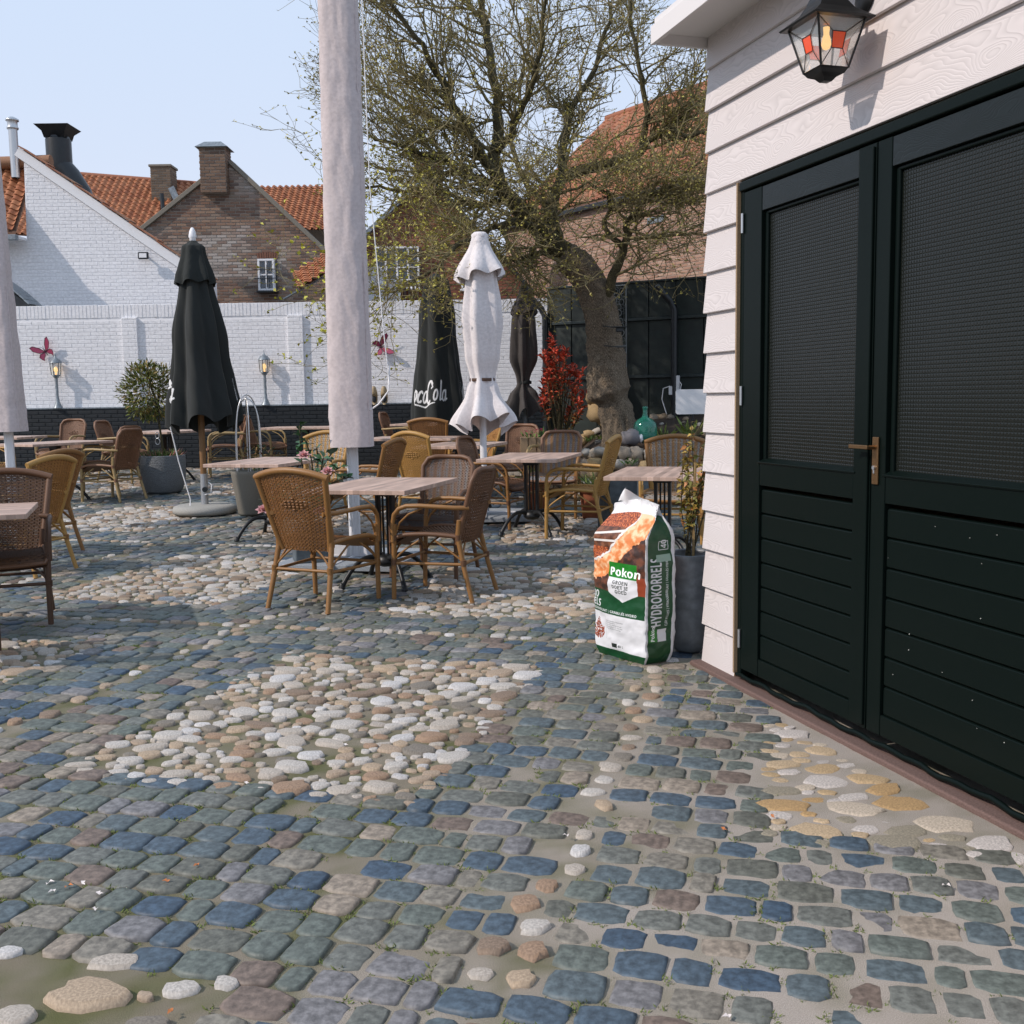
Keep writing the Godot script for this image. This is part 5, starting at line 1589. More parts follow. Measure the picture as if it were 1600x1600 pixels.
func build_umbrellas() -> void:
	var fab := func(r: float, g: float, b: float, rough := 0.9): 
		var m := mat(lin(r, g, b), rough, T.faint, T.n_soft, 2.5, 0.4)
		m.rim_enabled = true; m.rim = 0.2
		return m
	M.cloth_black = fab.call(0.013, 0.017, 0.016); M.cloth_white = fab.call(0.72, 0.68, 0.68); M.cloth_grey = fab.call(0.055, 0.048, 0.045); M.cloth_beige = fab.call(0.58, 0.51, 0.505)
	M.cloth_white.backlight_enabled = true; M.cloth_white.backlight = Color(0.15, 0.14, 0.14)
	M.pole_wood = mat(lin(0.30, 0.15, 0.05), 0.5, T.grain, null, 5.0)
	M.pole_white = mat(lin(0.74, 0.74, 0.76), 0.4)
	M.concrete = mat(lin(0.46, 0.45, 0.41), 0.9, T.grain, T.n_grain, 3.0, 0.6)
	M.slab = mat(lin(0.40, 0.44, 0.48), 0.85, T.grain, T.n_grain, 4.0, 0.4)
	# black umbrella on a round concrete foot
	var p := on(-3.43, -11.75)
	var o := thing("folded_umbrella", "folded black umbrella with wooden pole on a round concrete base", "umbrella", p)
	part(o, "canopy", cloth([[0, 0.03, 2.96], [0.05, 0.10, 2.92], [0.16, 0.15, 2.64], [0.5, 0.26, 1.9], [1.0, 0.36, 0.98]], 8, [[0, 0.05], [0.15, 0.14], [1, 0.20]], 0.6, 112, 32, 0.09, 0.5, Vector3(0.04, 0, 0)), lettered(0))
	part(o, "vent_flap", cloth([[0, 0.035, 2.99], [0.3, 0.12, 2.92], [1.0, 0.205, 2.52]], 8, [[0, 0.05], [1, 0.13]], 0.2, 64, 10, 0.03), M.cloth_black)
	var fin := MB.new()
	fin.lathe([Vector2(0.0, 2.95), Vector2(0.035, 2.96), Vector2(0.035, 3.02), Vector2(0.045, 3.03), Vector2(0.035, 3.09), Vector2(0.015, 3.13), Vector2(0.0, 3.135)], 12)
	part(o, "finial", fin, M.pole_white)
	var pm := MB.new()
	pm.tube([Vector3(0, 0.35, 0), Vector3(0.0, 2.9, 0)], 0.035, 12)
	part(o, "pole", pm, M.pole_wood)
	var sl := MB.new()
	sl.tube([Vector3(0, 0.05, 0), Vector3(0, 0.45, 0)], 0.042, 12)
	part(o, "sleeve", sl, M.steel)
	var kn := MB.new()
	kn.tube([Vector3(0.02, 0.28, 0.03), Vector3(0.03, 0.28, 0.09)], 0.03, 8)
	part(o, "knob", kn, M.black_metal)
	var cd := MB.new()
	cd.tube([Vector3(-0.28, 0.98, 0.2), Vector3(-0.22, 0.6, 0.16), Vector3(-0.13, 0.18, 0.1), Vector3(-0.12, 0.10, 0.15)], 0.007, 5)
	cd.tube([Vector3(0.06, 0.36, 0.04), Vector3(0.10, 0.33, 0.05), Vector3(0.09, 0.24, 0.06), Vector3(0.02, 0.22, 0.06)], 0.006, 5)
	part(o, "cord", cd, M.white_paint)
	var bs := MB.new()
	bs.lathe([Vector2(0.0, 0.0), Vector2(0.30, 0.0), Vector2(0.345, 0.02), Vector2(0.355, 0.055), Vector2(0.34, 0.09), Vector2(0.29, 0.108), Vector2(0.1, 0.112), Vector2(0.0, 0.112)], 36)
	part(o, "base", bs, M.concrete)
	# black lettered umbrella
	o = thing("folded_umbrella", "folded black umbrella with white script lettering near its hem", "umbrella", on(-1.02, -15.2))
	part(o, "canopy", cloth([[0, 0.04, 2.90], [0.08, 0.17, 2.80], [0.3, 0.24, 2.3], [1.0, 0.36, 0.78]], 7, [[0, 0.05], [0.15, 0.08], [1, 0.13]], 1.1, 112, 32, 0.06, 0.3), lettered(1))
	pm = MB.new()
	pm.tube([Vector3(0, 0.0, 0), Vector3(0, 2.95, 0)], 0.03, 10)
	part(o, "pole", pm, M.pole_wood)
	bs = MB.new()
	bs.lathe([Vector2(0.0, 0.0), Vector2(0.30, 0.0), Vector2(0.33, 0.05), Vector2(0.28, 0.09), Vector2(0.0, 0.09)], 28)
	part(o, "base", bs, M.concrete)
	# white umbrella
	o = thing("folded_umbrella", "folded white umbrella tied with a dark strap on a white pole", "umbrella", on(-0.29, -11.1))
	part(o, "canopy", cloth([[0, 0.10, 2.86], [0.15, 0.15, 2.55], [0.45, 0.19, 2.05], [0.62, 0.165, 1.70], [0.70, 0.125, 1.50], [0.735, 0.12, 1.45], [0.80, 0.15, 1.32], [1.0, 0.27, 0.97]], 7, [[0, 0.04], [0.3, 0.16], [0.72, 0.12], [1, 0.32]], 0.3, 112, 36, 0.10, 0.8), M.cloth_white)
	part(o, "vent_flap", cloth([[0, 0.055, 2.93], [0.1, 0.085, 2.91], [1.0, 0.235, 2.50]], 7, [[0, 0.02], [1, 0.17]], 0.9, 72, 12, 0.05), M.cloth_white)
	part(o, "top_cap", _lathe([Vector2(0.085, 2.90), Vector2(0.088, 2.93), Vector2(0.06, 2.955), Vector2(0.0, 2.96)]), M.cloth_white)
	part(o, "strap", _lathe([Vector2(0.128, 1.435), Vector2(0.132, 1.44), Vector2(0.132, 1.462), Vector2(0.128, 1.468)]), M.cane_dark)
	pm = MB.new()
	pm.tube([Vector3(0, 0.05, 0), Vector3(0, 2.9, 0)], 0.036, 12)
	part(o, "pole", pm, M.pole_white)
	part(o, "base", _boxes([[Vector3(0, 0.03, 0), Vector3(0.95, 0.05, 0.95), 0.01]]), M.slab)
	part(o, "base_frame", _boxes([[Vector3(0.0, 0.062, 0), Vector3(0.97, 0.014, 0.06), 0.003], [Vector3(0.0, 0.0625, 0), Vector3(0.06, 0.013, 0.97), 0.003]]), M.pole_white)
	# grey umbrella
	o = thing("folded_umbrella", "folded dark grey umbrella knotted at the waist beside the rockery", "umbrella", on(0.20, -14.3))
	part(o, "canopy", cloth([[0, 0.05, 2.58], [0.2, 0.16, 2.15], [0.5, 0.175, 1.7], [0.66, 0.08, 1.40], [0.71, 0.07, 1.35], [0.82, 0.16, 1.20], [1.0, 0.24, 0.97]], 6, [[0, 0.05], [0.3, 0.2], [0.7, 0.2], [1, 0.36]], 2.2, 96, 34, 0.12, 2.2, Vector3(-0.04, 0, 0)), M.cloth_grey)
	part(o, "vent_flap", cloth([[0, 0.03, 2.64], [0.12, 0.06, 2.61], [1.0, 0.165, 2.27]], 6, [[0, 0.02], [1, 0.14]], 0.4, 64, 10, 0.03), M.cloth_grey)
	part(o, "top_cap", _lathe([Vector2(0.06, 2.60), Vector2(0.062, 2.63), Vector2(0.03, 2.66), Vector2(0.0, 2.662)]), M.cloth_grey)
	part(o, "tie", _lathe([Vector2(0.078, 1.345), Vector2(0.09, 1.35), Vector2(0.09, 1.385), Vector2(0.08, 1.39)]), M.cloth_black)
	pm = MB.new()
	pm.tube([Vector3(0, 0.0, 0), Vector3(0, 2.6, 0)], 0.026, 10)
	part(o, "pole", pm, M.zinc)
	# big mast umbrellas in beige covers
	var cover := func(at: Vector3, label: String, y0: float, y1: float, r0: float, r1: float, sq: float) -> Node3D:
		var c := thing("covered_mast_umbrella", label, "umbrella", at, 0.0, "mast umbrellas in beige covers")
		var mb := MB.new()
		var rows := []
		var f := FastNoiseLite.new()
		f.seed = 5; f.frequency = 1.0; f.fractal_octaves = 3
		for r in 91:
			var t := r / 90.0
			var y := lerpf(y0, y1, t)
			var rr := lerpf(r0, r1, t) * (1.0 if t < 0.93 else sqrt(maxf(0.02, 1.0 - pow((t - 0.93) / 0.07, 2.0))))
			var row := PackedVector3Array()
			for k in 56:
				var th := TAU * k / 56.0
				var q: float = rr / pow(pow(absf(cos(th)), 3.2) + pow(absf(sin(th)), 3.2), 1 / 3.2)
				q *= 1.0 + 0.05 * f.get_noise_3d(cos(th) * 1.4, y * 2.2, sin(th) * 1.4) + 0.045 * f.get_noise_3d(cos(th) * 3 + y * 2.0, y * 4.0, sin(th) * 3) + 0.02 * f.get_noise_3d(cos(th) * 3, y * 11.0, sin(th) * 3 + y * 3.0)
				q *= 1.0 - 0.03 * exp(-pow((fposmod(y - 1.9, 1.24) - 0.62) / 0.025, 2.0))
				row.append(Vector3(cos(th) * q, y, sin(th) * q))
			rows.append(row)
		mb.grid(rows, true, true)
		part(c, "cover", mb.outward(), M.cloth_beige)
		var zp := MB.new()
		var zl := []
		for k in 30:
			var t := k / 29.0
			zl.append(Vector3(lerpf(r0, r1, t) * 0.93, lerpf(y0, y1 * 0.97, t), lerpf(r0, r1, t) * 0.60))
		zp.tube(zl, 0.009, 5)
		part(c, "zip_flap", zp, M.cloth_beige)
		var pl := MB.new()
		pl.box(Vector3(0, (y0 + 0.4) / 2, 0), Vector3(0.085, y0 + 0.4, 0.085), Basis(Vector3.UP, 0.35), 0.012)
		for e in [-0.022, 0.0, 0.022]: pl.box(Vector3(0, (y0 + 0.4) / 2, 0) + Basis(Vector3.UP, 0.35) * Vector3(e, 0, 0.043), Vector3(0.007, y0 + 0.3, 0.006), Basis(Vector3.UP, 0.35), 0.002)
		part(c, "mast", pl, M.pole_white)
		return c
	var big: Node3D = cover.call(on(-1.30, -8.65), "tall square mast umbrella in a creased beige cover on paving slabs", 0.955, 5.3, 0.172, 0.145, 3.2)
	var rp := MB.new()
	rp.tube([Vector3(0.19, 4.9, 0.1), Vector3(0.22, 3.0, 0.12), Vector3(0.30, 1.9, 0.16), Vector3(0.34, 1.45, 0.18)], 0.004, 4)
	rp.tube([Vector3(0.34, 1.6, 0.16), Vector3(0.33, 1.40, 0.18), Vector3(0.25, 1.30, 0.16), Vector3(0.17, 1.25, 0.10)], 0.007, 5)
	part(big, "rope", rp, M.white_paint)
	for k in 4:
		part(big, "base_slab", _tilt([[Vector3([-0.255, 0.255, -0.255, 0.255][k], 0.028, [-0.255, -0.255, 0.255, 0.255][k]), Vector3(0.49, 0.045, 0.49), 0.006]], atan2(-E1.z, E1.x) + 0.05), M.slab)
	part(big, "base_frame", _tilt([[Vector3(0, 0.030, 0), Vector3(1.06, 0.06, 0.018), 0.003], [Vector3(0, 0.0305, 0), Vector3(0.018, 0.059, 1.06), 0.003], [Vector3(0.12, 0.10, 0), Vector3(0.2, 0.10, 0.012), 0.003], [Vector3(-0.12, 0.10, 0), Vector3(0.2, 0.10, 0.012), 0.003]], atan2(-E1.z, E1.x) + 0.05), M.pole_white)
	cover.call(on(-4.98, -10.5), "mast umbrella in a beige cover at the edge of the yard beside the left tables", 1.02, 4.4, 0.165, 0.05, 3.0)
func _tilt(list: Array, turn: float) -> MB:
	var mb := MB.new()
	var b := Basis(Vector3.UP, turn)
	for q in list: mb.box(b * q[0], q[1], b, q[2])
	return mb
func _lathe(prof: Array, sides := 24) -> MB:
	var mb := MB.new()
	mb.lathe(prof, sides)
	return mb

# white script along the hem of the black umbrellas
func stroke(img: Image, pts: Array, w: float, col: Color) -> void:
	for k in pts.size() - 1:
		var a: Vector2 = pts[k]; var b: Vector2 = pts[k + 1]
		var n := int(a.distance_to(b) / 1.5) + 1
		for j in n + 1:
			var p := a.lerp(b, j / float(n))
			var r: float = w * (0.55 + 0.45 * absf((b - a).normalized().y))
			for y in range(int(p.y - r), int(p.y + r) + 1):
				for x in range(int(p.x - r), int(p.x + r) + 1):
					if Vector2(x - p.x, y - p.y).length() <= r and y >= 0 and y < img.get_height():
						img.set_pixel(posmod(x, img.get_width()), y, col)
func arc(c: Vector2, rx: float, ry: float, a0: float, a1: float) -> Array:
	var out := []
	for k in 15:
		var a := deg_to_rad(lerpf(a0, a1, k / 14.0))
		out.append(c + Vector2(cos(a) * rx + sin(a) * ry * 0.28, -sin(a) * ry))
	return out
func lettered(which: int) -> StandardMaterial3D:
	var img := Image.create(1024, 512, false, Image.FORMAT_RGB8)
	img.fill(Color(0.118, 0.136, 0.13))
	var w := Color(0.86, 0.86, 0.86)
	var x := 0.0
	for rep in [1, 2][which]:
		x = rep * 512 + ([350, 20][which])
		var y := 418.0
		var s: float = 34.0
		for ch in "CocaCola":
			match ch:
				"C":
					stroke(img, arc(Vector2(x + s * 0.75, y - s * 0.35), s * 0.70, s * 1.05, 50, 300), 6.5, w)
					stroke(img, [Vector2(x + s * 1.2, y - s * 1.25), Vector2(x + s * 1.5, y - s * 0.85), Vector2(x + s * 1.2, y - s * 0.7)], 4.0, w)
					x += s * 1.7
				"o":
					stroke(img, arc(Vector2(x + s * 0.35, y), s * 0.34, s * 0.52, 0, 360), 5.0, w)
					x += s * 0.95
				"c":
					stroke(img, arc(Vector2(x + s * 0.35, y), s * 0.34, s * 0.52, 50, 310), 5.0, w)
					x += s * 0.85
				"a":
					stroke(img, arc(Vector2(x + s * 0.35, y), s * 0.34, s * 0.52, 0, 360), 4.5, w)
					stroke(img, [Vector2(x + s * 0.8, y - s * 0.5), Vector2(x + s * 0.66, y + s * 0.42), Vector2(x + s * 0.98, y + s * 0.3)], 5.0, w)
					x += s * 1.1
				"l":
					stroke(img, [Vector2(x + s * 0.55, y - s * 1.4), Vector2(x + s * 0.22, y + s * 0.45), Vector2(x + s * 0.5, y + s * 0.4)], 5.0, w)
					x += s * 0.7
		stroke(img, [Vector2(rep * 512 + 90, y + s * 0.75), Vector2(rep * 512 + 150, y + s * 0.95), Vector2(rep * 512 + 240, y + s * 0.8)], 4.0, w)
	var m := StandardMaterial3D.new()
	m.albedo_texture = tex(img)
	m.roughness = 0.9
	m.uv1_scale = Vector3(-1, 1, 1)
	m.rim_enabled = true; m.rim = 0.2
	m.cull_mode = BaseMaterial3D.CULL_DISABLED
	return m

# ---------- tree
func px(x: float, y: float, d: float) -> Vector3:     # a point measured off the photograph, carried to its own distance d
	var cam := get_node("camera") as Camera3D
	var r := cam.transform.basis * Vector3((x - 800) / 1650.0, -(y - 800) / 1650.0, -1)
	return cam.transform.origin + r * (d / -r.z)
func smooth_path(p: Array, n: int) -> Array:
	var out := []
	for k in p.size() - 1:
		var a: Vector3 = p[maxi(k - 1, 0)]; var b: Vector3 = p[k]; var c: Vector3 = p[k + 1]; var d: Vector3 = p[mini(k + 2, p.size() - 1)]
		for j in n:
			var t := j / float(n)
			out.append(0.5 * ((2.0 * b) + (c - a) * t + (2.0 * a - 5.0 * b + 4.0 * c - d) * t * t + (3.0 * b - a - 3.0 * c + d) * t * t * t))
	out.append(p[p.size() - 1])
	return out
func build_tree() -> void:
	var bark := noise_image(0.03, 0.25, 1.1, 4, FastNoiseLite.TYPE_SIMPLEX, 512, 77, 1.0, 0.65)
	M.bark = mat(lin(0.50, 0.39, 0.27), 0.95, tex(bark), bump(bark, 22.0), 2.6, 2.0)
	M.bark.uv1_scale = Vector3(5.0, 1.7, 5.0)
	M.limb = mat(lin(0.16, 0.135, 0.065), 0.95, tex(bark), bump(bark, 10.0), 3.0, 1.0)
	M.twig = mat(lin(0.21, 0.175, 0.085), 0.9)
	var base := px(966, 668, 13.5)
	base.y = 0.55
	var t := thing("gnarled_tree", "old gnarled tree coming into leaf with a swollen trunk on the rockery", "tree", base)
	var L := func(x: float, y: float, d := 13.5) -> Vector3: return px(x, y, d) - base
	# trunk with the swollen graft
	var tr := MB.new()
	var tp: Array = smooth_path([Vector3(0.03, -0.1, 0.02), L.call(966, 668), L.call(957, 628), L.call(951, 606), L.call(948, 570), L.call(944, 530), L.call(938, 490), L.call(926, 450), L.call(905, 418), L.call(878, 400)], 9)
	var f := FastNoiseLite.new()
	f.seed = 3; f.frequency = 2.4; f.fractal_octaves = 3
	var rows := []
	for k in tp.size():
		var s := k / float(tp.size() - 1)
		var rad := 0.20
		if s < 0.22: rad = lerpf(0.25, 0.195, s / 0.22)
		elif s < 0.30: rad = lerpf(0.195, 0.285, (s - 0.22) / 0.08)
		elif s < 0.45: rad = lerpf(0.285, 0.235, (s - 0.30) / 0.15)
		else: rad = lerpf(0.235, 0.175, (s - 0.45) / 0.55)
		var d: Vector3 = (tp[mini(k + 1, tp.size() - 1)] - tp[maxi(k - 1, 0)]).normalized()
		var x := d.cross(Vector3(0, 0, 1)).normalized()
		var y := d.cross(x)
		var row := PackedVector3Array()
		for j in 52:
			var a := TAU * j / 52
			var nn := x * cos(a) + y * sin(a)
			var q: float = rad * (1.0 + 0.16 * f.get_noise_3dv(tp[k] + nn * 0.5) + 0.05 * sin(a * 5 + s * 4.0) + 0.13 * f.get_noise_3dv((tp[k] * Vector3(1, 0.45, 1) + nn * 0.35) * 4.5) + 0.05 * f.get_noise_3dv((tp[k] * Vector3(1, 0.5, 1) + nn * 0.3) * 11.0))
			row.append(tp[k] + nn * q)
		rows.append(row)
	tr.grid(rows, true, false)
	part(t, "trunk", tr.outward(), M.bark)
	# main limbs: px, py, distance ; start radius, end radius
	var limbs := [
		[[[905, 418, 13.5], [870, 385, 13.5], [840, 355, 13.45], [812, 325, 13.4], [785, 290, 13.4], [772, 250, 13.4], [778, 190, 13.5], [770, 110, 13.6], [755, 20, 13.8], [745, -60, 14.0]], 0.165, 0.03],
		[[[785, 290, 13.4], [755, 245, 13.2], [725, 190, 13.1], [690, 125, 13.0], [650, 60, 12.8], [610, 0, 12.7]], 0.075, 0.02],
		[[[790, 298, 13.4], [740, 275, 13.2], [690, 250, 13.0], [640, 235, 12.8], [585, 215, 12.7]], 0.06, 0.015],
		[[[800, 310, 13.4], [750, 320, 13.6], [690, 300, 13.9], [620, 300, 14.2], [560, 290, 14.4]], 0.05, 0.014],
		[[[842, 360, 13.4], [790, 350, 12.8], [730, 370, 12.3], [690, 405, 12.0], [650, 440, 11.8], [600, 455, 11.7]], 0.05, 0.010],
		[[[870, 388, 13.5], [862, 330, 13.7], [876, 280, 13.9], [880, 225, 14.1], [900, 160, 14.3], [935, 90, 14.5], [955, 0, 14.7]], 0.10, 0.02],
		[[[876, 275, 13.9], [925, 262, 13.9], [975, 250, 13.8], [1010, 225, 13.8], [1040, 195, 13.7], [1085, 165, 13.7], [1130, 120, 13.6]], 0.085, 0.018],
		[[[940, 480, 13.45], [958, 430, 13.3], [976, 392, 13.2], [984, 350, 13.1], [997, 318, 13.0], [1030, 300, 12.9], [1062, 280, 12.8], [1100, 240, 12.7]], 0.075, 0.012],
		[[[978, 390, 13.2], [945, 355, 13.1], [955, 320, 13.0], [930, 290, 12.9], [880, 300, 12.8], [850, 320, 12.7]], 0.04, 0.010],
		[[[866, 395, 13.5], [835, 398, 13.3], [805, 410, 13.2], [775, 395, 13.0], [740, 360, 12.9]], 0.045, 0.010],
		[[[1000, 240, 13.8], [1010, 180, 13.7], [1000, 110, 13.6], [985, 40, 13.5], [990, -40, 13.4]], 0.05, 0.014],
		[[[775, 235, 13.4], [810, 180, 13.1], [840, 110, 12.8], [850, 30, 12.6], [860, -50, 12.5]], 0.06, 0.014],
		[[[862, 330, 13.7], [820, 280, 14.3], [800, 210, 14.8], [815, 130, 15.2], [830, 40, 15.4]], 0.05, 0.014],
		[[[740, 215, 13.15], [690, 190, 13.4], [630, 165, 13.7], [575, 120, 13.9], [540, 90, 14.0]], 0.04, 0.012],
		[[[1040, 195, 13.7], [1075, 215, 13.2], [1110, 205, 12.9], [1150, 190, 12.6]], 0.035, 0.012],
	]
	var twigs := MB.new()
	var leaves := MB.new()
	var crown_mid: Vector3 = L.call(830, 230)
	var stack := []
	for q in limbs:
		var cp := []
		for p in q[0]: cp.append(L.call(p[0], p[1], p[2]))
		var path: Array = smooth_path(cp, 5)
		for k in range(1, path.size()): path[k] += Vector3(f.get_noise_3dv(path[k] * 1.3), f.get_noise_3dv(path[k] * 1.3 + Vector3(9, 0, 0)), f.get_noise_3dv(path[k] * 1.3 + Vector3(0, 9, 0))) * 0.07
		var rr := []
		for k in path.size(): rr.append(lerpf(q[1], q[2], pow(k / float(path.size() - 1), 0.8)))
		var mb := MB.new()
		mb.tube(path, rr, 9)
		part(t, "limb", mb, M.limb)
		for k in range(4, path.size()):
			var here: float = rr[k]
			for rep in (2 if here < 0.05 else 1):
				if rng.randf() < 0.55: stack.append([path[k], (path[k] - path[k - 1]).normalized(), rnd(0.5, 1.1), minf(here * 0.5, 0.022), 1])
	while stack.size() > 0:
		var b: Array = stack.pop_back()
		var lvl: int = b[4]
		var out: Vector3 = (b[0] - crown_mid)
		out = (out * Vector3(1, 0.7, 1)).normalized()
		var side := Vector3(rnd(-1, 1), rnd(-0.6, 0.9), rnd(-1, 1)).normalized()
		var dir: Vector3 = (b[1] * 0.45 + out * (0.55 if lvl == 1 else 0.3) + side * 0.9 + Vector3(0, 0.12, 0)).normalized()
		var n := 5 if lvl < 3 else 3
		var p: Vector3 = b[0]
		var path := [p]
		var step: float = b[2] / n
		for k in n:
			dir = (dir + Vector3(rnd(-1, 1), rnd(-0.8, 1.0), rnd(-1, 1)) * 0.33).normalized()
			p += dir * step
			path.append(p)
		if lvl < 3 or b[2] > 0.1:
			var rr := []
			for k in path.size(): rr.append(maxf(0.0022, lerpf(b[3], b[3] * 0.35, k / float(n))))
			twigs.tube(path, rr, 4 if lvl < 3 else 3, false)
		if lvl < 3:
			for k in range(1, path.size()):
				for rep in 2:
					if rng.randf() < (0.76 if lvl == 1 else 0.55): stack.append([path[k], (path[k] - path[k - 1]).normalized(), b[2] * rnd(0.42, 0.66), maxf(0.003, b[3] * 0.5), lvl + 1])
		else:
			var wp: Vector3 = p + base
			var s := to_screen(wp)
			var green := clampf((760 - s.x) / 260.0, 0.0, 1.0) * clampf((s.y - 150) / 160.0, 0.0, 1.0)
			for rep in (5 if rng.randf() < 0.30 + green else 3):
				if rng.randf() < 0.25: continue
				var c := Color(0.36, 0.31, 0.09).lerp(Color(0.47, 0.46, 0.05), clampf(green + rnd(-0.35, 0.35), 0, 1))
				leaves.col = c * rnd(0.75, 1.2)
				var ld := Vector3(rnd(-1, 1), rnd(-0.4, 1), rnd(-1, 1)).normalized()
				leaves.leaf(path[path.size() - 1 - (rng.randi() % 2)], ld, Vector3(rnd(-1, 1), 1, rnd(-1, 1)).normalized(), rnd(0.022, 0.045) * (1.0 + 0.5 * green), rnd(0.016, 0.030) * (1.0 + 0.5 * green))
	var crown := Node3D.new()
	crown.name = "crown"
	t.add_child(crown)
	stuff(crown, "twigs", twigs, M.twig)
	M.leaf_v = mat(Color.WHITE, 0.6, null, null, 1, 1, true)
	M.leaf_v.backlight_enabled = true; M.leaf_v.backlight = Color(0.35, 0.35, 0.12)
	stuff(crown, "leaves", leaves, M.leaf_v)
	# bird table and dish hung on the trunk
	var bt := thing("bird_feeder", "small dark bird feeder tray fixed beside the tree trunk", "bird feeder", px(968, 511, 13.2))
	part(bt, "tray", _boxes([[Vector3.ZERO, Vector3(0.17, 0.012, 0.12), 0.003]]), M.black_metal)
	part(bt, "hopper", _boxes([[Vector3(0.0, -0.035, 0), Vector3(0.09, 0.05, 0.06), 0.008]]), M.black_metal)
	part(bt, "bracket", _bar(Vector3(-0.2, 0.02, -0.05), Vector3(-0.07, 0.0, 0), Vector3(0, 0, 1), 0.012, 0.012), M.black_metal)
	var dh := thing("bird_bath_dish", "small pale dish on an arm below the bird feeder", "dish", px(970, 543, 13.2))
	part(dh, "dish", _lathe([Vector2(0, 0), Vector2(0.05, 0.0), Vector2(0.065, 0.02), Vector2(0.06, 0.022), Vector2(0.04, 0.008), Vector2(0, 0.006)], 16), M.zinc)
	part(dh, "arm", _bar(Vector3(-0.2, 0.03, -0.06), Vector3(-0.05, 0.01, 0), Vector3(0, 0, 1), 0.010, 0.010), M.black_metal)

# ---------- rockery
func mound(x: float, z: float) -> float:
	var g := gh(Vector3(x, 0, z))
	var d := minf(front_gap(x, z), (x - 0.12) * 0.9)
	return g - 0.05 + 0.85 * smoothstep(0.0, 1.5, d) + 0.12 * smoothstep(1.2, 2.6, d)
func front_gap(x: float, z: float) -> float:   # how far behind the front line of the bed
	var fz := -13.3
	var line := [[-0.2, -14.2], [0.45, -13.3], [0.75, -12.55], [1.3, -12.15], [2.2, -11.95], [3.4, -11.85]]
	for k in line.size() - 1:
		if x >= line[k][0] and x <= line[k + 1][0]: fz = lerpf(line[k][1], line[k + 1][1], (x - line[k][0]) / (line[k + 1][0] - line[k][0]))
	if x > 3.4: fz = -11.85
	return fz - z
func build_rockery() -> void:
	var bed := MB.new()
	var rows := []
	var f := FastNoiseLite.new()
	f.seed = 12; f.frequency = 1.5
	for r in 40:
		var z := -11.75 - r * 0.105
		var row := PackedVector3Array()
		for k in 46:
			var x := -0.1 + k * 0.08
			row.append(Vector3(x, mound(x, z) + 0.03 * f.get_noise_2d(x * 3, z * 3), z))
		rows.append(row)
	bed.grid(rows, false, false)
	var rk := thing("rockery", "raised rockery bed of soil and rounded stones under the tree", "rockery", Vector3.ZERO)
	part(rk, "soil", bed, M.soil)
	var variants := []
	for k in 10:
		var mb := MB.new()
		mb.sphere(Vector3.ZERO, Vector3.ONE, 11, 7, Basis.IDENTITY, 0.20, k * 2.7)
		variants.append(mb.mesh())
	var rocks := []
	for c in [[0.56, 0.47, 0.36], [0.48, 0.36, 0.24], [0.38, 0.32, 0.25], [0.64, 0.59, 0.52], [0.52, 0.37, 0.19], [0.30, 0.26, 0.21], [0.46, 0.43, 0.38]]: rocks.append(mat(lin(c[0], c[1], c[2]), 0.85, T.grain, T.n_grain, 3.5, 1.0))
	var put := func(p: Vector3, s: float, m = null):
		var bs := Basis(Vector3.UP, rnd(0, TAU)) * Basis(Vector3(1, 0, 0), rnd(-0.4, 0.4)) * Basis.from_scale(Vector3(s * rnd(0.85, 1.35), s * rnd(0.6, 0.9), s * rnd(0.8, 1.15)))
		part(rk, "stone", pick(variants), m if m != null else pick(rocks), Transform3D(bs, p))
	# front wall of the bed
	var line := [[0.30, -13.5], [0.45, -13.25], [0.75, -12.5], [1.3, -12.1], [2.2, -11.9], [3.3, -11.8]]
	for k in line.size() - 1:
		var a := Vector3(line[k][0], 0, line[k][1]); var b := Vector3(line[k + 1][0], 0, line[k + 1][1])
		var n := int((b - a).length() / 0.17) + 1
		for lay in 5:
			for j in n:
				var p := a.lerp(b, (j + 0.5 * (lay % 2) + rnd(-0.15, 0.15)) / n)
				p += Vector3(rnd(-0.03, 0.03), 0, -0.045 * lay + rnd(-0.03, 0.03))
				p.y = gh(p) + 0.05 + lay * 0.125 + rnd(-0.02, 0.02)
				put.call(p, rnd(0.075, 0.115))
	# stones on top, along the fence and round the tree
	for q in [[800, 648], [808, 660], [815, 650], [826, 655], [795, 655], [832, 640], [845, 650], [852, 630], [900, 640], [912, 632], [925, 640], [935, 630], [880, 645], [890, 652], [868, 660], [858, 668], [1022, 655], [1035, 652], [1045, 660], [1038, 668], [1052, 668], [1060, 655], [1072, 660], [1066, 672], [1080, 665], [1092, 660], [1085, 675], [1100, 668], [1108, 662], [1048, 678], [1030, 672], [993, 640], [985, 648], [1000, 646], [1018, 644], [1028, 645], [1090, 685], [1104, 682]]:
		var d := 14.6
		var p := px(q[0], q[1], d)
		for it in 30:
			p = px(q[0], q[1], d)
			if p.y > mound(p.x, p.z) + 0.03: d += 0.06
			else: break
			if d > 15.4: break
		d = clampf(d, 12.3, 15.2)
		p = px(q[0], q[1], d)
		put.call(Vector3(p.x, minf(p.y, mound(p.x, p.z) + 0.06), p.z), rnd(0.07, 0.12))
	for q in [[935, 645, 0.17], [948, 660, 0.12], [928, 622, 0.10]]:
		put.call(px(q[0], q[1], 13.9), q[2], rocks[4])
	for k in 40:
		var x := rnd(0.4, 2.9)
		var z := rnd(-14.6, -12.4)
		put.call(Vector3(x, mound(x, z) + 0.015, z), rnd(0.025, 0.06))
	# big mottled stone at the foot of the trunk
	var fs := thing("round_stone", "round grey mottled stone lying at the foot of the tree", "stone", px(985, 684, 12.75))
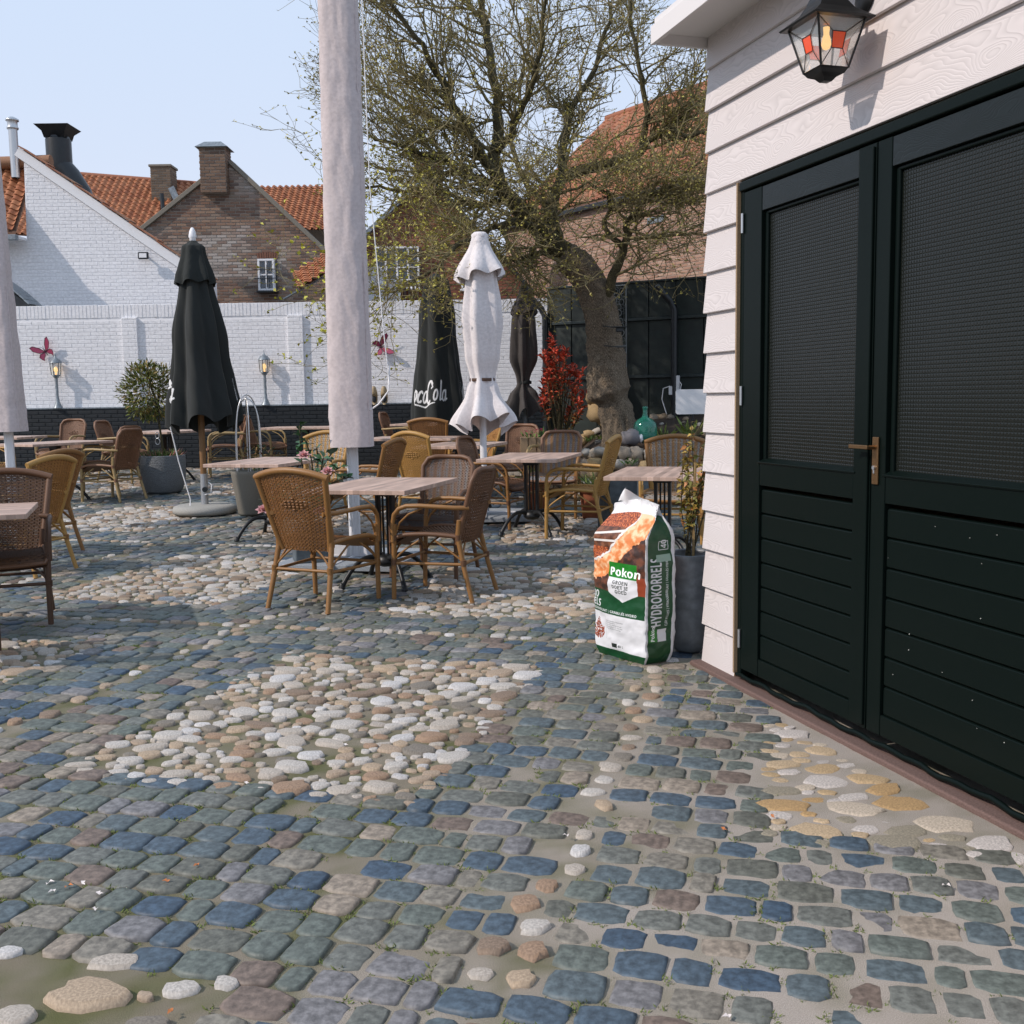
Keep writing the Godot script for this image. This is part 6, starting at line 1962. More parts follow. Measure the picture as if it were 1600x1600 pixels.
	part(fs, "body", variants[3], mat(lin(0.30, 0.28, 0.29), 0.7, T.speck, T.n_grain, 5.0, 0.8), Transform3D(Basis.from_scale(Vector3(0.125, 0.10, 0.10)), Vector3.ZERO))
	part(fs, "white_end", variants[5], M.white_paint, Transform3D(Basis.from_scale(Vector3(0.03, 0.05, 0.05)), Vector3(0.12, -0.01, 0.02)))
	var ws := thing("white_boulder", "flat white stone in front of the green glass demijohn", "stone", px(1065, 690, 12.4))
	part(ws, "body", variants[1], rocks[3], Transform3D(Basis.from_scale(Vector3(0.13, 0.06, 0.1)), Vector3.ZERO))
	# demijohn
	M.bottle = mat(Color(0.16, 0.50, 0.42, 0.62), 0.06)
	M.bottle.transparency = BaseMaterial3D.TRANSPARENCY_ALPHA
	var bo := thing("demijohn", "large green glass demijohn bottle standing beside the tree", "bottle", px(1008, 692, 12.9))
	part(bo, "bottle", _lathe([Vector2(0.0, 0.0), Vector2(0.10, 0.0), Vector2(0.135, 0.02), Vector2(0.145, 0.08), Vector2(0.145, 0.19), Vector2(0.13, 0.245), Vector2(0.09, 0.285), Vector2(0.045, 0.31), Vector2(0.03, 0.335), Vector2(0.026, 0.40), Vector2(0.03, 0.41), Vector2(0.033, 0.42), Vector2(0.033, 0.44), Vector2(0.022, 0.442), Vector2(0.022, 0.40)], 32), M.bottle)
	part(bo, "water", _lathe([Vector2(0.0, 0.006), Vector2(0.12, 0.01), Vector2(0.138, 0.08), Vector2(0.138, 0.12), Vector2(0.0, 0.121)], 24), mat(lin(0.10, 0.22, 0.19), 0.3))
	# white blank sign board on a post
	var sg := thing("blank_sign_board", "blank white rounded board on a thin post by the fence", "sign", px(1085, 700, 13.3))
	var bd := MB.new()
	var op := PackedVector3Array()
	for c in [[1, 1, 0], [-1, 1, 1], [-1, -1, 2], [1, -1, 3]]:
		for k in 5:
			var a: float = PI / 2 * (c[2] + k / 4.0)
			op.append(Vector3(c[0] * 0.205 + cos(a) * 0.03, 0.58 + c[1] * 0.125 + sin(a) * 0.03, 0))
	bd.prism(op, Vector3(0, 0, 1), 0.02)
	part(sg, "board", bd, M.white_paint)
	part(sg, "post", _boxes([[Vector3(-0.02, 0.15, -0.03), Vector3(0.02, 0.75, 0.02), 0.002]]), M.black_metal)
	# plants in the bed
	var shrub := thing("red_leaved_shrub", "shrub with bright red young leaves in front of the dark fence", "shrub", Vector3(0.66, mound(0.66, -14.2), -14.2))
	var sl := MB.new()
	var ss := MB.new()
	for k in 40:
		var tip := px(rnd(836, 916), rnd(526, 640), rnd(13.9, 14.5)) - shrub.position
		if tip.x > 0.12 and tip.y > 0.75: tip.y *= 0.8
		var mid := Vector3(tip.x * 0.35 + rnd(-0.05, 0.05), tip.y * 0.5, tip.z * 0.4)
		ss.tube([Vector3(rnd(-0.05, 0.05), -0.05, rnd(-0.05, 0.05)), mid, tip], [0.012, 0.008, 0.004], 4)
		var red := clampf(tip.y * 1.6 - 0.35 - maxf(0, tip.x - 0.05) * 1.2, 0, 1)
		for j in 34:
			var q := 1.0 - pow(rng.randf(), 1.7) * 0.6
			var p := mid.lerp(tip, q)
			var d := Vector3(rnd(-1, 1), rnd(-0.1, 1.1), rnd(-1, 1)).normalized()
			var c := Color(0.07, 0.11, 0.025).lerp(Color(0.48, 0.055, 0.025), clampf(red * 1.3 * q - 0.15 + rnd(-0.3, 0.3), 0, 1))
			sl.col = c * rnd(0.75, 1.25)
			sl.leaf(p + d * 0.01, d, Vector3(rnd(-1, 1), 1, rnd(-1, 1)).normalized(), rnd(0.06, 0.10), rnd(0.024, 0.038))
	part(shrub, "stems", ss, M.limb)
	stuff(shrub, "leaves", sl, M.leaf_v)
	var tuft := func(called: String, label: String, p: Vector3, n: int, h: float, w: float, cols: Array, spread: float, flowers := [], cat := "plant"):
		var o := thing(called, label, cat, p)
		var mb := MB.new()
		for k in n:
			var c: Color = pick(cols)
			mb.col = c * rnd(0.75, 1.25)
			var d := Vector3(rnd(-1, 1) * spread, rnd(0.35, 1.2), rnd(-1, 1) * spread).normalized()
			var a := Vector3(rnd(-1, 1), 0, rnd(-1, 1)) * w
			mb.leaf(a + d * rnd(0, h * 0.6), d, Vector3(rnd(-1, 1), 0.5, rnd(-1, 1)).normalized(), rnd(0.4, 1.0) * h, h * rnd(0.10, 0.2))
		stuff(o, "leaves", mb, M.leaf_v)
		if flowers.size():
			for k in flowers[1]:
				var fm := MB.new()
				fm.col = flowers[0] * rnd(0.8, 1.2)
				var a := Vector3(rnd(-1, 1) * w * 1.1, rnd(0.6, 1.15) * h, rnd(-1, 1) * w * 1.1)
				for j in 5:
					var d := Vector3(cos(j * TAU / 5), 0.5, sin(j * TAU / 5)).normalized()
					fm.leaf(a, d, Vector3.UP, 0.026, 0.022)
				part(o, "flower", fm, M.leaf_v)
		return o
	var G := [Color(0.06, 0.13, 0.02), Color(0.10, 0.19, 0.03), Color(0.05, 0.10, 0.02)]
	var Y := [Color(0.16, 0.20, 0.04), Color(0.11, 0.16, 0.03)]
	var bedp := func(x: float, y: float) -> Vector3:
		var d := 12.2
		var p := px(x, y, d)
		while d < 15.0 and p.y > mound(p.x, p.z):
			d += 0.05
			p = px(x, y, d)
		return Vector3(p.x, mound(p.x, p.z), p.z)
	tuft.call("grass_clump", "bright green feathery clump in the middle of the bed", bedp.call(892, 668), 150, 0.10, 0.10, G, 0.9)
	tuft.call("grass_clump", "small green clump between soil and tree trunk", bedp.call(922, 676), 60, 0.09, 0.06, G, 0.9)
	tuft.call("dark_spiky_plant", "dark spiky plant behind the pink flowers", bedp.call(868, 655), 90, 0.16, 0.10, [Color(0.02, 0.035, 0.02), Color(0.03, 0.045, 0.03)], 1.1)
	tuft.call("spreading_plant", "yellow green creeping plant left of the tree foot", bedp.call(945, 688), 80, 0.08, 0.12, Y, 1.0)
	tuft.call("strappy_plant", "strappy green leaves beside the green glass demijohn", bedp.call(1033, 695), 40, 0.20, 0.05, Y, 0.9)
	tuft.call("strappy_plant", "tall grassy leaves under the blank white board", bedp.call(1080, 690), 50, 0.22, 0.06, Y, 0.7)
	tuft.call("leafy_plant", "small leafy plant among the front stones of the bed", px(985, 728, 12.0), 36, 0.10, 0.06, G, 1.0)
	# bare branches sticking out by the shed
	var bb := thing("bare_branches", "few bare brown branches leaning beside the shed corner", "branches", px(1078, 690, 12.3))
	for k in 3:
		var mb := MB.new()
		mb.tube([Vector3(0, 0, 0), Vector3(0.10 + 0.02 * k, 0.14, 0), Vector3(0.16 + 0.05 * k, 0.27 + 0.03 * k, 0.02 * k), Vector3(0.32 + 0.02 * k, 0.40 + 0.03 * k, 0)], [0.010, 0.009, 0.007, 0.004], 5)
		part(bb, "branch", mb, M.limb)
	# pink flowers in a slatted planter in front of the bed
	var fb := thing("flower_planter", "slatted wooden planter with pink flowers in front of the bed", "planter", on(0.36, -12.85))
	for k in 5: part(fb, "slat", _boxes([[Vector3(-0.2 + k * 0.1, 0.42, 0.12), Vector3(0.085, 0.62, 0.018), 0.003]]), M.raw_wood)
	part(fb, "box", _boxes([[Vector3(0, 0.55, 0), Vector3(0.5, 0.36, 0.22), 0.004]]), M.raw_wood)
	var pk: Node3D = tuft.call("pink_flowers", "clump of pink bedding flowers in the slatted planter", on(0.36, -12.85, 0.70), 130, 0.11, 0.17, G, 0.9, [Color(0.62, 0.09, 0.20), 26], "flowers")
	# terracotta pots and slate planters near the middle tables
	M.terracotta = mat(lin(0.42, 0.13, 0.055), 0.8, T.grain, null, 4.0)
	for q in [[0.86, -11.0, "terracotta pot with strappy plant behind the yellow chair"], [0.28, -11.75, "terracotta pot behind the striped chair and middle table"]]:
		var tc := thing("terracotta_pot", q[2], "pot", on(q[0], q[1]))
		part(tc, "pot", _lathe([Vector2(0, 0), Vector2(0.12, 0), Vector2(0.15, 0.28), Vector2(0.175, 0.28), Vector2(0.18, 0.35), Vector2(0.16, 0.35), Vector2(0.15, 0.30), Vector2(0, 0.29)], 24), M.terracotta)
		var mb := MB.new()
		for k in 40:
			mb.col = pick(Y) * rnd(0.8, 1.2)
			var d := Vector3(rnd(-1, 1), rnd(0.3, 1.1), rnd(-1, 1)).normalized()
			mb.leaf(Vector3(rnd(-0.08, 0.08), 0.30, rnd(-0.08, 0.08)), d, Vector3(rnd(-1, 1), 0.5, rnd(-1, 1)).normalized(), rnd(0.12, 0.28), 0.025)
		stuff(tc, "leaves", mb, M.leaf_v)
	M.slate = mat(lin(0.115, 0.145, 0.165), 0.6, T.soft, T.n_soft, 2.0, 0.3)
	for q in [[1.02, -10.15, 0.30, 0.52, "tall slate grey square planter behind the yellow chair"], [1.38, -10.6, 0.30, 0.46, "slate grey square planter by the rockery stones"], [-1.63, -8.42, 0.26, 0.30, "slate grey square pot of roses on the umbrella base"]]:
		var sp := thing("square_planter", q[4], "planter", on(q[0], q[1], 0.05 if q[3] < 0.4 else 0.0), 0.3)
		part(sp, "box", _boxes([[Vector3(0, q[3] / 2, 0), Vector3(q[2], q[3], q[2]), 0.012]]), M.slate)
		part(sp, "soil", _boxes([[Vector3(0, q[3] + 0.001, 0), Vector3(q[2] - 0.04, 0.006, q[2] - 0.04), 0.0]]), M.soil)
	build_pots()

func foliage(n: int, r: Vector3, ll: Vector2, lw: Vector2, cols: Array, shell := 0.45) -> MB:
	var mb := MB.new()
	for k in n:
		var d := Vector3(rnd(-1, 1), rnd(-1, 1), rnd(-1, 1))
		if d.length() > 1.0 or d.length() < 0.05: continue
		var q := pow(d.length(), shell)
		d = d.normalized()
		var lump := 1.0 + 0.16 * sin(d.x * 6 + 1.0) * cos(d.y * 5) + 0.1 * sin(d.z * 9)
		var p := d * r * q * lump
		mb.col = (pick(cols) as Color) * rnd(0.7, 1.25)
		var ld := (d + Vector3(rnd(-1, 1), rnd(-0.5, 1), rnd(-1, 1)) * 0.9).normalized()
		mb.leaf(p, ld, Vector3(rnd(-1, 1), 1, rnd(-1, 1)).normalized(), rnd(ll.x, ll.y), rnd(lw.x, lw.y))
	return mb
func build_pots() -> void:
	# standard shrub in the big hammered pot
	var cell := noise_image(0.045, 0.4, 1.15, 3, FastNoiseLite.TYPE_SIMPLEX, 512, 51, 1.0, 0.6)
	M.hammered = mat(lin(0.23, 0.25, 0.265), 0.65, tex(cell), bump(cell, 12.0), 3.0, 1.0)
	M.hammered.uv1_scale = Vector3(4.5, 1.6, 4.5)
	var o := thing("standard_shrub", "round headed shrub on a stem in a ribbed grey pot", "potted plant", on(-4.57, -13.85))
	var pot := part(o, "pot", _lathe([Vector2(0, 0), Vector2(0.19, 0.0), Vector2(0.235, 0.04), Vector2(0.275, 0.16), Vector2(0.288, 0.32), Vector2(0.285, 0.49), Vector2(0.27, 0.50), Vector2(0.255, 0.49), Vector2(0.255, 0.43), Vector2(0, 0.43)], 40), M.hammered)
	part(pot, "soil", _lathe([Vector2(0.25, 0.435), Vector2(0.1, 0.45), Vector2(0, 0.455)], 20), M.soil)
	var st := MB.new()
	st.tube([Vector3(0.02, 0.4, 0), Vector3(0.0, 0.7, 0.01), Vector3(-0.03, 1.0, 0), Vector3(-0.06, 1.25, 0)], [0.018, 0.015, 0.013, 0.010], 7)
	for k in 16:
		var d := Vector3(rnd(-1, 1), rnd(0.1, 1.3), rnd(-1, 1)).normalized()
		st.tube([Vector3(-0.03, 1.0 + rnd(0, 0.2), 0), Vector3(-0.1, 1.3, 0) + d * Vector3(0.12, 0.15, 0.12), Vector3(-0.14, 1.34, 0) + d * Vector3(0.30, 0.33, 0.28)], [0.008, 0.005, 0.003], 4)
	part(o, "stem", st, M.limb)
	var fo := foliage(5200, Vector3(0.33, 0.36, 0.31), Vector2(0.05, 0.09), Vector2(0.016, 0.026), [Color(0.13, 0.16, 0.025), Color(0.21, 0.20, 0.035), Color(0.08, 0.11, 0.02), Color(0.28, 0.19, 0.05), Color(0.05, 0.07, 0.016)], 0.6)
	for k in fo.v.size(): fo.v[k] += Vector3(-0.14, 1.33, 0)
	stuff(o, "foliage", fo, M.leaf_v)
	var he := MB.new()
	for k in 420:
		he.col = pick([Color(0.05, 0.10, 0.02), Color(0.08, 0.14, 0.03), Color(0.10, 0.15, 0.04), Color(0.38, 0.16, 0.14)]) * rnd(0.75, 1.2)
		var a := Vector3(rnd(-1, 1), 0, rnd(-1, 1)) * 0.24
		if a.length() > 0.25: continue
		he.leaf(a + Vector3(0, 0.45, 0), Vector3(a.x * 2 + rnd(-0.3, 0.3), 1, a.z * 2 + rnd(-0.3, 0.3)).normalized(), Vector3(rnd(-1, 1), 0.2, rnd(-1, 1)).normalized(), rnd(0.06, 0.16), 0.012)
	stuff(o, "heather", he, M.leaf_v)
	var tagm := MB.new()
	for q in [[0.62, 0.030], [0.70, 0.024]]:
		var pp := []
		for k in 13: pp.append(Vector3(-0.04 + cos(TAU * k / 12.0) * q[1], q[0] + 0.06 + sin(TAU * k / 12.0) * 0.04, 0.05))
		tagm.tube(pp, 0.006, 5, false)
	part(o, "wire_tag", tagm, M.steel)
	# taupe pot with steel arches
	o = thing("arched_planter", "tall taupe pot with three bent steel rods and trailing plant", "potted plant", on(-2.88, -11.6))
	M.taupe = mat(lin(0.235, 0.215, 0.175), 0.7, T.grain, T.n_grain, 3.0, 0.3)
	part(o, "pot", _lathe([Vector2(0, 0), Vector2(0.125, 0), Vector2(0.14, 0.03), Vector2(0.20, 0.45), Vector2(0.205, 0.49), Vector2(0.19, 0.495), Vector2(0.185, 0.45), Vector2(0, 0.44)], 32), M.taupe)
	for k in 3:
		var mb := MB.new()
		var pp := []
		var a := k * PI / 3 + 0.2
		for j in 17:
			var th := PI * j / 16.0
			pp.append(Vector3(cos(a) * cos(th) * 0.15, 0.42 + 0.86 * pow(sin(th), 0.42) + 0.02 * k, sin(a) * cos(th) * 0.15))
		mb.tube(pp, 0.007, 6)
		part(o, "steel_arch", mb, M.steel)
	var vn := foliage(260, Vector3(0.2, 0.14, 0.2), Vector2(0.03, 0.06), Vector2(0.015, 0.03), [Color(0.05, 0.07, 0.02), Color(0.12, 0.05, 0.03), Color(0.07, 0.09, 0.025)], 0.6)
	for k in vn.v.size(): vn.v[k] += Vector3(0.12, 0.62, -0.05)
	stuff(o, "foliage", vn, M.leaf_v)
	# roses
	var rs := thing("rose_bush", "rose bush with glossy leaves and pink blossoms behind the honey chair", "plant", on(-1.63, -8.42, 0.35))
	M.rose_leaf = mat(lin(0.035, 0.10, 0.035), 0.35)
	M.rose_pink = mat(lin(0.74, 0.42, 0.41), 0.75)
	M.rose_pink.backlight_enabled = true; M.rose_pink.backlight = Color(0.3, 0.12, 0.12)
	var lm := MB.new()
	lm.leaf(Vector3.ZERO, Vector3(0, 0, 1), Vector3.UP, 1.0, 0.58, 0.18)
	var leafmesh := lm.mesh()
	var tips := [[468, 665, 8.5], [478, 690, 8.35], [505, 715, 8.2], [532, 730, 8.3], [548, 745, 8.4], [440, 760, 8.0], [505, 790, 8.1], [415, 785, 7.9], [495, 700, 8.5], [525, 700, 8.6]]
	for q in tips:
		var tip := px(q[0], q[1], q[2]) - rs.position
		var mid := tip * 0.5 + Vector3(rnd(-0.05, 0.05), 0.1, rnd(-0.05, 0.05))
		var mb := MB.new()
		var path: Array = smooth_path([Vector3(0, -0.05, 0), mid, tip], 5)
		mb.tube(path, 0.006, 5)
		part(rs, "stem", mb, M.limb)
		for k in range(3, path.size()):
			for rep in 3:
				if rng.randf() < 0.25: continue
				var d := Vector3(rnd(-1, 1), rnd(-0.4, 0.7), rnd(-1, 1)).normalized()
				var s := rnd(0.065, 0.115)
				var bs := Basis.looking_at(-d, Vector3(rnd(-0.5, 0.5), 1, rnd(-0.5, 0.5)).normalized())
				part(rs, "leaf", leafmesh, M.rose_leaf, Transform3D(bs * Basis.from_scale(Vector3.ONE * s), path[k]))
	for q in [[475, 712, 8.15], [411, 797, 7.75], [512, 737, 8.15], [500, 800, 8.05], [547, 762, 8.3]]:
		var mb := MB.new()
		for lay in 3:
			for k in 6:
				var a := TAU * k / 6 + lay * 0.5
				var d := Vector3(cos(a) * (0.35 + 0.4 * lay), 1.0 - lay * 0.3, sin(a) * (0.35 + 0.4 * lay)).normalized()
				mb.leaf(Vector3(0, -0.01, 0), d, Vector3(-sin(a), 0.2, cos(a)).cross(d), 0.05 + 0.006 * lay, 0.05, 0.35)
		part(rs, "blossom", mb, M.rose_pink, Transform3D(Basis(Vector3(1, 0, 0), 0.5), px(q[0], q[1], q[2]) - rs.position))
	# planter by the shed corner
	var sp := thing("tall_planter", "tall grey tapered planter with a thin amber leaved shrub by the shed", "potted plant", Vector3(0.93, 0, -5.50))
	M.grey_plastic = mat(lin(0.20, 0.215, 0.225), 0.42, T.soft, null, 2.0)
	var pt := part(sp, "pot", _lathe([Vector2(0, 0.0), Vector2(0.055, 0.0), Vector2(0.085, 0.02), Vector2(0.112, 0.09), Vector2(0.126, 0.20), Vector2(0.134, 0.36), Vector2(0.137, 0.50), Vector2(0.139, 0.525), Vector2(0.132, 0.53), Vector2(0.124, 0.52), Vector2(0.122, 0.44), Vector2(0.0, 0.43)], 40), M.grey_plastic)
	part(pt, "soil", _lathe([Vector2(0.121, 0.46), Vector2(0.05, 0.47), Vector2(0, 0.472)], 18), M.soil)
	part(sp, "stake", _bar(Vector3(0.015, 0.45, 0.02), Vector3(0.03, 1.0, 0.0), Vector3(0, 0, 1), 0.012, 0.012), M.cane_pale)
	var sm := MB.new()
	var sf := MB.new()
	for k in 13:
		var tip := Vector3(rnd(-0.11, 0.16), rnd(0.85, 1.24), rnd(-0.13, 0.13))
		var a0 := Vector3(rnd(-0.03, 0.03), 0.45, rnd(-0.03, 0.03))
		var md := a0.lerp(tip, 0.55) + Vector3(rnd(-0.03, 0.03), 0, rnd(-0.03, 0.03))
		sm.tube([a0, md, tip], [0.0045, 0.003, 0.0015], 4)
		for j in 44:
			var p := md.lerp(tip, rnd(-0.35, 1.0))
			sf.col = pick([Color(0.27, 0.19, 0.04), Color(0.36, 0.24, 0.04), Color(0.17, 0.17, 0.04), Color(0.42, 0.18, 0.06), Color(0.15, 0.12, 0.03)]) * rnd(0.8, 1.2)
			sf.leaf(p, Vector3(rnd(-1, 1), rnd(-0.6, 0.8), rnd(-1, 1)).normalized(), Vector3(rnd(-1, 1), 1, rnd(-1, 1)).normalized(), rnd(0.026, 0.05), rnd(0.014, 0.024))
	part(sp, "stems", sm, M.limb)
	stuff(sp, "leaves", sf, M.leaf_v)

# ---------- lettering into an image: the triangles of a TextMesh, filled in
func draw_text(img: Image, txt: String, at: Vector2, h: float, col: Color, turn := 0.0, squeeze := 1.0, bold := true) -> void:
	var tm := TextMesh.new()
	var fo := SystemFont.new()
	fo.font_names = PackedStringArray(["Droid Sans"])
	fo.font_weight = 700 if bold else 400
	tm.font = fo; tm.text = txt; tm.font_size = 64; tm.pixel_size = 1.0; tm.depth = 0.0; tm.curve_step = 2.0
	tm.horizontal_alignment = HORIZONTAL_ALIGNMENT_LEFT
	tm.vertical_alignment = VERTICAL_ALIGNMENT_CENTER
	var ar := tm.get_mesh_arrays()
	if ar.size() == 0: return
	var v: PackedVector3Array = ar[Mesh.ARRAY_VERTEX]
	var ix: PackedInt32Array = ar[Mesh.ARRAY_INDEX] if ar[Mesh.ARRAY_INDEX] != null else PackedInt32Array(range(v.size()))
	var k := h / 46.0
	var cs := cos(turn); var sn := sin(turn)
	for j in range(0, ix.size(), 3):
		var q := []
		for e in 3:
			var p := v[ix[j + e]]
			var a := Vector2(p.x * k * squeeze, -p.y * k)
			q.append(at + Vector2(a.x * cs - a.y * sn, a.x * sn + a.y * cs))
		fill_tri(img, q[0], q[1], q[2], col)
func fill_tri(img: Image, a: Vector2, b: Vector2, c: Vector2, col: Color) -> void:
	var ar := (b - a).cross(c - a)
	if absf(ar) < 1e-6: return
	for y in range(maxi(0, int(floor(minf(a.y, minf(b.y, c.y))))), mini(img.get_height() - 1, int(ceil(maxf(a.y, maxf(b.y, c.y))))) + 1):
		for x in range(int(floor(minf(a.x, minf(b.x, c.x)))), int(ceil(maxf(a.x, maxf(b.x, c.x)))) + 1):
			var p := Vector2(x + 0.5, y + 0.5)
			var w0 := (b - p).cross(c - p) / ar
			var w1 := (c - p).cross(a - p) / ar
			if w0 >= -0.02 and w1 >= -0.02 and w0 + w1 <= 1.02: img.set_pixel(posmod(x, img.get_width()), y, col)
func build_bag() -> void:
	var W := 1200
	var H := 1000
	var img := Image.create(W, H, false, Image.FORMAT_RGB8)
	var white := Color(0.86, 0.86, 0.87)
	var green := Color(0.02, 0.27, 0.13)
	var lime := Color(0.10, 0.48, 0.12)
	img.fill(white)
	var f := FastNoiseLite.new()
	f.seed = 4; f.frequency = 0.011; f.fractal_octaves = 3
	var fw := 403      # front panel 0..403, right gusset 403..600, back 600..1003, left gusset 1003..1200
	for y in H:
		for x in W:
			var v := y / float(H)
			var c := white
			var front := x < fw
			var back := x >= 600 and x < 1003
			if front or back:
				if v > 0.07 and v < 0.56:
					var u := (x if front else x - 600) / 403.0
					var m := f.get_noise_2d(x * 1.5 + 400, y * 1.5)
					var fine := f.get_noise_2d(x * 7.0, y * 7.0)
					var vc := 0.43 - 0.33 * pow(u, 1.3) + 0.03 * sin(u * 6.0)
					var wd := 0.055 + 0.05 * u + 0.02 * m
					var dv := v - vc
					if absf(dv) < wd:      # the hand and the terracotta rim
						c = Color(0.85, 0.50, 0.27).lerp(Color(0.95, 0.78, 0.62), clampf(0.45 + m * 1.6 - dv * 4.0, 0, 1))
					elif absf(dv + wd + 0.012) < 0.010: c = Color(0.87, 0.85, 0.83)
					elif dv < 0:
						c = Color(0.30, 0.17, 0.11).lerp(Color(0.50, 0.31, 0.20), clampf(0.5 + m * 1.4, 0, 1))
						if v < 0.15 or (u < 0.3 and v > 0.28): c = Color(0.42, 0.17, 0.09).lerp(Color(0.80, 0.45, 0.26), clampf(0.5 + fine * 1.8, 0, 1))
						if absf(v - 0.20 + 0.06 * u) < 0.007 or absf(v - 0.245 + 0.03 * u) < 0.007: c = Color(0.86, 0.84, 0.82)
					else:
						c = Color(0.22, 0.14, 0.11).lerp(Color(0.42, 0.24, 0.16), clampf(0.5 + m * 1.5 + fine * 0.5, 0, 1))
						if u > 0.8 and v > 0.44: c = Color(0.56, 0.24, 0.13)
				elif v >= 0.56 and v < 0.71: c = green
				elif v > 0.945: c = green
			else:
				var gx := (x - 403) if x < 600 else (x - 1003)
				if v > 0.07: c = green
				if gx < 16: c = white
				if gx > 172 : c = white
				if x >= 1003 and (v < 0.56 or v > 0.71) and v < 0.945 and v > 0.07: c = white
			img.set_pixel(x, y, c)
	# label block
	for y in range(365, 462):
		for x in range(150, 352): img.set_pixel(x, y, lime)
	for y in range(462, 618):
		for x in range(150, 352):
			if y < 560 or absf(x - 251) < (618 - y) * 1.75: img.set_pixel(x, y, white)
	draw_text(img, "Pokon", Vector2(158, 425), 52, Color.WHITE)
	var ink := Color(0.14, 0.17, 0.15)
	draw_text(img, "GROEN", Vector2(190, 492), 22, ink)
	draw_text(img, "DOET JE", Vector2(183, 522), 22, ink)
	draw_text(img, "GOED", Vector2(205, 552), 22, ink)
	draw_text(img, "HYDRO", Vector2(-120, 598), 46, white, 0.0, 0.8)
	draw_text(img, "KORRELS", Vector2(-140, 650), 46, white, 0.0, 0.8)
	draw_text(img, "HYDROGRANULAAT | GRANULÉS HYDRO", Vector2(-60, 692), 17, white, 0.0, 0.9)
	for k in 5: draw_text(img, ["pour mélange et plantation", "de conteneurs", "Voor alle planten in huis", "hydrocultuur en drainage", "Pour toutes les plantes"][k], Vector2(120, 755 + k * 13), 8, Color(0.4, 0.42, 0.42), 0.0, 1.0, false)
	for x in range(112, 114):
		for y in range(730, 880): img.set_pixel(x, y, Color(0.7, 0.7, 0.7))
	# heap of clay granules in a drop shape
	var r2 := RandomNumberGenerator.new()
	r2.seed = 9
	for k in 420:
		var q := Vector2(r2.randf_range(-1, 1), r2.randf_range(-1, 1))
		if q.length() > 1 or (q.y < -0.2 and absf(q.x) > 0.75 + q.y * 0.75): continue
		var p := Vector2(40 + q.x * 58, 820 + q.y * 72)
		var c := Color(0.45, 0.17, 0.09).lerp(Color(0.72, 0.36, 0.22), r2.randf())
		for yy in range(-4, 5):
			for xx in range(-4, 5):
				if xx * xx + yy * yy <= 17: img.set_pixel(posmod(int(p.x) + xx, W), int(p.y) + yy, c.darkened(0.35 if xx + yy > 3 else 0.0))
	for y in range(902, 930):
		for x in range(150, 190): img.set_pixel(x, y, ink)
	draw_text(img, "40 L", Vector2(196, 917), 15, ink)
	# gusset print, read upwards
	draw_text(img, "HYDROKORRELS", Vector2(470, 758), 62, white, -PI / 2, 0.665)
	draw_text(img, "CLAY PELLETS | HYDROGRANULAAT | GRANULÉS HYDRO", Vector2(538, 760), 16, white, -PI / 2, 0.72)
	for y in range(215, 272):
		for x in range(486, 552):
			if y < 219 or y > 267 or x < 490 or x > 547: img.set_pixel(x, y, white)
	draw_text(img, "40", Vector2(522, 262), 36, white, -PI / 2)
	for y in range(300, 345):
		for x in range(470, 565): img.set_pixel(x, y, Color(0.55, 0.66, 0.60))
	for y in range(775, 855):
		for x in range(425, 480): img.set_pixel(x, y, lime)
		for x in range(482, 540): img.set_pixel(x, y, white)
	draw_text(img, "Pokon", Vector2(452, 852), 24, Color.WHITE, -PI / 2)
	var m := StandardMaterial3D.new()
	m.albedo_texture = tex(img); m.roughness = 0.36
	m.cull_mode = BaseMaterial3D.CULL_DISABLED
	var ox := Vector3(0.56, 0, 0.83).normalized()
	var oz := Vector3(-ox.z, 0, ox.x)
	var base := Vector3(0.552, 0.0, -5.352) - oz * 0.09
	var o := thing("granule_bag", "plump plastic bag of clay granules printed green white and orange", "bag", base)
	o.transform = Transform3D(Basis(ox, Vector3.UP, oz), base)
	var mb := MB.new()
	var rows := []
	var uvr := []
	var fn := FastNoiseLite.new()
	fn.seed = 14; fn.frequency = 3.2; fn.fractal_octaves = 4
	var hw := 0.195
	var hd := 0.095
	var corners := [Vector2(-hw, hd), Vector2(hw, hd), Vector2(hw, -hd), Vector2(-hw, -hd)]
	var us := [0.0, 0.336, 0.5, 0.836, 1.0]
	var rowsn := 64
	for r in rowsn + 1:
		var t := r / float(rowsn)          # 0 bottom, 1 top
		var y := 0.80 * t
		var pin := smoothstep(0.78, 1.0, t)
		var bel := 1.0 + 0.05 * sin(t * PI) - 0.10 * pow(1.0 - minf(1.0, t * 10.0), 2.0)
		var row := PackedVector3Array()
		for s in 4:
			for k in 20:
				var q := k / 20.0
				var c: Vector2 = corners[s].lerp(corners[(s + 1) % 4], q)
				var bulge := sin(q * PI) * (0.030 if s % 2 == 0 else 0.012) * sin(minf(1.0, t * 1.15) * PI)
				var nn := [Vector2(0, 1), Vector2(1, 0), Vector2(0, -1), Vector2(-1, 0)][s] as Vector2
				var p := c * bel + nn * bulge
				p.y *= lerpf(1.0, 0.05, pin)
				p.x *= lerpf(1.0, 0.86, pin)
				if s % 2 == 1: p.x -= signf(p.x) * 0.05 * pin * sin(q * PI)
				var w := 0.013 * fn.get_noise_3d(p.x * 1.2, y * 2.4, p.y * 1.2 + s) + 0.006 * fn.get_noise_3d(p.x * 4, y * 7.0, p.y * 4 + s) + 0.010 * pin * sin(p.x * 60.0 + y * 20.0)
				p += nn * w
				row.append(Vector3(p.x + 0.02 * pin * sin(y * 30), y + 0.03 * pin * sin(p.x * 9.0 + 1.0) - 0.05 * pin * (p.x + 0.1), p.y - 0.03 * pin))
		row.append(row[0])
		rows.append(row)
		uvr.append(1.0 - t)
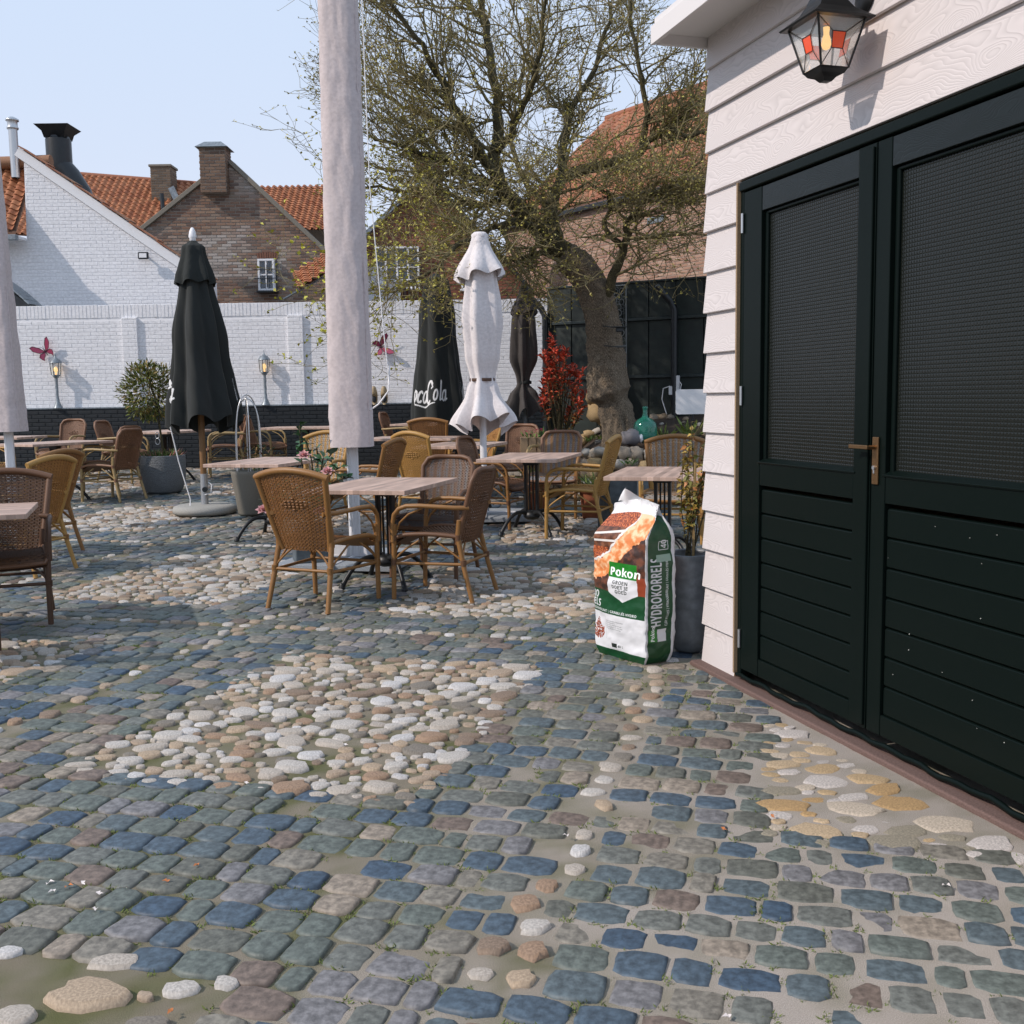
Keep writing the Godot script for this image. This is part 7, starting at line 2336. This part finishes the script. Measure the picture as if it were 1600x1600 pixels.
	mb.grid(rows, false, false)
	for r in rowsn + 1:
		for k in 81:
			var s := mini(k / 20, 3)
			var q := (k - s * 20) / 20.0
			mb.t[r * 81 + k] = Vector2(lerpf(us[s], us[s + 1], q), uvr[r])
	part(o, "sack", mb.outward(), m)
	var fl := MB.new()
	var fr := []
	for r in 5:
		var row := PackedVector3Array()
		for k in 13: row.append(Vector3(-0.165 + 0.02 * r + k * 0.0165 * (1.0 - r * 0.1), 0.80 + r * 0.012 - 0.003 * k + 0.01 * sin(k * 0.9 + r) + (0.05 - 0.0055 * k) * (r / 4.0), -0.035 + 0.012 * r * sin(k * 0.5)))
		fr.append(row)
	fl.grid(fr)
	part(o, "torn_flap", fl, M.white_paint)

# ---------- ornaments on and along the white wall
func build_ornaments() -> void:
	for q in [[-7.37, "grey lamp post on the plinth below the left pink butterfly"], [-3.985, "grey lamp post on the plinth beside the second wall pier"]]:
		var o := thing("lamp_post", q[1], "lamp", Vector3(q[0], 1.30, -17.30), 0.4, "small lamp posts on the plinth")
		var pm := MB.new()
		pm.lathe([Vector2(0.075, 0.0), Vector2(0.07, 0.01), Vector2(0.032, 0.10), Vector2(0.022, 0.20), Vector2(0.022, 0.47), Vector2(0.034, 0.49), Vector2(0.06, 0.52), Vector2(0.075, 0.535), Vector2(0.0, 0.54)], 14)
		part(o, "post", pm, M.zinc)
		for k in 6:
			var a := TAU * k / 6
			var b := TAU * (k + 1) / 6
			var bm := MB.new()
			bm.tube([Vector3(cos(a) * 0.07, 0.535, sin(a) * 0.07), Vector3(cos(a) * 0.085, 0.73, sin(a) * 0.085)], 0.006, 5)
			part(o, "lantern_bar", bm, M.black_metal)
			var gm := MB.new()
			gm.quad(Vector3(cos(a) * 0.068, 0.54, sin(a) * 0.068), Vector3(cos(b) * 0.068, 0.54, sin(b) * 0.068), Vector3(cos(b) * 0.083, 0.73, sin(b) * 0.083), Vector3(cos(a) * 0.083, 0.73, sin(a) * 0.083), Vector3(cos((a + b) / 2), 0, sin((a + b) / 2)))
			part(o, "glass_pane", gm, M.lamp_glass)
		part(o, "lantern_cap", _lathe([Vector2(0.10, 0.725), Vector2(0.098, 0.74), Vector2(0.06, 0.785), Vector2(0.03, 0.80), Vector2(0.012, 0.83), Vector2(0.005, 0.88), Vector2(0, 0.885)], 6), M.zinc)
		part(o, "light_bulb", _lathe([Vector2(0.014, 0.54), Vector2(0.016, 0.575), Vector2(0.032, 0.61), Vector2(0.028, 0.645), Vector2(0.0, 0.675)], 12), M.bulb)
		var l := OmniLight3D.new()
		l.name = "bulb_light"
		l.light_color = Color(1.0, 0.75, 0.45); l.light_energy = 0.002; l.omni_range = 4.0; l.omni_attenuation = 2.0; l.light_size = 0.03; l.shadow_enabled = true
		o.add_child(l)
		l.position = Vector3(0, 0.61, 0)
	M.wing = mat(lin(0.42, 0.05, 0.12), 0.45, T.soft, null, 8.0)
	M.wing_edge = mat(lin(0.045, 0.008, 0.02), 0.5)
	for q in [[Vector3(-7.55, 2.215, -17.40), 0.55, "pink metal butterfly on the wall above the left lamp post"], [Vector3(-2.09, 2.21, -17.40), -1.25, "pink metal butterfly on the wall above the wooden clogs"]]:
		var o := thing("butterfly_ornament", q[2], "ornament", q[0])
		o.rotation.z = q[1]
		for s in [-1.0, 1.0]:
			for w in [[[[0, 0.0], [0.05, 0.10], [0.12, 0.17], [0.165, 0.17], [0.15, 0.09], [0.08, 0.015]], "fore_wing"], [[[0, -0.005], [0.08, 0.0], [0.115, -0.04], [0.10, -0.09], [0.075, -0.13], [0.065, -0.09], [0.03, -0.06]], "hind_wing"]]:
				var pp := PackedVector3Array()
				for e in w[0]: pp.append(Vector3(s * (e[0] + 0.006), e[1], 0.03 + absf(e[0]) * 0.35))
				var nn := Vector3(-s * 0.33, 0, 0.94).normalized()
				var mb := MB.new()
				mb.prism(pp, nn, 0.004)
				var wing := part(o, w[1], mb, M.wing)
				var em := MB.new()
				var lp := []
				for e in pp: lp.append(e)
				lp.append(pp[0])
				em.tube(lp, 0.0045, 4, false)
				part(wing, "wing_edge", em, M.wing_edge)
		var bm := MB.new()
		bm.tube([Vector3(0, -0.07, 0.03), Vector3(0, 0.0, 0.035), Vector3(0, 0.05, 0.035)], [0.004, 0.010, 0.007], 8)
		bm.tube([Vector3(0, 0.05, 0.035), Vector3(-0.02, 0.10, 0.05)], 0.0025, 4)
		bm.tube([Vector3(0, 0.05, 0.035), Vector3(0.02, 0.10, 0.05)], 0.0025, 4)
		part(o, "body", bm, M.wing_edge)
	M.clog_wood = mat(lin(0.50, 0.38, 0.22), 0.6, T.grain, null, 5.0)
	for q in [-2.215, -2.05]:
		var o := thing("wooden_clog", "pale wooden clog hung toe up on the white wall", "clog", Vector3(q, 1.435, -17.35), 0.0, "pair of wooden clogs on the wall")
		o.rotation.x = 0.12
		var mb := MB.new()
		var rows := []
		for r in 15:
			var t := r / 14.0       # heel at the bottom, toe at the top
			var w := 0.058 * pow(sin(PI * clampf(0.10 + 0.86 * t, 0, 1)), 0.45)
			var h := lerpf(0.085, 0.075, t) * pow(sin(PI * clampf(0.12 + 0.86 * t, 0, 1)), 0.5)
			var row := PackedVector3Array()
			for k in 20:
				var a := TAU * k / 20
				var open := 0.0
				if t < 0.58 and sin(a) > 0.35: open = (sin(a) - 0.35) * 0.11 * sin(PI * clampf(t / 0.58, 0, 1))
				row.append(Vector3(cos(a) * w, -0.15 + 0.30 * t, 0.05 + sin(a) * h * (0.62 if sin(a) < 0 else 1.0) - open + 0.035 * t * t))
			rows.append(row)
		mb.grid(rows, true, true)
		part(o, "shoe", mb.outward(), M.clog_wood)
		var hl := MB.new()
		hl.sphere(Vector3(0, -0.055, 0.085), Vector3(0.036, 0.062, 0.02), 14, 8)
		part(o, "opening", hl, M.room_dark)
	# petals and shells dropped on the paving
	M.petal = mat(lin(0.72, 0.66, 0.63), 0.7)
	M.petal_rust = mat(lin(0.50, 0.17, 0.05), 0.7)
	for q in [[85, 1393, 0], [105, 1385, 1], [128, 1382, 0], [155, 1398, 0], [150, 1420, 0], [310, 1352, 1], [262, 1378, 1], [75, 1380, 0], [1130, 1297, 1], [1206, 1277, 1], [1477, 1383, 0], [885, 1305, 0], [1140, 1590, 0], [385, 1225, 0], [270, 1580, 1], [540, 1165, 0]]:
		var d := 2.0
		var p := px(q[0], q[1], d)
		while p.y > gh(p) + 0.012 and d < 9.0:
			d += 0.01
			p = px(q[0], q[1], d)
		var o := thing("fallen_petal", "small curled %s petal lying on the setts" % ("rust orange" if q[2] == 1 else "white"), "petal", p, rnd(0, TAU), "petals fallen on the setts")
		var mb := MB.new()
		mb.leaf(Vector3.ZERO, Vector3(0.9, 0.25, 0.2).normalized(), Vector3.UP, 0.018, 0.014, 0.4)
		mb.leaf(Vector3.ZERO, Vector3(-0.4, 0.2, 0.8).normalized(), Vector3.UP, 0.012, 0.009, 0.4)
		part(o, "petal", mb, M.petal_rust if q[2] == 1 else M.petal)

func build() -> void:
	build_ground()
	build_shed()
	build_houses()
	build_furniture()
	build_tree()
	build_rockery()
	build_bag()
	build_ornaments()
